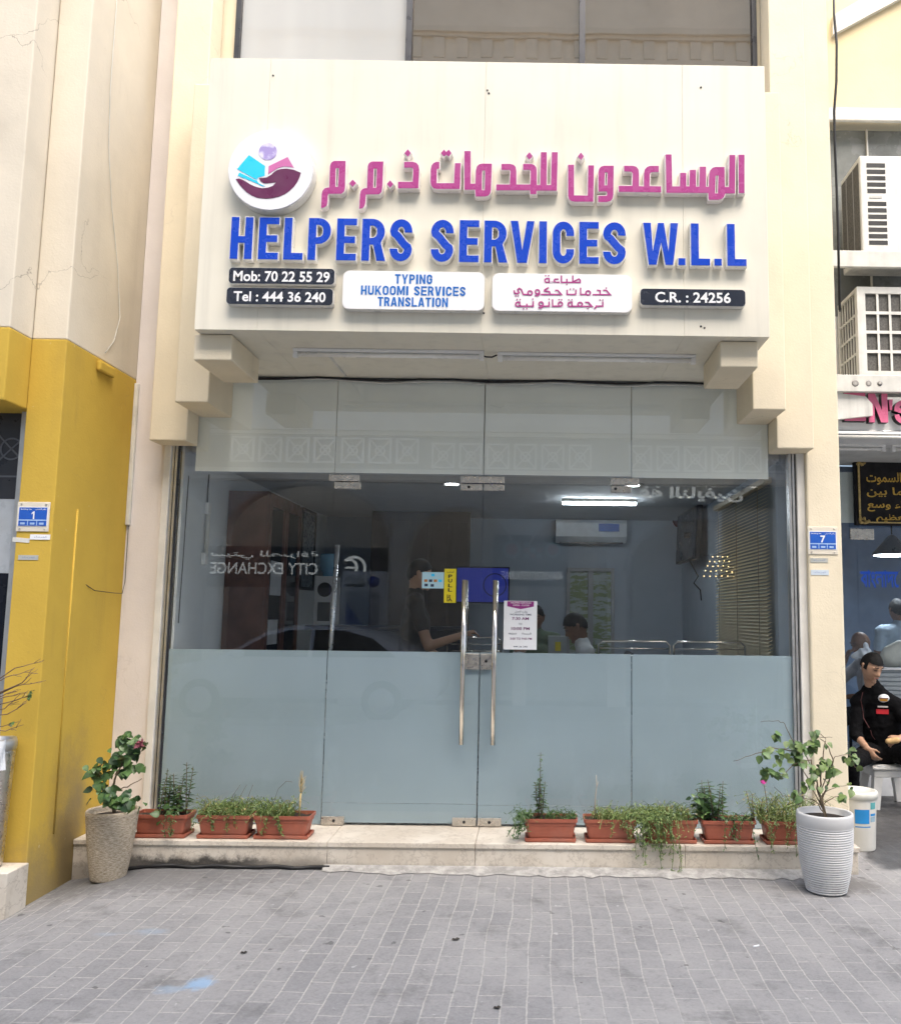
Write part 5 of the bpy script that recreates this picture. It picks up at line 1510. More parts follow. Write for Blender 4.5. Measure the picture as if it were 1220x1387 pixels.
# bare twigs of a dry shrub leaning in from the left
t = thing('dry_shrub', (-2.95, -1.06, .164), 'dry leafless shrub with thin twigs reaching across the yellow column', 'shrub')
sm, fm = MB(), MB()
sm.lathe([(0, 0), (.10, 0), (.13, .18), (.12, .19), (.0, .17)], (-3.0, -1.06, .1635), 24, 1)
hub = Vector((-2.98, -1.06, .95))
sm.tube([(-3.0, -1.06, .33), (-2.99, -1.06, .7), hub], .012, 7, 0, .009)
for tip, mid in (((-2.421, -1.020, 1.301), (-2.573, -1.040, 1.255)), ((-2.468, -1.040, 1.252), (-2.613, -1.050, 1.202)), ((-2.403, -1.020, 1.185), (-2.570, -1.030, 1.151)), ((-2.472, -1.020, 1.259), (-2.530, -1.030, 1.172)), ((-2.494, -1.050, 1.121), (-2.610, -1.060, 1.092)), ((-2.496, -1.030, 1.062), (-2.587, -1.050, 0.997)), ((-2.492, -1.050, 0.942), (-2.582, -1.060, 0.909)), ((-2.539, -1.020, 1.110), (-2.618, -1.030, 1.028)), ((-2.543, -1.060, 1.129), (-2.615, -1.060, 1.104)), ((-2.579, -1.000, 0.943), (-2.633, -1.020, 0.924)), ((-2.500, -1.000, 1.096), (-2.570, -1.020, 1.076))):
    twig(sm, [hub, mid, tip], .0045, .0013)
    for _ in range(2):
        q = Vector(mid).lerp(Vector(tip), random.uniform(.2, .7))
        twig(sm, [q, q + Vector((random.uniform(.03, .07), random.uniform(-.02, .02), random.uniform(-.02, .05)))], .0022, .001)
leaf_cloud(fm, [Vector((-2.493, -1.000, 1.112)), Vector((-2.508, -1.000, 1.092)), Vector((-2.596, -1.000, 0.938))], 11, .012, .03, .022)
sm.build('twig', [M('dry_twig', (.20, .13, .08), .8, .3, 20), TERRA], t)
fm.build('foliage', [LEAF[1], LEAFY[0], LEAF[0]], t)

# small litter on the paving
def litter(px, L_, an, mat, label, cat, r=.004):
    p = Vector(px)
    d = Vector((math.cos(an), math.sin(an), 0)) * L_ / 2
    tag(MB().tube([p - d + Vector((0, 0, r)), p + d + Vector((0, 0, r))], r, 8).build(cat.split()[-1], mat), label, cat)
litter((1.466, -1.620, 0.000), .035, .5, PAPER, 'white cigarette stub lying on the grey paving bricks', 'cigarette stub')
for (px, r_, l_) in (((0.002, -1.574, 0.000), .018, 'dark leaf lying on the paving near the middle bottom edge'), ((-0.972, -1.766, 0.000), .014, 'dark leaf on the paving above the blue paint spill'), ((0.235, -2.310, 0.000), .014, 'dark leaf on the paving nearest the viewer')):
    mb = MB()
    p = Vector(px)
    n = 11
    ring = [(p.x + r_ * (1 + .25 * math.sin(i * 2.3)) * math.cos(2 * math.pi * i / n), p.y + r_ * .75 * math.sin(2 * math.pi * i / n), .004 + .003 * (i % 3)) for i in range(n)]
    mb.add([(p.x, p.y, .003)] + ring, [(0, i + 1, (i + 1) % n + 1) for i in range(n)])
    tag(mb.build('dead_leaf', M('dead_leaf', (.035, .03, .025), .8)), l_, 'leaf')

# bucket behind the step
bxx, byy = 2.648, .21
t = thing('paint_bucket', (bxx, byy, 0), 'white plastic paint bucket with a blue label beside the column', 'bucket')
MB().lathe([(.0, .001), (.110, .001), (.114, .01), (.130, .355), (.131, .36)], (bxx, byy, 0), 44).build('body', M('bucket_white', (.74, .72, .66), .4, .06, 6, streak=.2), t)
MB().lathe([(.1315, .345), (.138, .348), (.139, .388), (.134, .396), (.122, .398), (.119, .390), (.0, .388)], (bxx, byy, 0), 44).build('lid', M('bucket_lid', (.66, .66, .60), .5, .1, 8), t)
mb = MB()
for a0, a1, z0, z1, m_i in ((-118, -72, .19, .285, 0), (-68, -45, .24, .255, 0), (-68, -45, .20, .235, 2), (-68, -45, .285, .33, 3), (-118, -68, .165, .172, 0)):
    k = 10
    vs = []
    for i in range(k + 1):
        an = R(a0 + (a1 - a0) * i / k)
        for zz in (z0, z1):
            rr = .114 + .016 * (zz - .01) / .345 + .0012
            vs.append((bxx + rr * math.cos(an), byy + rr * math.sin(an), zz))
    mb.add(vs, [(2 * i, 2 * i + 2, 2 * i + 3, 2 * i + 1) for i in range(k)], m_i)
mb.build('label', [M('label_blue', (.02, .25, .60), .4), PAPER, M('label_grey', (.3, .42, .5), .5), M('label_green', (.1, .35, .36), .5)], t)

# ================================================================== room behind the glass
def cupboard():
    t = thing('bookcase', (-1.95, 1.35, .166), 'tall dark wood glazed bookcase against the left wall inside', 'bookcase')
    x0, x1, y0, y1, z1 = -2.12, -1.80, .95, 1.92, 2.56
    mb = MB()
    mb.box(x0, x1, y0, y0 + .03, .167, z1)
    mb.box(x0, x1, y1 - .03, y1, .167, z1)
    mb.box(x0, x1, y0 + .031, y1 - .031, z1 - .03, z1)
    mb.box(x0, x0 + .02, y0 + .031, y1 - .031, .167, z1 - .031)
    for z in (.2, .75, 1.25, 1.62, 2.05):
        mb.box(x0 + .021, x1 - .03, y0 + .031, y1 - .031, z, z + .025)
    mb.build('carcass', DARKWOOD, t)
    for a, c in ((y0 + .005, (y0 + y1) / 2 - .004), ((y0 + y1) / 2 + .004, y1 - .005)):
        m_ = MB()
        m_.box(x1, x1 + .022, a, a + .06, .2, z1 - .02)
        m_.box(x1, x1 + .022, c - .06, c, .2, z1 - .02)
        m_.box(x1, x1 + .022, a + .061, c - .061, .2, .27)
        m_.box(x1, x1 + .022, a + .061, c - .061, z1 - .11, z1 - .02)
        m_.box(x1 + .004, x1 + .010, a + .061, c - .061, .271, z1 - .111, 1)
        m_.build('door', [DARKWOOD, CARGLASS], t)
    m_ = MB()
    m_.box(x1 - .04, x1 - .032, 1.0, 1.32, 1.66, 2.02)
    m_.box(x1 + .0225, x1 + .026, 1.02, 1.28, 1.32, 1.52)
    m_.box(x1 + .0225, x1 + .026, 1.03, 1.33, 1.72, 2.0)
    m_.build('papers', M('shelf_paper', (.42, .43, .45), .6), t)
cupboard()
def wall_frame(y0, y1, z0, z1, label, mat):
    t = thing('picture_frame', (-2.115, (y0 + y1) / 2, z0), label, 'picture')
    mb = MB()
    mb.box(-2.124, -2.09, y0, y0 + .03, z0, z1)
    mb.box(-2.124, -2.09, y1 - .03, y1, z0, z1)
    mb.box(-2.124, -2.09, y0 + .031, y1 - .031, z0, z0 + .03)
    mb.box(-2.124, -2.09, y0 + .031, y1 - .031, z1 - .03, z1)
    mb.build('frame', BLACK, t)
    MB().box(-2.123, -2.105, y0 + .031, y1 - .031, z0 + .031, z1 - .031).build('picture', mat, t)
wall_frame(3.12, 3.70, 1.82, 2.69, 'tall black framed notice hung deep on the left inner wall', M('grey_print_sheet', (.25, .29, .32), .3, .3, 14))
wall_frame(2.0, 2.16, 1.95, 2.50, 'narrow dark framed sheet hung right of the bookcase', M('print_sheet_dark', (.14, .16, .19), .3, .4, 14))
t = thing('wall_light', (-2.1, .48, 1.93), 'white tube lamp fixed upright on the left inner wall', 'lamp')
MB().box(-2.124, -2.09, .44, .50, 1.93, 2.02, 0, .006).build('end_cap', WHITE, t)
MB().box(-2.124, -2.09, .45, .51, 2.31, 2.40, 0, .006).build('end_cap', WHITE, t)
MB().tube([(-2.10, .475, 2.0), (-2.10, .48, 2.33)], .016, 10).build('tube', WHITE_DIRTY, t)
mb = MB()
mb.tube([(-2.12, .50, 2.62), (-2.118, .49, 2.5), (-2.115, .485, 2.40)], .005, 6)
mb.tube([(-2.12, .12, 2.55), (-2.118, .10, 1.9), (-2.12, .09, 1.5)], .003, 6)
tag(mb.build('cord', M('dark_cord', (.08, .08, .08), .6)), 'thin cords hanging on the pale left inner wall', 'cord')

def downlight(x, y, label):
    t = thing('downlight', (x, y, 2.72), label, 'lamp')
    mb = MB().lathe([(.062, 0), (.092, 0), (.095, -.008), (.088, -.014), (.062, -.012)], (x, y, 2.7195), 28)
    mb.f.pop(); mb.f.pop(); mb.m = mb.m[:-2]; mb.sm = mb.sm[:-2]
    mb.build('ring', WHITE, t)
    MB().lathe([(.0, -.004), (.061, -.004), (.061, -.001)], (x, y, 2.7195), 28).build('lens', DOWNL, t)
downlight(-.36, 1.45, 'lit round ceiling downlight left of the door gap')
downlight(1.215, 1.40, 'lit round ceiling downlight right of the door gap')
t = thing('tube_lamp', (.99, 2.4, 2.68), 'long lit tube lamp on the ceiling behind the right door', 'lamp')
MB().box(.63, 1.37, 2.37, 2.41, 2.69, 2.719).build('housing', WHITE_DIRTY, t)
MB().tube([(.64, 2.39, 2.674), (1.36, 2.39, 2.674)], .012, 12).build('tube', LAMP, t)
# split air conditioner
t = thing('split_air_conditioner', (1.0, 4.2, 2.42), 'white split air conditioner high on the back wall inside', 'air conditioner')
mb = MB()
mb.prismx([(4.30, 2.44), (4.15, 2.44), (4.08, 2.50), (4.07, 2.66), (4.10, 2.70), (4.30, 2.70)], .62, 1.45)
mb.build('casing', M('ac_white', (.66, .70, .74), .4), t)
MB().box(1.12, 1.36, 4.058, 4.069, 2.56, 2.65).build('badge', PLATEBLUE, t)
MB().box(.66, 1.41, 4.13, 4.16, 2.42, 2.439).build('louvre', DARKFRAME, t)
# notice cabinet on the back wall
t = thing('notice_cabinet', (1.03, 4.2, 1.15), 'glazed notice cabinet with green posters on the back wall', 'cabinet')
x0, x1, z0, z1 = .76, 1.32, .9, 2.14
mb = MB()
for a, c in ((x0, x0 + .035), ((x0 + x1) / 2 - .03, (x0 + x1) / 2 + .03), (x1 - .035, x1)):
    mb.box(a, c, 4.22, 4.30, z0, z1)
mb.box(x0 + .036, x1 - .036, 4.225, 4.30, z1 - .04, z1 - .001)
mb.build('frame', M('dull_aluminium', (.32, .33, .34), .4), t)
mb = MB()
mb.box(x0 + .036, (x0 + x1) / 2 - .031, 4.27, 4.29, z0, z1 - .041)
mb.box((x0 + x1) / 2 + .031, x1 - .036, 4.27, 4.29, z0, z1 - .041)
m_, nt, N, L, P = newmat('green_posters')
f = nz(nt, 7, 5, .6, None, (1, 1, 3.4))
L.new(mixc(nt, ramp(nt, f, .45, .55), (.20, .26, .12), (.40, .46, .46)), P.inputs['Base Color'])
mb.build('poster', m_, t)
# televisions
t = thing('television', (-.2, 3.55, 1.72), 'flat television with a lit blue screen at the back of the room', 'television')
MB().box(-.49, .10, 3.50, 3.55, 1.70, 2.10, 0, .006).build('casing', BLACK, t)
MB().box(-.475, .085, 3.492, 3.499, 1.715, 2.085).build('screen', SCREEN, t)
mb = MB()
shape_on(mb, [[(-.06 + .13 * math.cos(R(a)), 1.9 + .13 * math.sin(R(a))) for a in range(0, 360, 8)], [(-.06 + .118 * math.cos(R(a)), 1.9 + .118 * math.sin(R(a))) for a in range(0, 360, 8)]], 3.4915, .002)
mb.build('screen_mark', M('dark_blue_print', (.005, .01, .06), .5), t)
MB().box(-.24, -.16, 3.552, 3.58, 1.8, 2.0).build('bracket', BLACK, t)
t = thing('television', (2.0, 3.3, 2.15), 'black television mounted on the right inner wall beside the blind', 'television')
M4 = Matrix.Translation((2.03, 3.28, 2.49)) @ Matrix.Rotation(R(1), 4, 'Z') @ Matrix.Rotation(R(3), 4, 'Y')
def rbox(a, mats, name, par):
    mb = MB().box(*a, 0, .004)
    for v in mb.v:
        v[:] = M4 @ v
    return mb.build(name, mats, par)
rbox((-.02, .03, -.56, .56, -.32, .32), BLACK, 'casing', t)
rbox((-.026, -.0205, -.54, .54, -.30, .30), OFFSCREEN, 'screen', t)
mb = MB().tube([(1.97, 3.2, 2.45), (2.13, 3.2, 2.45)], .03, 8)
mb.tube([(1.99, 3.0, 2.17), (2.08, 3.0, 2.0), (2.03, 2.98, 1.93), (2.1, 3.0, 1.86), (2.11, 3.0, 1.75)], .008, 6)
mb.build('bracket', BLACK, t)
t = thing('wall_clock', (1.8, 4.2, 2.6), 'dark red wall clock on the back wall left of the black television', 'clock')
mb = MB()
mb.lathe([(0, 0), (.16, 0), (.17, .03), (.15, .05), (.14, .04), (.0, .04)], (0, 0, 0), 28)
for v in mb.v:
    v[:] = (2.0820 + v.x * .42, 4.30 - v.z * 1.6, 2.7655 + v.y * .75)
mb.build('case', M('dark_red_plastic', (.10, .012, .01), .3), t)
# venetian blind on the right wall
t = thing('venetian_blind', (2.08, 1.2, 1.0), 'beige venetian blind covering the right inner wall', 'blind')
MB().box(2.06, 2.12, .30, 2.12, 2.58, 2.625, 0, .004).build('head_rail', M('blind_rail', (.55, .48, .36), .5), t)
mb = MB()
z = 2.565
while z > .9:
    mb.add([(2.065, .31, z), (2.065, 2.11, z), (2.105, 2.11, z + .024), (2.105, .31, z + .024)], [(0, 1, 2, 3)])
    z -= .0265
mb.build('slats', M('blind_slat', (.84, .76, .58), .5, .1, 9), t)
mb = MB()
for y in (.5, 1.2, 1.9):
    mb.tube([(2.06, y, .9), (2.06, y, 2.58)], .0025, 5)
mb.build('cord', M('blind_cord', (.30, .26, .18), .7), t)
# counter, benches
t = thing('service_counter', (-.75, 2.6, .166), 'dark office counter at the left behind the glass', 'counter')
MB().box(-1.75, -.35, 2.3, 2.36, .167, 1.42, 0, .008).build('front', DARKSTUFF, t)
MB().box(-1.80, -.30, 2.25, 2.7, 1.421, 1.46, 0, .008).build('top', DARKSTUFF, t)
MB().box(-1.74, -.36, 2.62, 2.66, .167, 1.42).build('front', DARKSTUFF, t)
t = thing('water_dispenser', (-1.62, 2.45, 1.461), 'white water dispenser with a clear blue bottle standing on the office counter', 'dispenser')
wx = -1.6426
MB().box(wx - .10, wx + .10, 2.33, 2.56, 1.4612, 1.93, 0, .01).build('body', M('dispenser_white', (.66, .68, .70), .35), t)
m_ = MB()
shape_on(m_, [[(wx + .07 * math.cos(R(a)), 1.80 + .07 * math.sin(R(a))) for a in range(0, 360, 15)]], 2.3295, .003)
m_.build('emblem', BLACK, t)
MB().box(wx - .06, wx + .06, 2.322, 2.3295, 1.50, 1.68).build('recess', M('dispenser_recess', (.08, .09, .10), .4), t)
MB().lathe([(0, 0), (.05, 0), (.052, .04), (.085, .07), (.085, .20), (.078, .22), (.0, .225)], (wx, 2.45, 1.9305), 24).build('bottle', M('bottle_blue', (.20, .42, .60), .1), t)
tag(MB().tube([(-1.213, 0.900, 2.125), (-1.233, 0.900, 1.305), (-1.252, 0.900, 0.609)], .019, 12).build('chrome_pole', M('satin_chrome', (.86, .87, .9), .3, .04, metal=.9)), 'slanting bright chrome pole inside the left door near its hinge side', 'pole')
t = thing('string_light', (1.75, 1.5, 2.0), 'hanging curtain of small warm lit bulbs in front of the blind', 'lamp')
m_ = MB()
m_.tube([(1.839, 1.500, 2.120), (2.187, 1.500, 2.124)], .002, 5)
m_.build('wire', BLACK, t)
for r_, (n_, a_, c_) in enumerate(((4, 965, 985), (5, 961, 987), (6, 958, 993), (7, 955, 998), (7, 953, 1001))):
    for k in range(n_):
        u_ = k / (n_ - 1)
        x_, z_ = 1.8257 + (2.1740 - 1.8257) * ((a_ + (c_ - a_) * u_) - 950) / 54, 2.1086 - .042 * r_ + random.uniform(-.006, .006)
        m_ = MB()
        capsule_pts = [(x_, 1.5, z_ - .004), (x_, 1.5, z_ + .004)]
        m_.tube(capsule_pts, .0045, 8)
        m_.build('bulb', BULB, t)
def bench(x0, x1, y, label):
    t = thing('waiting_bench', ((x0 + x1) / 2, y, .166), label, 'bench')
    zb = 1.395
    mb = MB()
    n_ = max(1, round((x1 - x0) / .5))
    for i in range(n_):
        a, c = x0 + (x1 - x0) * i / n_ + .015, x0 + (x1 - x0) * (i + 1) / n_ - .015
        mb.tube([(a, y, .95), (a, y + .03, zb - .03), (a + .03, y + .032, zb), (c - .03, y + .032, zb), (c, y + .03, zb - .03), (c, y, .95)], .008, 8)
        for k in range(4):
            z = zb - .055 - k * .055
            mb.tube([(a, y + .03, z), (c, y + .03, z)], .005, 6)
    mb.build('backrest', STEEL, t)
    MB().box(x0, x1, y - .40, y - .01, .60, .625, 0, .006).build('seat', STEEL_D, t)
    for x in (x0 + .1, x1 - .1):
        m_ = MB()
        m_.tube([(x, y - .36, .167), (x, y - .2, .6)], .015, 8)
        m_.tube([(x, y - .02, .167), (x, y - .2, .6)], .015, 8)
        m_.tube([(x, y - .2, .6), (x, y, .95)], .012, 8)
        m_.build('leg', STEEL_D, t)
bench(.85, 2.0, .62, 'steel wire backed waiting bench behind the right pane')
bench(-.35, .12, 1.1, 'steel wire backed chair behind the door handles')
t = thing('desk', (1.0, 1.75, .166), 'office desk with papers behind the seated man', 'desk')
MB().box(.45, 1.9, 1.65, 2.2, 1.17, 1.21, 0, .005).build('top', M('desk_top', (.12, .09, .07), .4), t)
for x in (.5, 1.85):
    MB().box(x - .02, x + .02, 1.7, 2.15, .167, 1.169).build('leg', DARKFRAME, t)
t = thing('file_box', (.52, 1.66, 1.211), 'small pale file box with a yellow mark on the desk', 'box')
MB().box(.50, .66, 1.68, 1.82, 1.2105, 1.40, 0, .003).build('box', M('file_box_pale', (.40, .44, .46), .5), t)
MB().box(.56, .61, 1.676, 1.6795, 1.27, 1.35).build('mark', YELLOWSIGN, t)

# ================================================================== people
def capsule(mb, p0, p1, r0, r1, fx=1., fy=1., ax=None, n=16, m=0):
    """tapered capsule; fx, fy scale the cross-section along ax and across it"""
    p0, p1 = Vector(p0), Vector(p1)
    d = p1 - p0
    Ln = d.length
    d = d.normalized() if Ln > 1e-6 else Vector((0, 0, 1))
    a = Vector(ax) if ax is not None else (Vector((0, 0, 1)) if abs(d.z) < .9 else Vector((1, 0, 0)))
    a = (a - d * a.dot(d)).normalized()
    b = d.cross(a)
    rings = []
    for k in range(5):
        t = R(-90 + 90 * k / 4)
        rings.append((r0 * math.sin(t) * .95, r0 * math.cos(t)))
    for k in range(5):
        t = R(90 * k / 4)
        rings.append((Ln + r1 * math.sin(t) * .95, r1 * math.cos(t)))
    vs = []
    for h, r in rings:
        r = max(r, .0005)
        for j in range(n):
            t = 2 * math.pi * j / n
            vs.append(p0 + d * h + a * (r * fx * math.cos(t)) + b * (r * fy * math.sin(t)))
    fs = []
    for i in range(len(rings) - 1):
        for j in range(n):
            fs.append((i * n + j, i * n + (j + 1) % n, (i + 1) * n + (j + 1) % n, (i + 1) * n + j))
    fs += [list(range(n - 1, -1, -1)), [(len(rings) - 1) * n + j for j in range(n)]]
    return mb.add(vs, fs, m, True)

def fuse(mb, name, mat, parent, voxel, smooth=4):
    """one continuous skin over overlapping volumes"""
    o = mb.build(name, mat, None)
    r = o.modifiers.new('r', 'REMESH')
    r.mode = 'VOXEL'
    r.voxel_size = voxel
    s = o.modifiers.new('s', 'SMOOTH')
    s.iterations = smooth
    s.factor = .5
    dg = bpy.context.evaluated_depsgraph_get()
    me = D.meshes.new_from_object(o.evaluated_get(dg))
    off = wloc(parent)
    for v in me.vertices:
        v.co -= off
    for p in me.polygons:
        p.use_smooth = True
    old = o.data
    D.objects.remove(o)
    D.meshes.remove(old)
    me.name = name
    me.materials.clear()
    me.materials.append(mat)
    o = D.objects.new(name, me)
    COL.objects.link(o)
    o.parent = parent
    return o

def head_frame(f, u):
    f = Vector(f).normalized()
    u = Vector(u)
    u = (u - f * u.dot(f)).normalized()
    r = f.cross(u)
    return Matrix((r, f, u)).transposed()       # local x right, y forward, z up

def head_pt(th, ph):
    """unit head surface: th azimuth (0 = forward), ph elevation"""
    x, y, z = math.sin(th) * math.cos(ph), math.cos(th) * math.cos(ph), math.sin(ph)
    X, Y, Z = x * .076, y * .096, z * .118
    if Z < 0:
        k = -Z / .118
        X *= 1 - .30 * k ** 1.4
        Y = Y * (1 - .18 * k) + .012 * k
    if y > 0:
        Y -= .010 * max(0, 1 - abs(Z - .012) / .03) * max(0, 1 - abs(abs(X) - .033) / .022)
        Y *= 1 - .05 * abs(x)
    else:
        Y *= 1.04
    return Vector((X, Y, Z))

def head(mb, c, F, s=1.):
    n, k = 28, 20
    vs = [c + F @ (head_pt(2 * math.pi * j / n, R(-88 + 176 * i / k)) * s) for i in range(k + 1) for j in range(n)]
    fs = [(i * n + j, i * n + (j + 1) % n, (i + 1) * n + (j + 1) % n, (i + 1) * n + j) for i in range(k) for j in range(n)]
    fs += [list(range(n - 1, -1, -1)), [k * n + j for j in range(n)]]
    mb.add(vs, fs, 0, True)
    q = lambda x, y, z: c + F @ (Vector((x, y, z)) * s)
    capsule(mb, q(0, .085, .012), q(0, .104, -.022), .007, .0125, 1, 1, None, 10)
    capsule(mb, q(-.012, .092, -.026), q(.012, .092, -.026), .009, .009, 1, 1, None, 8)
    capsule(mb, q(-.018, .083, -.056), q(.018, .083, -.056), .008, .008, 1, 1, None, 8)
    capsule(mb, q(0, .076, -.094), q(0, .074, -.10), .018, .016, 1, 1, None, 8)
    for e in (-1, 1):
        capsule(mb, q(e * .018, .086, .034), q(e * .048, .074, .032), .008, .007, 1, 1, None, 8)
        capsule(mb, q(e * .076, -.008, -.026), q(e * .084, -.014, .022), .010, .016, .5, 1, F @ Vector((1, 0, 0)), 10)

def hair(c, F, s, name, mat, parent, line=lambda th: .0 + .055 * max(0, math.cos(th)) - .06 * max(0, -math.cos(th)), grow=1.10):
    n, k = 40, 26
    mb = MB()
    vs, keep = [], {}
    for i in range(k + 1):
        ph = R(-70 + 159 * i / k)
        for j in range(n):
            th = 2 * math.pi * j / n
            p = head_pt(th, ph)
            p = Vector((p.x * grow, p.y * grow * 1.0, p.z * (grow + .02)))
            vs.append(c + F @ ((p + Vector((random.uniform(-.0015, .0015), random.uniform(-.0015, .0015), random.uniform(-.0015, .0015)))) * s))
            keep[i * n + j] = p.z > line(th)
    fs = [(i * n + j, i * n + (j + 1) % n, (i + 1) * n + (j + 1) % n, (i + 1) * n + j) for i in range(k) for j in range(n)]
    fs = [f for f in fs if all(keep[q] for q in f)] + [[k * n + j for j in range(n)]]
    mb.add(vs, fs, 0, True)
    # inner closing shell so that the hair has thickness
    vs2 = [c + (v - c) * .93 for v in vs]
    mb.add(vs2, [f[::-1] for f in fs], 0, True)
    return mb.build(name, mat, parent)

def face_bits(c, F, s, parent, closed=False):
    q = lambda x, y, z: c + F @ (Vector((x, y, z)) * s)
    for e in (-1, 1):
        m_ = MB()
        capsule(m_, q(e * .016, .0945, .040), q(e * .046, .083, .041), .0035, .0028, 1, 1, None, 8)
        m_.build('eyebrow', HAIR, parent)
        m_ = MB()
        capsule(m_, q(e * .021, .0885, .014), q(e * .041, .082, .014), .0026 if closed else .005, .0024, 1, 1, None, 8)
        m_.build('eye', HAIR, parent)
    m_ = MB()
    capsule(m_, q(-.02, .0905, -.056), q(.02, .0905, -.056), .004, .004, 1, 1, None, 8)
    m_.build('mouth', M('lips', (.30, .11, .09), .5), parent)

def hand(mb, w, d, nrm, s=1., curl=.5, thumb=1):
    """palm and five unequal bent fingers; w wrist, d direction, nrm out of the back of the hand"""
    w, d = Vector(w), Vector(d).normalized()
    nrm = Vector(nrm)
    nrm = (nrm - d * nrm.dot(d)).normalized()
    side = d.cross(nrm)
    capsule(mb, w - d * .015 * s, w + d * .075 * s, .027 * s, .036 * s, 1.1, .52, side)
    for k, (o, ln) in enumerate(((-.030, .068), (-.010, .079), (.010, .074), (.029, .058))):
        k0 = w + d * .088 * s + side * o * s
        a = R(18 + 42 * curl + k * 4)
        d1 = (d * math.cos(a) - nrm * math.sin(a))
        a2 = a + R(50 * curl)
        d2 = (d * math.cos(a2) - nrm * math.sin(a2))
        k1 = k0 + d1 * ln * .52 * s
        k2 = k1 + d2 * ln * .48 * s
        capsule(mb, k0 - d * .012 * s, k1, .0088 * s, .0080 * s, 1, 1, None, 8)
        capsule(mb, k1, k2, .0080 * s, .0066 * s, 1, 1, None, 8)
    t0 = w + d * .022 * s - side * .028 * s * thumb - nrm * .006
    t1 = t0 + (d * .75 - side * .6 * thumb - nrm * .35).normalized() * .042 * s
    t2 = t1 + (d * .9 - side * .1 * thumb - nrm * .45).normalized() * .032 * s
    capsule(mb, t0, t1, .0125 * s, .0105 * s, 1, 1, None, 8)
    capsule(mb, t1, t2, .0100 * s, .0080 * s, 1, 1, None, 8)

def person(label, J, skin, shirt, trousers, f, u, sleeve=1.0, hair_mat=HAIR, hs=1.0, voxel=.010, hands=None, closed=False, hairline=None, shirt_name='shirt'):
    """J: pelvis chest neck head shR shL elR elL wrR wrL knR knL anR anL"""
    J = {k: Vector(v) for k, v in J.items()}
    t = thing('person', (J['pelvis'].x, J['pelvis'].y, min(J['anR'].z, J['anL'].z) - .08), label, 'person')
    F = head_frame(f, u)
    ax = J['shL'] - J['shR']
    body, sh, tr = MB(), MB(), MB()
    head(body, J['head'], F, hs)
    capsule(body, J['neck'] - Vector((0, 0, .05)), J['head'] + F @ Vector((0, -.026, -.05)), .056, .047, 1, 1)
    def torso(mb, g):
        capsule(mb, J['pelvis'], J['chest'], .148 + g, .158 + g, 1.08, .72, ax)
        capsule(mb, J['chest'], J['neck'] - Vector((0, 0, .04)), .150 + g, .085 + g, 1.1, .72, ax)
        for s_ in 'RL':
            capsule(mb, J['neck'].lerp(J['sh' + s_], .25) - Vector((0, 0, .03)), J['sh' + s_], .062 + g, .062 + g)
    torso(body, -.012)
    torso(sh, .008)
    capsule(sh, J['neck'] - Vector((0, 0, .03)), J['neck'] + (J['head'] - J['neck']) * .12, .074, .066)
    for s_ in 'RL':
        a, b_, w = J['sh' + s_], J['el' + s_], J['wr' + s_]
        capsule(body, a, b_, .047, .040)
        capsule(body, b_, w, .040, .027, 1, .9)
        e1 = min(1., sleeve)
        capsule(sh, a, a.lerp(b_, e1), .061, .056 if sleeve <= 1 else .054)
        if sleeve > 1:
            capsule(sh, b_, b_.lerp(w, sleeve - 1), .054, .047)
        h = (hands or {}).get(s_)
        if h:
            hand(body, w, h[0], h[1], .95, h[2], h[3])
        else:
            hand(body, w, (w - b_), (0, 0, 1), .95, .5, 1 if s_ == 'L' else -1)
    for s_ in 'RL':
        hip = J['pelvis'] + (ax.normalized() * (.09 if s_ == 'L' else -.09)) - Vector((0, 0, .03))
        k, a = J['kn' + s_], J['an' + s_]
        for mb, g in ((body, -.008), (tr, .006)):
            capsule(mb, hip, k, .085 + g, .060 + g)
            capsule(mb, k, a, .058 + g, .042 + g)
        fd = (a - k)
        fd.z = 0
        fw = Vector((f[0], f[1], 0)).normalized()
        sm_ = MB()
        capsule(sm_, a + Vector((0, 0, -.045)) - fw * .03, a + Vector((0, 0, -.05)) + fw * .13, .038, .032, 1, 1.1)
        sm_.build('shoe', BLACK, t)
    capsule(tr, J['pelvis'] + ax.normalized() * .05, J['pelvis'] - ax.normalized() * .05, .135, .135, .9, .85)
    fuse(body, 'body', skin, t, voxel * .75, 3)
    so_ = fuse(sh, shirt_name, shirt, t, voxel, 5)
    to_ = fuse(tr, 'trousers', trousers, t, voxel * 1.2, 5)
    from mathutils import noise
    for o_ in (so_, to_):                       # folds
        off = wloc(o_)
        o_.data.update()
        ns_ = [v.normal.copy() for v in o_.data.vertices]
        for v, n_ in zip(o_.data.vertices, ns_):
            w_ = v.co + off
            k_ = noise.noise(Vector((w_.x * 9 + w_.z * 7, w_.y * 9, w_.z * 16 - w_.x * 6))) + .5 * noise.noise(w_ * 34)
            v.co += n_ * (.0075 * k_)
    if hair_mat:
        hair(J['head'], F, hs, 'hair', hair_mat, t, *( [hairline] if hairline else []))
    face_bits(J['head'], F, hs, t, closed)
    return t, so_, F, J

def surf_y(o, x, z, y0=-2.):
    from mathutils.bvhtree import BVHTree
    off = wloc(o)
    bv = BVHTree.FromPolygons([v.co + off for v in o.data.vertices], [p.vertices[:] for p in o.data.polygons])
    h = bv.ray_cast(Vector((x, y0, z)), Vector((0, 1, 0)))
    return (h[0], h[1]) if h[0] is not None else (Vector((x, 1.4, z)), Vector((0, -1, 0)))

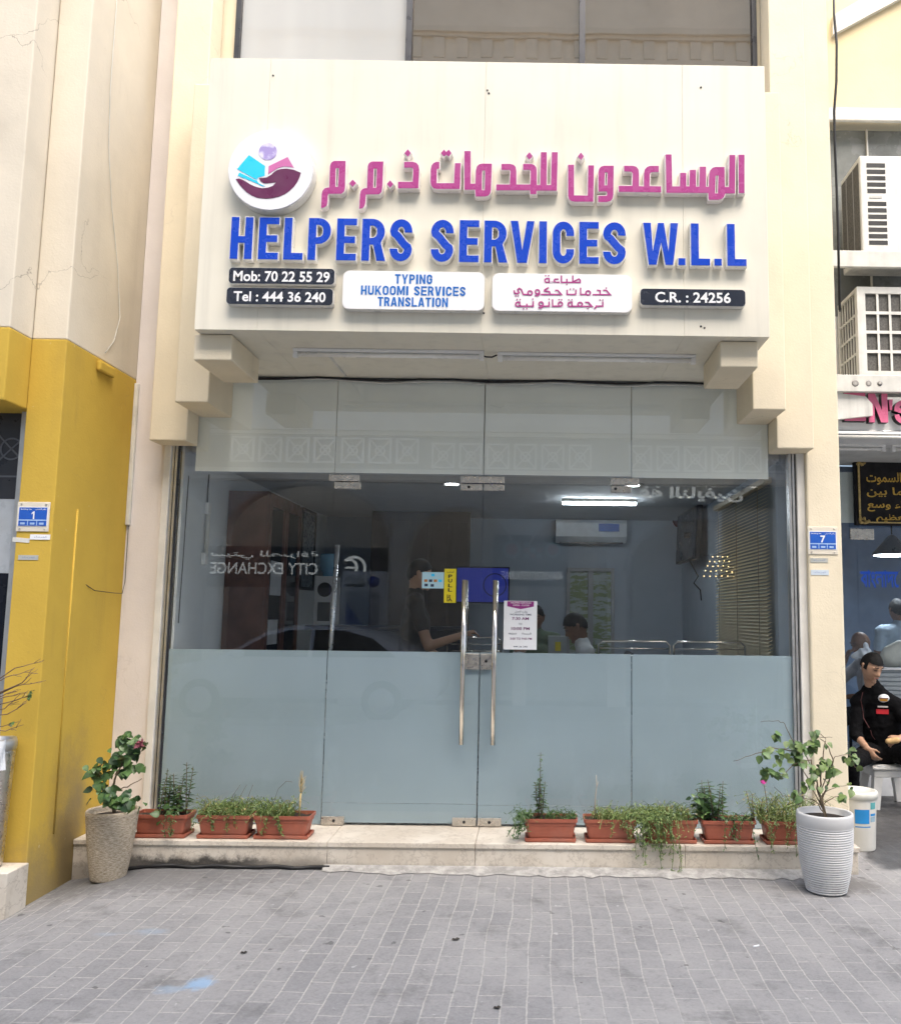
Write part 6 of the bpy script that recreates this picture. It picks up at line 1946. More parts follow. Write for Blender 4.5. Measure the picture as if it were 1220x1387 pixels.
# cook on a white stool
hc = Vector((3.241, 1.400, 1.176))
J = dict(pelvis=(3.42, 1.62, .475), chest=(3.36, 1.57, .80), neck=(3.285, 1.50, 1.005), head=hc,
         shR=(3.174, 1.550, 0.871), shL=(3.484, 1.470, 0.846), elR=(3.130, 1.520, 0.607), wrR=(3.166, 1.360, 0.509),
         elL=(3.555, 1.360, 0.646), wrL=(3.395, 1.220, 0.615), knR=(2.960, 1.160, 0.420), knL=(3.505, 1.100, 0.436), anR=(3.02, 1.30, .09), anL=(3.58, 1.12, .09))
P_, jacket, F, J = person('person in black jacket with badges sitting on a white stool, looking down', J, SKIN, CLOTHBLACK, CLOTHBLACK, (.30, -.86, -.42), (.12, -.25, 1), 1.25, HAIR, 1.02, .009,
    {'R': ((.55, -.25, -.85), (-.75, -.5, -.1), .35, 1), 'L': ((-.9, -.3, -.1), (.1, -.6, .7), .8, -1)}, True, lambda th: (-.012 if abs(abs(th - math.pi)) < 1.9 else .058), 'jacket')
for px, pz, shp, mt in ((3.3449, 0.9188, 'o', 0), (3.3423, 0.8453, 'l', 1), (3.3440, 0.8025, 'r', 2)):
    q, nn = surf_y(jacket, px, pz)
    M5 = Matrix.Translation(q + nn * .002) @ nn.to_track_quat('Z', 'Y').to_matrix().to_4x4()
    mb = MB()
    if shp == 'o':
        mb.lathe([(0, 0), (.045, 0), (.046, .003), (.0, .004)], (0, 0, 0), 24)
        for v in mb.v:
            v.y *= .85
        mb.box(-.036, .036, -.006, .003, .0045, .0055, 1)
        mb.box(-.030, .030, -.026, -.007, .0045, .0054, 2)
    elif shp == 'l':
        mb.box(-.042, .042, -.006, .006, 0, .004)
    else:
        mb.box(-.050, .050, -.020, .020, 0, .004)
    for v in mb.v:
        v[:] = M5 @ v
    mb.build('badge', [[PAPER, M('brown_print', (.25, .10, .03), .5), M('amber_print', (.75, .36, .05), .5)], [M('badge_pale', (.6, .55, .52), .5)], [M('badge_red', (.55, .02, .03), .5)]][mt], P_)
mb = MB()
for path in ([(1168, 938), (1171, 950), (1174, 963), (1176, 974), (1177, 984)], [(1187, 992), (1190, 1000), (1194, 1006), (1198, 1010)]):
    pass
for path in ([(3.159, 1.400, 0.966), (3.169, 1.400, 0.892), (3.185, 1.400, 0.813), (3.195, 1.400, 0.740), (3.205, 1.400, 0.673)], [(3.267, 1.400, 0.637), (3.278, 1.400, 0.595), (3.301, 1.400, 0.559)]):
    pp = []
    for q in path:
        h, nn = surf_y(jacket, q[0], q[2])
        pp.append(h + nn * .002)
    mb.tube(pp, .003, 6)
mb.build('piping', M('maroon_piping', (.10, .03, .03), .6), P_)
cw = J['wrR'] + Vector((.55, -.25, -.85)).normalized() * .16
tag(MB().tube([cw + Vector((-.035, -.03, 0)), cw + Vector((.03, -.045, -.004))], .0045, 8).build('cigarette', PAPER), 'white cigarette between the fingers of the seated cook', 'cigarette')
bw = J['wrL'] + Vector((-.9, -.3, -.1)).normalized() * .10 + Vector((0, -.01, -.01))
mb = MB()
capsule(mb, bw + Vector((-.03, 0, 0)), bw + Vector((.04, -.01, .01)), .024, .026, 1, .8)
tag(fuse(mb, 'bread_roll', M('bread_crust', (.55, .36, .16), .7, .2, 20), None, .006), 'small bread roll held in the left hand of the seated cook', 'bread')

# stool
t = thing('plastic_stool', (3.42, 1.60, 0), 'white plastic stool under the cook in black', 'stool')
mb = MB()
sx0, sx1, sy0, sy1, sz = 3.235, 3.60, 1.42, 1.78, .345
mb.box(sx0, sx1, sy0, sy1, sz - .028, sz, 0, .012)
mb.build('seat', M('stool_white', (.72, .72, .70), .4, .05, 8), t)
MB().box(sx0 + .012, sx1 - .012, sy0 + .012, sy1 - .012, sz - .085, sz - .0285, 0, .006).build('apron', M('stool_white', (.72, .72, .70)), t)
for ix, iy in ((-1, -1), (1, -1), (-1, 1), (1, 1)):
    cx_, cy_ = (sx0 + sx1) / 2 + ix * .135, (sy0 + sy1) / 2 + iy * .135
    mb = MB()
    a, b_ = .036, .028
    vs = []
    for z_, w_, o_ in ((sz - .0855, a, 0), (.001, b_, .035)):
        for dx, dy in ((-1, -1), (1, -1), (1, 1), (-1, 1)):
            vs.append((cx_ + ix * o_ + dx * w_, cy_ + iy * o_ + dy * w_, z_))
    mb.add(vs, [(0, 1, 2, 3), (7, 6, 5, 4)] + [(i, i + 4, (i + 1) % 4 + 4, (i + 1) % 4) for i in range(4)])
    mb.build('leg', M('stool_white', (.72, .72, .70)), t)

def standing(x, y, z, face, label, skin, shirt, h=1.72, arms=None, f=None, hair_mat=HAIR, lean=0., sleeve=.55, hs=1.0):
    a = R(face)
    fx = Vector((math.cos(a), math.sin(a), 0))
    sd_ = Vector((math.sin(a), -math.cos(a), 0))            # the person's right
    k = h / 1.72
    o = Vector((x, y, z))
    P = lambda r, fw, up_: o + sd_ * r * k + fx * (fw + lean * max(0, up_ - .9)) * k + Vector((0, 0, up_ * k))
    J = dict(pelvis=P(0, 0, .95), chest=P(0, .01, 1.25), neck=P(0, .0, 1.46), head=P(0, .03, 1.605), shR=P(.19, 0, 1.40), shL=P(-.19, 0, 1.40),
             elR=P(.24, .02, 1.12), elL=P(-.24, .02, 1.12), wrR=P(.22, .14, .90), wrL=P(-.22, .14, .90), knR=P(.1, .02, .5), knL=P(-.1, .02, .5), anR=P(.1, 0, .085), anL=P(-.1, .0, .085))
    if arms:
        J.update({q: P(*v) for q, v in arms.items()})
    return person(label, J, skin, shirt, JEANS, f or (fx.x, fx.y, -.1), (0, 0, 1), sleeve, hair_mat, hs, .014)
def seated(x, y, z, face, label, skin, shirt, seat=.46, f=None, lean=0., hair_mat=HAIR, sleeve=.6, arms=None):
    a = R(face)
    fx = Vector((math.cos(a), math.sin(a), 0))
    sd_ = Vector((math.sin(a), -math.cos(a), 0))
    o = Vector((x, y, z))
    P = lambda r, fw, up_: o + sd_ * r + fx * (fw + lean * max(0, up_ - seat)) + Vector((0, 0, up_))
    s = seat
    J = dict(pelvis=P(0, 0, s + .10), chest=P(0, .0, s + .40), neck=P(0, .02, s + .60), head=P(0, .06, s + .745), shR=P(.19, 0, s + .54), shL=P(-.19, 0, s + .54),
             elR=P(.22, .10, s + .26), elL=P(-.22, .10, s + .26), wrR=P(.15, .32, s + .25), wrL=P(-.15, .32, s + .25), knR=P(.1, .42, s + .04), knL=P(-.1, .42, s + .04), anR=P(.1, .42, .085), anL=P(-.1, .42, .085))
    if arms:
        J.update({q: P(*v) for q, v in arms.items()})
    return person(label, J, skin, shirt, JEANS, f or (fx.x, fx.y, -.25), (0, 0, 1), sleeve, hair_mat, 1., .014)
standing(-.56, .75, .166, 8, 'person in a dark shirt standing inside behind the yellow pull sticker', M('tan_skin', (.34, .19, .12), .5), M('dark_brown_cloth', (.03, .025, .022), .8), 1.84, {'elR': (.24, .10, 1.10), 'wrR': (.20, .34, 1.18), 'elL': (-.22, .05, 1.1), 'wrL': (-.2, .2, 1.0)})
def office_chair(x, y, z, seat, face, label):
    a = R(face)
    t = thing('office_chair', (x, y, z), label, 'chair')
    MB().lathe([(0, 0), (.20, 0), (.235, .02), (.235, .05), (.20, .07), (0, .07)], (x, y, z + seat - .075), 24).build('seat', DARKSTUFF, t)
    MB().tube([(x, y, z + .06), (x, y, z + seat - .076)], .03, 10).build('pedestal', BLACK, t)
    for k in range(5):
        an = k * 1.2566
        MB().tube([(x, y, z + .07), (x + .27 * math.cos(an), y + .27 * math.sin(an), z + .028)], .02, 8).build('leg', BLACK, t)
    bx_, by_ = x - .27 * math.cos(a), y - .27 * math.sin(a)
    mb = MB().box(-.03, .03, -.21, .21, seat + .05, seat + .55, 0, .025)
    for v in mb.v:
        v[:] = (bx_ + v.x * math.cos(a) - v.y * math.sin(a), by_ + v.x * math.sin(a) + v.y * math.cos(a), z + v.z)
    mb.build('backrest', DARKSTUFF, t)
seated(.905, 1.35, .166, 178, 'person in a white shirt sitting inside in profile, head bent left', SKIN_D, CLOTHWHITE, .57, (-.9, -.1, -.45), .16)
office_chair(.905, 1.35, .166, .57, 178, 'black office chair under the white shirted sitter inside')
seated(.40, 2.55, .166, 262, 'person in an olive shirt sitting inside, mostly hidden by the hours notice', SKIN_D, CLOTHGREEN, .64)
office_chair(.40, 2.55, .166, .64, 262, 'black office chair under the olive shirted sitter inside')
seated(.24, .95, .166, 80, 'person in white seen from behind next to the right door handle', SKIN_D, CLOTHWHITE, .46, None, .1, HAIR, 1.9)
office_chair(.24, .95, .166, .46, 80, 'black office chair behind the right door handle')

# ================================================================== neighbouring building on the right
NB = thing('neighbour_building', (4.5, 1.1, 0), 'neighbouring cream building with air conditioners over a glass eatery front', 'building')
NX0, NX1 = 2.502, 9.0
MB().box(NX0, NX1, 1.1, 1.5, 6.0117, TOP + 1).build('upper_wall', CREAM_BAND, NB)
zb_ = 6.0117
mb = MB()
mb.box(NX0, NX1, 1.06, 1.099, zb_ - .10, zb_ + .02, 0, .01)
mb.build('window_head', M('pale_trim', (.66, .64, .58), .6), NB)
wn_ = MB().box(NX0, NX1, 1.22, 1.26, 4.15, zb_ - .101)
wn_.build('window', M('grey_window_sheet', (.20, .21, .20), .25, .3, 2.5, streak=.3), NB)
for x in (3.27, 4.1, 5.):
    MB().box(x, x + .012, 1.195, 1.219, 4.15, zb_ - .101).build('window_bar', M('pale_trim', (.66, .64, .58)), NB)
mb = MB()
pt = [(2.9461, 6.7113), (3.6411, 7.1184), (3.6493, 7.3324), (2.9512, 6.8944)]
mb.prism(pt, 1.05, 1.0985)
mb.build('sloping_moulding', M('pale_trim', (.66, .64, .58)), NB)
zf0 = 3.0348
zfb = 3.4826 - .148
mb = MB()
mb.box(NX0, NX1, .66, 1.2, zf0, zfb)
mb.box(NX0, NX1, 1.1, 1.2, zfb + .001, 4.149)
mb.build('fascia', M('grey_white_fascia', (.80, .80, .78), .45, .05, 4, streak=.2), NB)
MB().box(NX0, NX1, 1.201, 2.0, zf0 + .005, zf0 + .1).build('soffit', M('dull_soffit', (.60, .60, .57), .7), NB)
mb = MB()
mb.box(NX0, NX1, .645, .6595, zf0 - .004, zf0 + .03, 0, .004)
mb.build('fascia_edge', ALU, NB)
MB().box(2.565, 9, 2.001, 2.12, zf0 + .002, 4.0).build('fascia_back', M('dull_soffit', (.60, .60, .57)), NB)
# room behind
mb = MB()
BL = M('navy_room_wall', (.20, .28, .42), .7, .15, 3)
mb.box(2.565, 9, 5.3, 5.4, -.1, 3.3)
mb.box(8.9, 9, 2.2, 5.3, -.1, 3.3)
mb.build('eatery_wall', BL, NB)
MB().box(2.565, 8.89, 2.13, 5.298, zf0 - .07, zf0 - .001).build('eatery_ceiling', M('navy_ceiling', (.3, .34, .42), .7), NB)
MB().box(2.565, 8.89, 1.98, 5.298, -.1, .01).build('eatery_floor', TILE, NB)
MB().box(2.501, 2.56, .26, 5.3, -.1, zf0 - .001).build('side_wall', M('passage_wall', (.36, .36, .36), .8), NB)
# glass front
GN = thing('eatery_glazing', (4, 2.0, 0), 'glass front of the eatery with slatted apron and white sill', 'shopfront')
gz0, gz1 = .02, zf0 - .075
dxj = 3.3816
MB().box(2.565, dxj - .004, 2.02, 2.032, gz0, gz1).build('pane', GLASS_N, GN)
MB().box(dxj + .004, 8.8, 2.02, 2.032, 1.14, gz1).build('pane', GLASS_N, GN)
MB().box(2.565, 4.6, 2.034, 2.037, 2.4775, gz1).build('frosted_film', FILM_UP, GN)
b = (3.3162, 3.5374, 2.3174, 2.4213)
MB().box(b[0], b[1], 2.0, 2.019, b[2], b[3], 0, .003).build('hinge_plate', STEEL_D, GN)
mb = MB()
z = .26
while z < 1.12:
    mb.box(dxj + .02, 8.8, 2.0, 2.05, z, z + .03, 0)
    mb.box(dxj + .02, 8.8, 2.012, 2.05, z + .0301, z + .0399)
    z += .04
mb.build('slatted_apron', M('grey_blue_slat', (.26, .30, .33), .45, .1, 6), GN)
MB().box(dxj, 8.8, 1.96, 2.06, .0, .235, 0, .006).build('sill', M('white_sill', (.62, .64, .66), .5), GN)
MB().box(dxj + .01, 8.8, 1.985, 2.06, 1.121, 1.139).build('counter_edge', M('white_sill', (.62, .64, .66)), GN)
# Bengali lettering on glass
b = (3.4035, 3.7884, 1.8661, 2.0510)
text_part('window_lettering', 'বাংলাদে', (b[0], b[1], b[2], b[3]), 2.018, emit('blue_lettering_glow', (.01, .10, .65), .07), GN, .02)
# pink sign letters
t = thing('sign_letters', (3.1, .64, 3.1), 'pink raised capital letters on the grey fascia of the eatery', 'sign', None)
mb = MB()
q0 = (2.8227, 3.2003, 3.1223, 3.3473)
for s_, b in (("M", (2.5210, 2.7301, 3.1289, 3.3540)), ("E", (2.7822, 2.9506, 3.1263, 3.3512)), ("N", (2.9736, 3.1246, 3.1169, 3.3478)), ("'", (3.1342, 3.1662, 3.2187, 3.3016)), ("S", (3.1757, 3.3209, 3.1077, 3.2971))):
    h = b[3] - b[2]
    x0, x1, z0, z1 = b
    w_ = x1 - x0
    k = h * .20
    if s_ == 'M':
        lp = [(x0, z0), (x0 + k, z0), (x0 + k, z1 - .4 * h), ((x0 + x1) / 2, z0 + .2 * h), (x1 - k, z1 - .4 * h), (x1 - k, z0), (x1, z0), (x1, z1), (x1 - k, z1), ((x0 + x1) / 2, z0 + .55 * h), (x0 + k, z1), (x0, z1)]
    elif s_ == 'E':
        lp = [(x0, z0), (x1, z0), (x1, z0 + k), (x0 + k, z0 + k), (x0 + k, z0 + .4 * h), (x1 - .02, z0 + .4 * h), (x1 - .02, z0 + .6 * h), (x0 + k, z0 + .6 * h), (x0 + k, z1 - k), (x1, z1 - k), (x1, z1), (x0, z1)]
    elif s_ == 'N':
        lp = [(x0, z0), (x0 + k, z0), (x0 + k, z0 + .62 * h), (x1 - k * 1.2, z0), (x1, z0), (x1, z1), (x1 - k, z1), (x1 - k, z0 + .42 * h), (x0 + k * 1.1, z1), (x0, z1)]
    elif s_ == "'":
        lp = [(x0 + .2 * w_, z0), (x0 + .7 * w_, z0), (x1, z1), (x0, z1)]
    else:
        lp = stroke([(x1 - k / 2, z0 + .72 * h)] + arc((x0 + x1) / 2, z1 - k / 2 - .055, w_ / 2 - k / 2, .055, 0, 180, 10) + arc((x0 + x1) / 2, z0 + k / 2 + .055, w_ / 2 - k / 2, .055, 0, -180, 10), k / 2)
    m_ = MB()
    shape_on(m_, [lp], .657, .055)
    o = m_.build('letter', BLACK, t)
    m_ = MB()
    shape_on(m_, [lp], .6015, .004)
    m_.build('letter_face', SIGNPINK, o)
# eatery battens on the fascia soffit
def batten2(px0, px1, y, z, label):
    t = batten(px0, px1, y, z, label, 3)
batten2(2.60, 4.2, 0.5749, zf0 - .0005, 'white fluorescent batten under the eatery fascia, nearest the street')
batten2(2.60, 3.30, 1.0992, zf0 + .0045, 'white fluorescent batten above the black calligraphy, behind the first')
batten2(3.35, 4.5, 1.0992, zf0 + .0045, 'white fluorescent batten at the right edge above the black calligraphy')

# calligraphy plaque
yq = 1.93
b = (3.3438, 4.3266, 2.4470, 3.0861)
t = thing('calligraphy_panel', ((b[0] + b[1]) / 2, yq, b[2]), 'black velvet calligraphy panel with gold Arabic lines and gilt frame', 'picture')
MB().box(b[0], b[1], yq, yq + .05, b[2], b[3], 0, .006).build('board', VELVET, t)
mb = MB()
fr = rel(b, .030, .97, .03, .97)
mb.box(fr[0], fr[0] + .018, yq - .012, yq - .0005, fr[2], fr[3])
mb.box(fr[1] - .018, fr[1], yq - .012, yq - .0005, fr[2], fr[3])
mb.box(fr[0] + .0181, fr[1] - .0181, yq - .011, yq - .0005, fr[3] - .012, fr[3])
mb.box(fr[0] + .0181, fr[1] - .0181, yq - .011, yq - .0005, fr[2], fr[2] + .012)
for cx_, cz_, ex, ez in ((fr[0], fr[3], 1, -1), (fr[0], fr[2], 1, 1)):
    for k in range(26):
        u_, v_ = random.random() ** 1.6 * .13, random.random() ** 1.6 * .08
        if u_ / .13 + v_ / .08 < 1.05:
            mb.lathe([(0, 0), (.012, 0), (.011, .012), (0, .014)], (0, 0, 0), 7)
            for v in mb.v[-28:]:
                v[:] = (cx_ + ex * u_ + v.x, yq - .001 - v.z, cz_ + ez * v_ + v.y)
mb.build('gilt_frame', GOLDFR, t)
X0 = 3.4541
for s_, py0, py1, x0 in (('ﺕﻮﻤﺴﻟﺍ ﻰﻓ ﺎﻣﻭ', 2.9436, 2.8251, X0), ('ﻦﻴﺑ ﺎﻣ ﻢﻠﻌﻳ', 2.8043, 2.6932, X0), ('ﻊﺳﻭ ﺀﺎﺷ ﺎﻤﺑ', 2.6793, 2.5755, X0), ('ﻢﻴﻈﻌﻟﺍ ﻰﻠﻌﻟﺍ ﻮﻫﻭ', 2.5548, 2.4651, X0 + .08)):
    text_part('lettering', s_, (x0, x0 + (.62 if len(s_) < 15 else .80), py1, py0), yq - .003, GOLD, t, .018)

# pendant lamp, customers, packages
px_, pz_ = 4.1172, 2.2475
t = thing('pendant_lamp', (px_, 3.0, pz_), 'dark pendant lamp with a lit white underside in the eatery', 'lamp')
MB().lathe([(.0, .22), (.04, .20), (.19, .03), (.20, .0), (.185, .004), (.0, .012)], (px_, 3.0, pz_), 32).build('shade', DARKFRAME, t)
MB().lathe([(.0, -.012), (.17, -.006), (.182, -.001)], (px_, 3.0, pz_), 32).build('diffuser', LAMP, t)
MB().tube([(px_, 3.0, pz_ + .22), (px_, 3.0, zf0 - .0705)], .008, 6).build('cord', BLACK, t)
hb = Vector((3.598, 2.450, 1.385))
seated(hb.x + .10, 2.5, .01, 186, 'bald person behind the eatery glass leaning left with hand to face', SKIN_D, CLOTHGREY, hb.z - .80, (-.92, -.25, -.35), .10, None, 1.2, {'elR': (.2, .30, hb.z - .80 + .32), 'wrR': (.06, .20, hb.z - .80 + .60)})
t = thing('dining_chair', (hb.x + .12, 2.5, .01), 'dark chair under the bald person in the eatery', 'chair')
zs_ = .01 + hb.z - .80
MB().box(hb.x - .12, hb.x + .32, 2.29, 2.71, zs_ - .06, zs_ - .02, 0, .01).build('seat', DARKSTUFF, t)
for dx in (-.09, .29):
    for dy in (2.32, 2.68):
        MB().tube([(hb.x + dx, dy, .011), (hb.x + dx, dy, zs_ - .061)], .015, 8).build('leg', DARKFRAME, t)
sx_ = 4.0524
standing(sx_ + .05, 2.85, .01, 95, 'person in a light blue shirt standing with back turned in the eatery', SKIN_D, CLOTHBLUE, 1.7820 - .01)
b = (3.6939, 3.9729, 1.1271, 1.3815)
t = thing('packing_bag', ((b[0] + b[1]) / 2, 2.25, 1.14), 'cream bag standing on the eatery counter at the right edge', 'bag')
mb = MB()
capsule(mb, ((b[0] + b[1]) / 2 - .08, 2.26, 1.22), ((b[0] + b[1]) / 2 + .1, 2.26, 1.25), .10, .11, 1, .8)
capsule(mb, ((b[0] + b[1]) / 2 - .10, 2.26, 1.28), ((b[0] + b[1]) / 2 + .02, 2.26, 1.33), .05, .06, 1, .8)
fuse(mb, 'bag', M('cream_bag', (.62, .60, .52), .6, .1, 12, .3, 30), t, .012)
mb = MB()
for k in range(7):
    q = Vector((3.427, 2.120, 1.270)) + Vector((random.uniform(-.05, .09), random.uniform(0, .04), random.uniform(-.07, .07)))
    capsule(mb, q, q + rv(.05), .035, .028, 1, .7)
tag(fuse(mb, 'plastic_bag', M('white_plastic_bag', (.66, .69, .74), .4, .05, 12, .3, 40), None, .012), 'crumpled white plastic bag hanging inside the eatery glass behind the cook', 'bag')

# air conditioner condensers on brackets
def condenser(px0, py0, py1, y, label, kind):
    x0 = px0
    z0, z1 = py0, py1
    dpt, wd_ = .44, .85
    t = thing('condenser_unit', (x0 + wd_ / 2, y + dpt / 2, z0), label, 'air conditioner')
    body = MB()
    fr_ = .055
    if kind == 'vent':
        body.box(x0, x0 + wd_, y, y + dpt, z0, z1, 0, .012)
        body.build('casing', WHITE_DIRTY, t)
        n_ = 13
        for k in range(n_):
            if k == 5:
                continue
            zz = z1 - .085 - (z1 - z0 - .19) * k / (n_ - 1)
            MB().box(x0 + .055, x0 + .205, y - .003, y - .0005, zz - .017, zz + .017).build('vent_slot', M('dark_slot', (.03, .03, .03), .7), t)
        MB().box(x0 + .07, x0 + .17, y - .004, y - .0005, z1 - .085 - (z1 - z0 - .19) * 5 / 12 - .008, z1 - .085 - (z1 - z0 - .19) * 5 / 12 + .010).build('badge', M('grey_badge', (.45, .45, .42), .5), t)
        MB().box(x0 - .004, x0 - .0005, y + .03, y + dpt - .03, z0 + .05, z1 - .05).build('coil', M('fin_coil', (.10, .095, .085), .6, .4, 60), t)
        for k in range(2):
            MB().box(x0 - .009, x0 - .0045, y + .14 + .15 * k, y + .146 + .15 * k, z0 + .05, z1 - .05).build('guard_bar', M('guard_grey', (.30, .29, .27), .5), t)
    else:
        body.box(x0 + .02, x0 + wd_, y + .02, y + dpt, z0, z1, 1)
        body.box(x0, x0 + wd_, y, y + .019, z1 - fr_, z1)
        body.box(x0, x0 + wd_, y, y + .019, z0, z0 + fr_)
        body.box(x0, x0 + .065, y, y + .019, z0 + fr_ + .0002, z1 - fr_ - .0002)
        body.box(x0 + wd_ - .2, x0 + wd_, y, y + .019, z0 + fr_ + .0002, z1 - fr_ - .0002)
        body.box(x0, x0 + .019, y + .0192, y + .06, z0, z1)
        body.box(x0, x0 + .019, y + dpt - .03, y + dpt, z0, z1)
        body.box(x0, x0 + .019, y + .0602, y + dpt - .0302, z0, z0 + .03)
        body.box(x0, x0 + .019, y + .0602, y + dpt - .0302, z1 - .03, z1)
        body.build('casing', [WHITE_DIRTY, M('fin_coil', (.10, .095, .085), .6, .4, 60)], t)
        g_ = MB()
        for k in range(1, 5):
            zz = z0 + fr_ + (z1 - z0 - 2 * fr_) * k / 4
            if k < 4:
                g_.box(x0 + .066, x0 + wd_ - .201, y + .003, y + .012, zz - .012, zz + .012)
                g_.box(x0 + .003, x0 + .012, y + .0605, y + dpt - .0305, zz - .009, zz + .009)
        for k in range(1, 6):
            xx_ = x0 + .066 + .098 * k
            if xx_ < x0 + wd_ - .21:
                g_.box(xx_ - .009, xx_ + .009, y + .004, y + .0125, z0 + fr_ + .0005, z1 - fr_ - .0005)
        for k in range(1, 6):
            yy_ = y + .06 + (dpt - .09) * k / 6
            g_.box(x0 + .004, x0 + .0125, yy_ - .006, yy_ + .006, z0 + .031, z1 - .031)
        g_.build('guard_grille', WHITE_DIRTY, t)
    return t
za, zb2 = 4.4937, 5.3418
condenser(2.9753, za, zb2, .62, 'upper white condenser with slotted vents on the neighbour wall', 'vent')
zc, zd = 3.4826, 4.2284
condenser(2.9189, zc, zd, .62, 'lower cream condenser with a grid guard below the slotted one', 'grid')
def bracket(z, label):
    t = thing('wall_bracket', (3.1, .9, z), label, 'bracket')
    mb = MB()
    mb.box(2.53, 4.0, .52, .56, z - .14, z - .006, 0, .004)
    mb.build('beam', M('painted_angle', (.62, .61, .56), .5, .1, 8, streak=.3), t)
    for x in (2.72, 3.55):
        m_ = MB()
        m_.box(x, x + .05, .5605, 1.098, z - .05, z - .006, 0, .003)
        m_.prismx([(1.098, z - .14), (1.06, z - .14), (.60, z - .05), (.66, z - .05), (1.098, z - .11)], x + .01, x + .04)
        m_.build('arm', M('painted_angle', (.62, .61, .56)), t)
    return t
bracket(za - .001, 'painted steel bracket carrying the upper condenser')
t = bracket(zc - .001, 'perforated painted bracket carrying the lower condenser')
mb = MB()
for k, px in enumerate((2.8453, 2.9492, 3.0360)):
    mb.lathe([(0, 0), (.027 - .004 * k, 0), (.02, .001), (0, .001)], (0, 0, 0), 18)
    for v in mb.v[-72:]:
        v[:] = (px + v.x, .5185 - v.z, zc - .075 + v.y)
mb.build('bolt_hole', M('hole_grey', (.25, .24, .22), .7), t)
# old light box half hiding the sign letters
t = thing('floodlight_box', (2.8, .6, 3.2), 'grimy cream light housing in front of the pink letters', 'light fitting')
mb = MB()
a_, c_ = (2.681, 0.560, 3.244), (2.990, 0.560, 3.142)
mb.prism([(a_[0], a_[2] + .10), (c_[0] - .05, c_[2] + .17), (c_[0], c_[2] + .11), (c_[0], c_[2] + .02), (a_[0], c_[2] - .015)], .56, .62)
mb.build('housing', WHITE_DIRTY, t)
MB().box(c_[0] - .09, c_[0] - .02, .621, .659, c_[2] + .03, c_[2] + .07, 0, .004).build('arm', WHITE_DIRTY, t)
# thick black cable down the corner
mb = MB()
pp = [(2.552, -0.080, 6.349), (2.546, -0.080, 6.051), (2.559, -0.080, 5.815), (2.548, -0.080, 5.522), (2.529, -0.070, 5.296), (2.533, -0.050, 5.077), (2.556, 0.000, 4.703), (2.574, 0.050, 4.329), (2.588, 0.100, 3.841)]
mb.tube(pp, .0095, 8)
mb.tube([(q[0] + .012, q[1] + .03, q[2]) for q in pp], .006, 8)
tag(mb.build('cable', BLACK), 'thick black cable bundle running down the corner of the cream column', 'cable')

# ================================================================== other side of the street (seen mirrored in the glass)
OB = thing('street_building', (0, -10.2, 0), 'pale building across the street with arches and ornamental balustrade', 'building')
YO = -10.2
mb = MB()
arches = [(-7.6, -5.75, 3.9), (-5.45, -2.35, 4.0), (-2.0, .0, 3.6), (.25, 1.75, 3.4), (2.1, 5.0, 3.4)]
xs_ = -14
for a, c, h in arches:
    mb.box(xs_, a, YO - .4, YO, -.2, 4.2)
    r_ = (c - a) / 2
    lp = [(a, 4.2)] + [(p[0], p[1]) for p in arc((a + c) / 2, h - min(r_, 1.0), r_, min(r_, 1.0), 180, 0, 18)] + [(c, 4.2)]
    mb.prism(lp, YO - .4, YO)
    xs_ = c
mb.box(xs_, 14, YO - .4, YO, -.2, 4.2)
mb.box(-14, 14, YO - .4, YO, 4.2, 7.6)
mb.box(-14, 14, YO - .4, YO, 9.2, 10.2)
mb.box(-14, 14, YO - .4, YO, 12.6, 14.5)
for x in range(-14, 14, 2):
    mb.box(x, x + .9, YO - .4, YO, 7.6, 9.2)
    mb.box(x, x + .9, YO - .4, YO, 10.2, 12.6)
mb.build('facade_wall', STUCCO, OB)
mb = MB()
for a, c, h in arches:
    r_ = (c - a) / 2
    mb.tube([(p[0], YO + .02, p[1]) for p in arc((a + c) / 2, h - min(r_, 1.0), r_, min(r_, 1.0), 180, 0, 22)], .05, 6)
for z_ in (4.14, 5.0, 7.5, 10.15, 12.5, 13.2, 14.4):
    mb.box(-14, 14, YO + .0005, YO + .14, z_, z_ + .12)
    mb.box(-14, 14, YO + .0005, YO + .08, z_ - .08, z_ - .0005)
for i in range(60):
    mb.box(-14 + i * .47, -13.78 + i * .47, YO + .0005, YO + .06, 12.7, 13.1)
mb.build('cornice', STUCCO_L, OB)
mb = MB()
for x0, n_, z_ in ((-5.45, 7, 4.38), (-1.65, 6, 4.30), (2.1, 6, 4.30)):
    for i in range(n_):
        cx_ = x0 + .27 + i * .52
        for lp in ([(-.22, 0), (.22, .0)], [(-.22, .46), (.22, .46)]):
            mb.box(cx_ - .22, cx_ + .22, YO + .002, YO + .05, z_ + lp[0][1], z_ + lp[0][1] + .035)
        for e in (-1, 1):
            mb.box(cx_ + e * .20 - .0175, cx_ + e * .20 + .0175, YO + .002, YO + .049, z_ + .0355, z_ + .4595)
            m2 = MB()
            shape_on(m2, [stroke([(cx_ - .18, z_ + (.04 if e > 0 else .455)), (cx_ + .18, z_ + (.455 if e > 0 else .04))], .014)], 0, .03 + .002 * e)
            mb.add([(v.x, YO + .002 - v.y, v.z) for v in m2.v], m2.f)
        m2 = MB()
        shape_on(m2, [[(cx_ + .10 * math.cos(R(a)), z_ + .247 + .10 * math.sin(R(a))) for a in range(0, 360, 15)], [(cx_ + .075 * math.cos(R(a)), z_ + .247 + .075 * math.sin(R(a))) for a in range(0, 360, 15)]], 0, .04)
        mb.add([(v.x, YO + .001 - v.y, v.z) for v in m2.v], m2.f)
mb.build('balustrade', M('white_plasterwork', (.85, .83, .78), .6), OB)
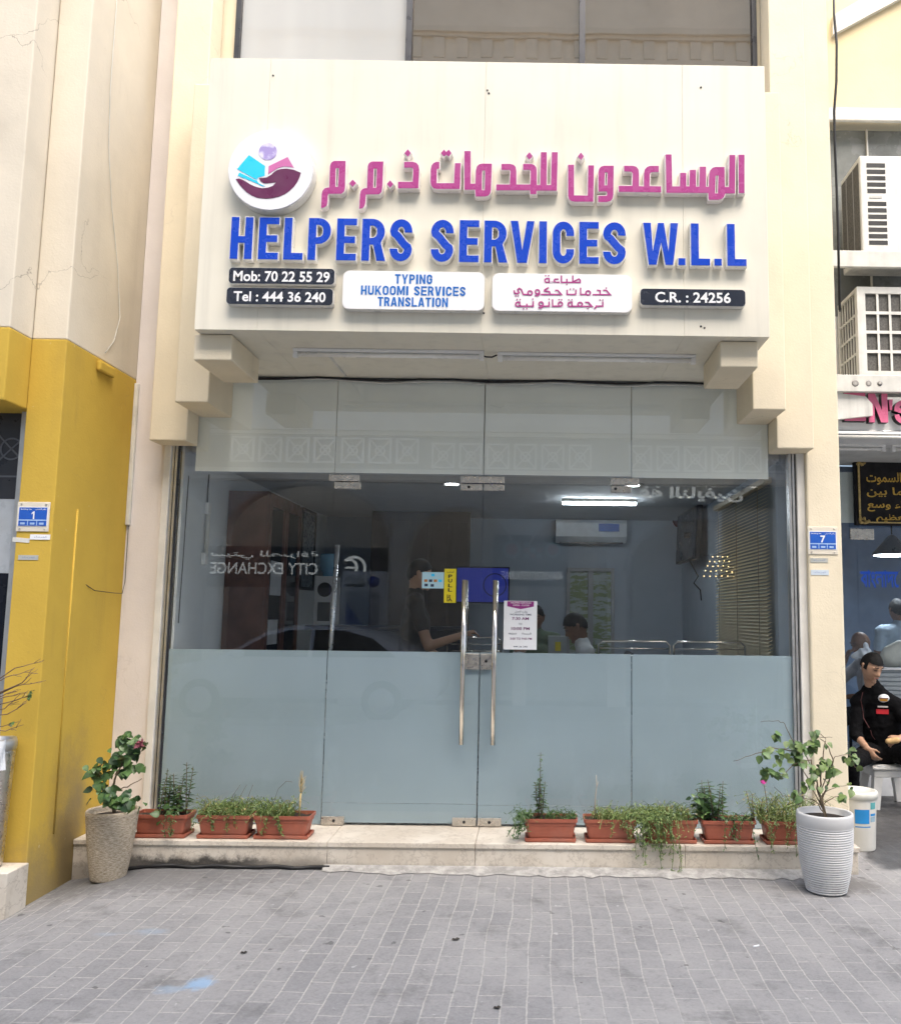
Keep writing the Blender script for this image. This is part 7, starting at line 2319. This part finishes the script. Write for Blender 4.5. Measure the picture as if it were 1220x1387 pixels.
MB().box(-14, 14, YO + .0002, YO + .0006, 4.27, 4.91).build('balustrade_gap_shade', M('painted_gap_shade', (.36, .34, .30), .8), OB)  # flat grey sheet, colour standing in for shadowed gaps behind the balustrade
mb = MB()
for z_, w_ in ((7.6, 9.2), (10.2, 12.6)):
    mb.box(-14, 14, YO - .36, YO - .3, z_ + .001, w_ - .001)
mb.build('window', CARGLASS, OB)
MB().box(-14, 14, YO - 1.4, YO - 1.3, -.2, 4.2).build('arcade_back', M('dim_arcade', (.42, .41, .40), .7), OB)
MB().box(-14, 14, YO - 1.3, YO - .4, -.25, -.05).build('arcade_floor', ASPHALT, OB)
ys_ = YO + .03
def osign(name, b, label, mat):
    t = thing(name, ((b[0] + b[1]) / 2, YO + .1, b[2]), label, 'sign')
    MB().box(b[0], b[1], YO + .002, YO + .06, b[2], b[3], 0, .01).build('board', mat, t)
    return t
LET = emit('letters_added_glow', (.85, .85, .8), .9)  # glow added to the letters so they read in the mirrored view
t = osign('shop_sign', (-5.72, -2.36, 2.02, 2.78), 'dark sign board with pale capitals across the street, reflected at left', M('dark_sign_board', (.05, .055, .06), .4))
text_part('lettering', 'CITY EXCHANGE', (-5.66, -3.66, 2.26, 2.48), YO + .064, LET, t, .01, True)
text_part('lettering', 'ﺔﻓﺍﺮﺼﻠﻟ ﻲﺘﻴﺳ', (-5.66, -3.66, 2.53, 2.70), YO + .064, LET, t, .01, True)
mb = MB()
for c0 in (-2.98, -3.38):
    m2 = MB()
    shape_on(m2, [stroke(arc(c0, 2.40, .20, .20, 50, 310, 18), .025)], 0, .01)
    shape_on(m2, [stroke(arc(c0 + .10, 2.40, .15, .15, 60, 300, 16), .025)], 0, .012)
    shape_on(m2, [stroke([(c0 - .02, 2.40), (c0 + .17, 2.40)], .02)], 0, .011)
    mb.add([(2 * c0 - v.x, YO + .062 - v.y, v.z) for v in m2.v], m2.f)
    break
mb.build('emblem', LET, t)
t = osign('shop_sign', (-.40, 1.02, 2.1, 3.05), 'eatery sign board with round badges across the street, reflected in the doors', M('dark_red_board', (.07, .055, .06), .5))
text_part('lettering', 'ASIAN BISTRO RESTAURANT', (-.24, .90, 2.22, 2.37), YO + .064, LET, t, .0, True)
mb = MB()
for cx_, r_, mi in ((-.05, .17, 0), (-.05, .11, 1), (.72, .15, 0), (.72, .10, 1)):
    m2 = MB()
    shape_on(m2, [[(cx_ + r_ * math.cos(R(a)), 2.78 + r_ * math.sin(R(a))) for a in range(0, 360, 12)]], 0, .004 + .004 * mi)
    mb.add([(v.x, YO + .062 - v.y, v.z) for v in m2.v], m2.f, mi)
for k in range(7):
    mb.box(.18 + (k % 3) * .12, .27 + (k % 3) * .12, YO + .0605, YO + .066, 2.62 + (k // 3) * .11, 2.70 + (k // 3) * .11, k % 2)
mb.build('emblem', [M('badge_aqua', (.35, .55, .55), .5), M('badge_coral', (.55, .18, .16), .5)], t)
t = osign('shop_sign', (2.2, 4.9, 3.62, 4.10), 'sign with large pale Arabic letters across the street, reflected at upper right', M('dark_sign_board', (.05, .055, .06)))
text_part('lettering', 'ﻦﻴﻔﻳﺎﻨﻟﺍ ﺔﻗ', (2.35, 4.3, 3.72, 4.02), YO + .064, LET, t, .03, True)
# cash machine
t = thing('cash_machine', (-2.72, -9.9, 0), 'white cash machine with blue corner across the street, reflected in the left door', 'cash machine')
mb = MB()
mb.box(-3.12, -2.32, -10.19, -9.75, -.1, 2.32, 0, .02)
mb.build('cabinet', M('atm_white', (.66, .68, .70), .4), t)
MB().box(-3.02, -2.42, -9.7495, -9.742, .5, 1.95).build('fascia_panel', M('atm_pale', (.36, .40, .45), .3), t)
mb = MB()
m2 = MB()
shape_on(m2, [[(-3.02, 1.0), (-2.42, 1.0), (-3.02, 1.75)]], 0, .004)
mb.add([(v.x, -9.7405 - v.y, v.z) for v in m2.v], m2.f)
mb.build('blue_corner', M('atm_blue', (.01, .05, .30), .4), t)
mb = MB()
mb.lathe([(0, 0), (.11, 0), (.11, .004), (0, .005)], (0, 0, 0), 9)
for v in mb.v:
    v[:] = (-2.54 + v.x, -9.7485 + v.z, 2.13 + v.y)
mb.build('emblem', M('atm_blue', (.01, .05, .30)), t)
text_part('lettering', 'ﻥﺎﺧﺩ ﻚﻨﺑ', (-3.05, -2.70, 2.14, 2.24), -9.746, INKB, t, .02, True)
text_part('lettering', 'dukhanbank', (-3.05, -2.70, 2.03, 2.12), -9.746, INKB, t, .02, True)

# parked car across the street
t = thing('parked_car', (-3.4, -8.4, -.1), 'white saloon car parked along the far kerb, reflected in the left glass', 'car')
z0 = -.10
prof = [(-5.05, .35), (-5.08, .62), (-4.95, .78), (-4.05, .95), (-3.35, 1.36), (-2.9, 1.47), (-2.1, 1.47), (-1.55, 1.33), (-1.0, 1.02), (-.62, .97), (-.55, .6), (-.6, .35)]
bm = bmesh.new()
lv = []
for yy, k, dz in ((-9.25, .0, 0), (-9.20, 1, 0), (-7.60, 1, 0), (-7.55, 0, 0)):
    row = []
    for x, z in [(q[0] - .5, q[1]) for q in prof]:
        inset = .0 if z < 1.0 else (z - 1.0) * .45
        y2 = yy + (inset if yy < -8.4 else -inset)
        zz = z if k else (z if z < .9 else z - .02)
        row.append(bm.verts.new((x, y2, z0 + zz)))
    lv.append(row)
for r0, r1 in zip(lv[:-1], lv[1:]):
    for i in range(len(prof)):
        j = (i + 1) % len(prof)
        bm.faces.new((r0[i], r0[j], r1[j], r1[i]))
bm.faces.new(lv[0][::-1])
bm.faces.new(lv[-1])
bmesh.ops.recalc_face_normals(bm, faces=bm.faces[:])
bmesh.ops.bevel(bm, geom=[e for e in bm.edges if e.calc_face_angle(0) > .3], offset=.03, segments=3, affect='EDGES')
MB().bm(bm, 0, True).build('body', CARPAINT, t)
for y_ in (-7.60, -9.20):
    mb = MB()
    e = 1 if y_ > -8 else -1
    for lp in ([(-3.85, .98), (-3.3, 1.30), (-2.95, 1.39), (-2.62, 1.40), (-2.62, .98)], [(-2.55, .98), (-2.55, 1.40), (-2.1, 1.39), (-1.65, 1.28), (-1.25, .99)]):
        vs = []
        for x, z in [(q[0] - .5, q[1]) for q in lp]:
            yy = y_ - e * max(0, (z - 1.0)) * .45 + e * .055
            vs += [(x, yy, z0 + z), (x, yy - e * .02, z0 + z)]
        n_ = len(lp)
        mb.add(vs, [[2 * i for i in range(n_)], [2 * i + 1 for i in range(n_ - 1, -1, -1)]] + [(2 * i, 2 * i + 1, (2 * i + 3) % (2 * n_), (2 * i + 2) % (2 * n_)) for i in range(n_)])
    mb.build('side_window', CARGLASS, t)
mb = MB()
mb.add([(-4.53, -9.0, z0 + .985), (-4.53, -7.8, z0 + .985), (-3.86, -7.95, z0 + 1.385), (-3.86, -8.85, z0 + 1.385)], [(0, 1, 2, 3)])
mb.build('windscreen', CARGLASS, t)
for x in (-4.75, -1.95):
    for y_ in (-9.27, -7.73):
        m_ = MB()
        m_.lathe([(0, 0), (.2, 0), (.31, .005), (.32, .03), (.32, .17), (.31, .195), (0, .2)], (0, 0, 0), 28)
        for v in m_.v:
            v[:] = (x + v.x, y_ + v.z, z0 + .32 + v.y)
        w_ = m_.build('wheel', BLACK, t)
        m_ = MB()
        m_.lathe([(0, 0), (.19, 0), (.20, .012), (.05, .03), (0, .03)], (0, 0, 0), 20)
        for v in m_.v:
            v[:] = (x + v.x, (y_ + .2 + v.z) if y_ > -8 else (y_ - v.z), z0 + .32 + v.y)
        m_.build('rim', ALU, w_)
m_ = MB()
capsule(m_, (-4.22, -7.50, z0 + 1.02), (-4.12, -7.44, z0 + 1.03), .07, .07, 1, .8)
m_.build('mirror', CARPAINT, t)
for y_ in (-9.0, -7.8):
    MB().box(-5.575, -5.45, y_ - .15, y_ + .15, z0 + .60, z0 + .72, 0, .02).build('headlight', ACRYLIC, t)
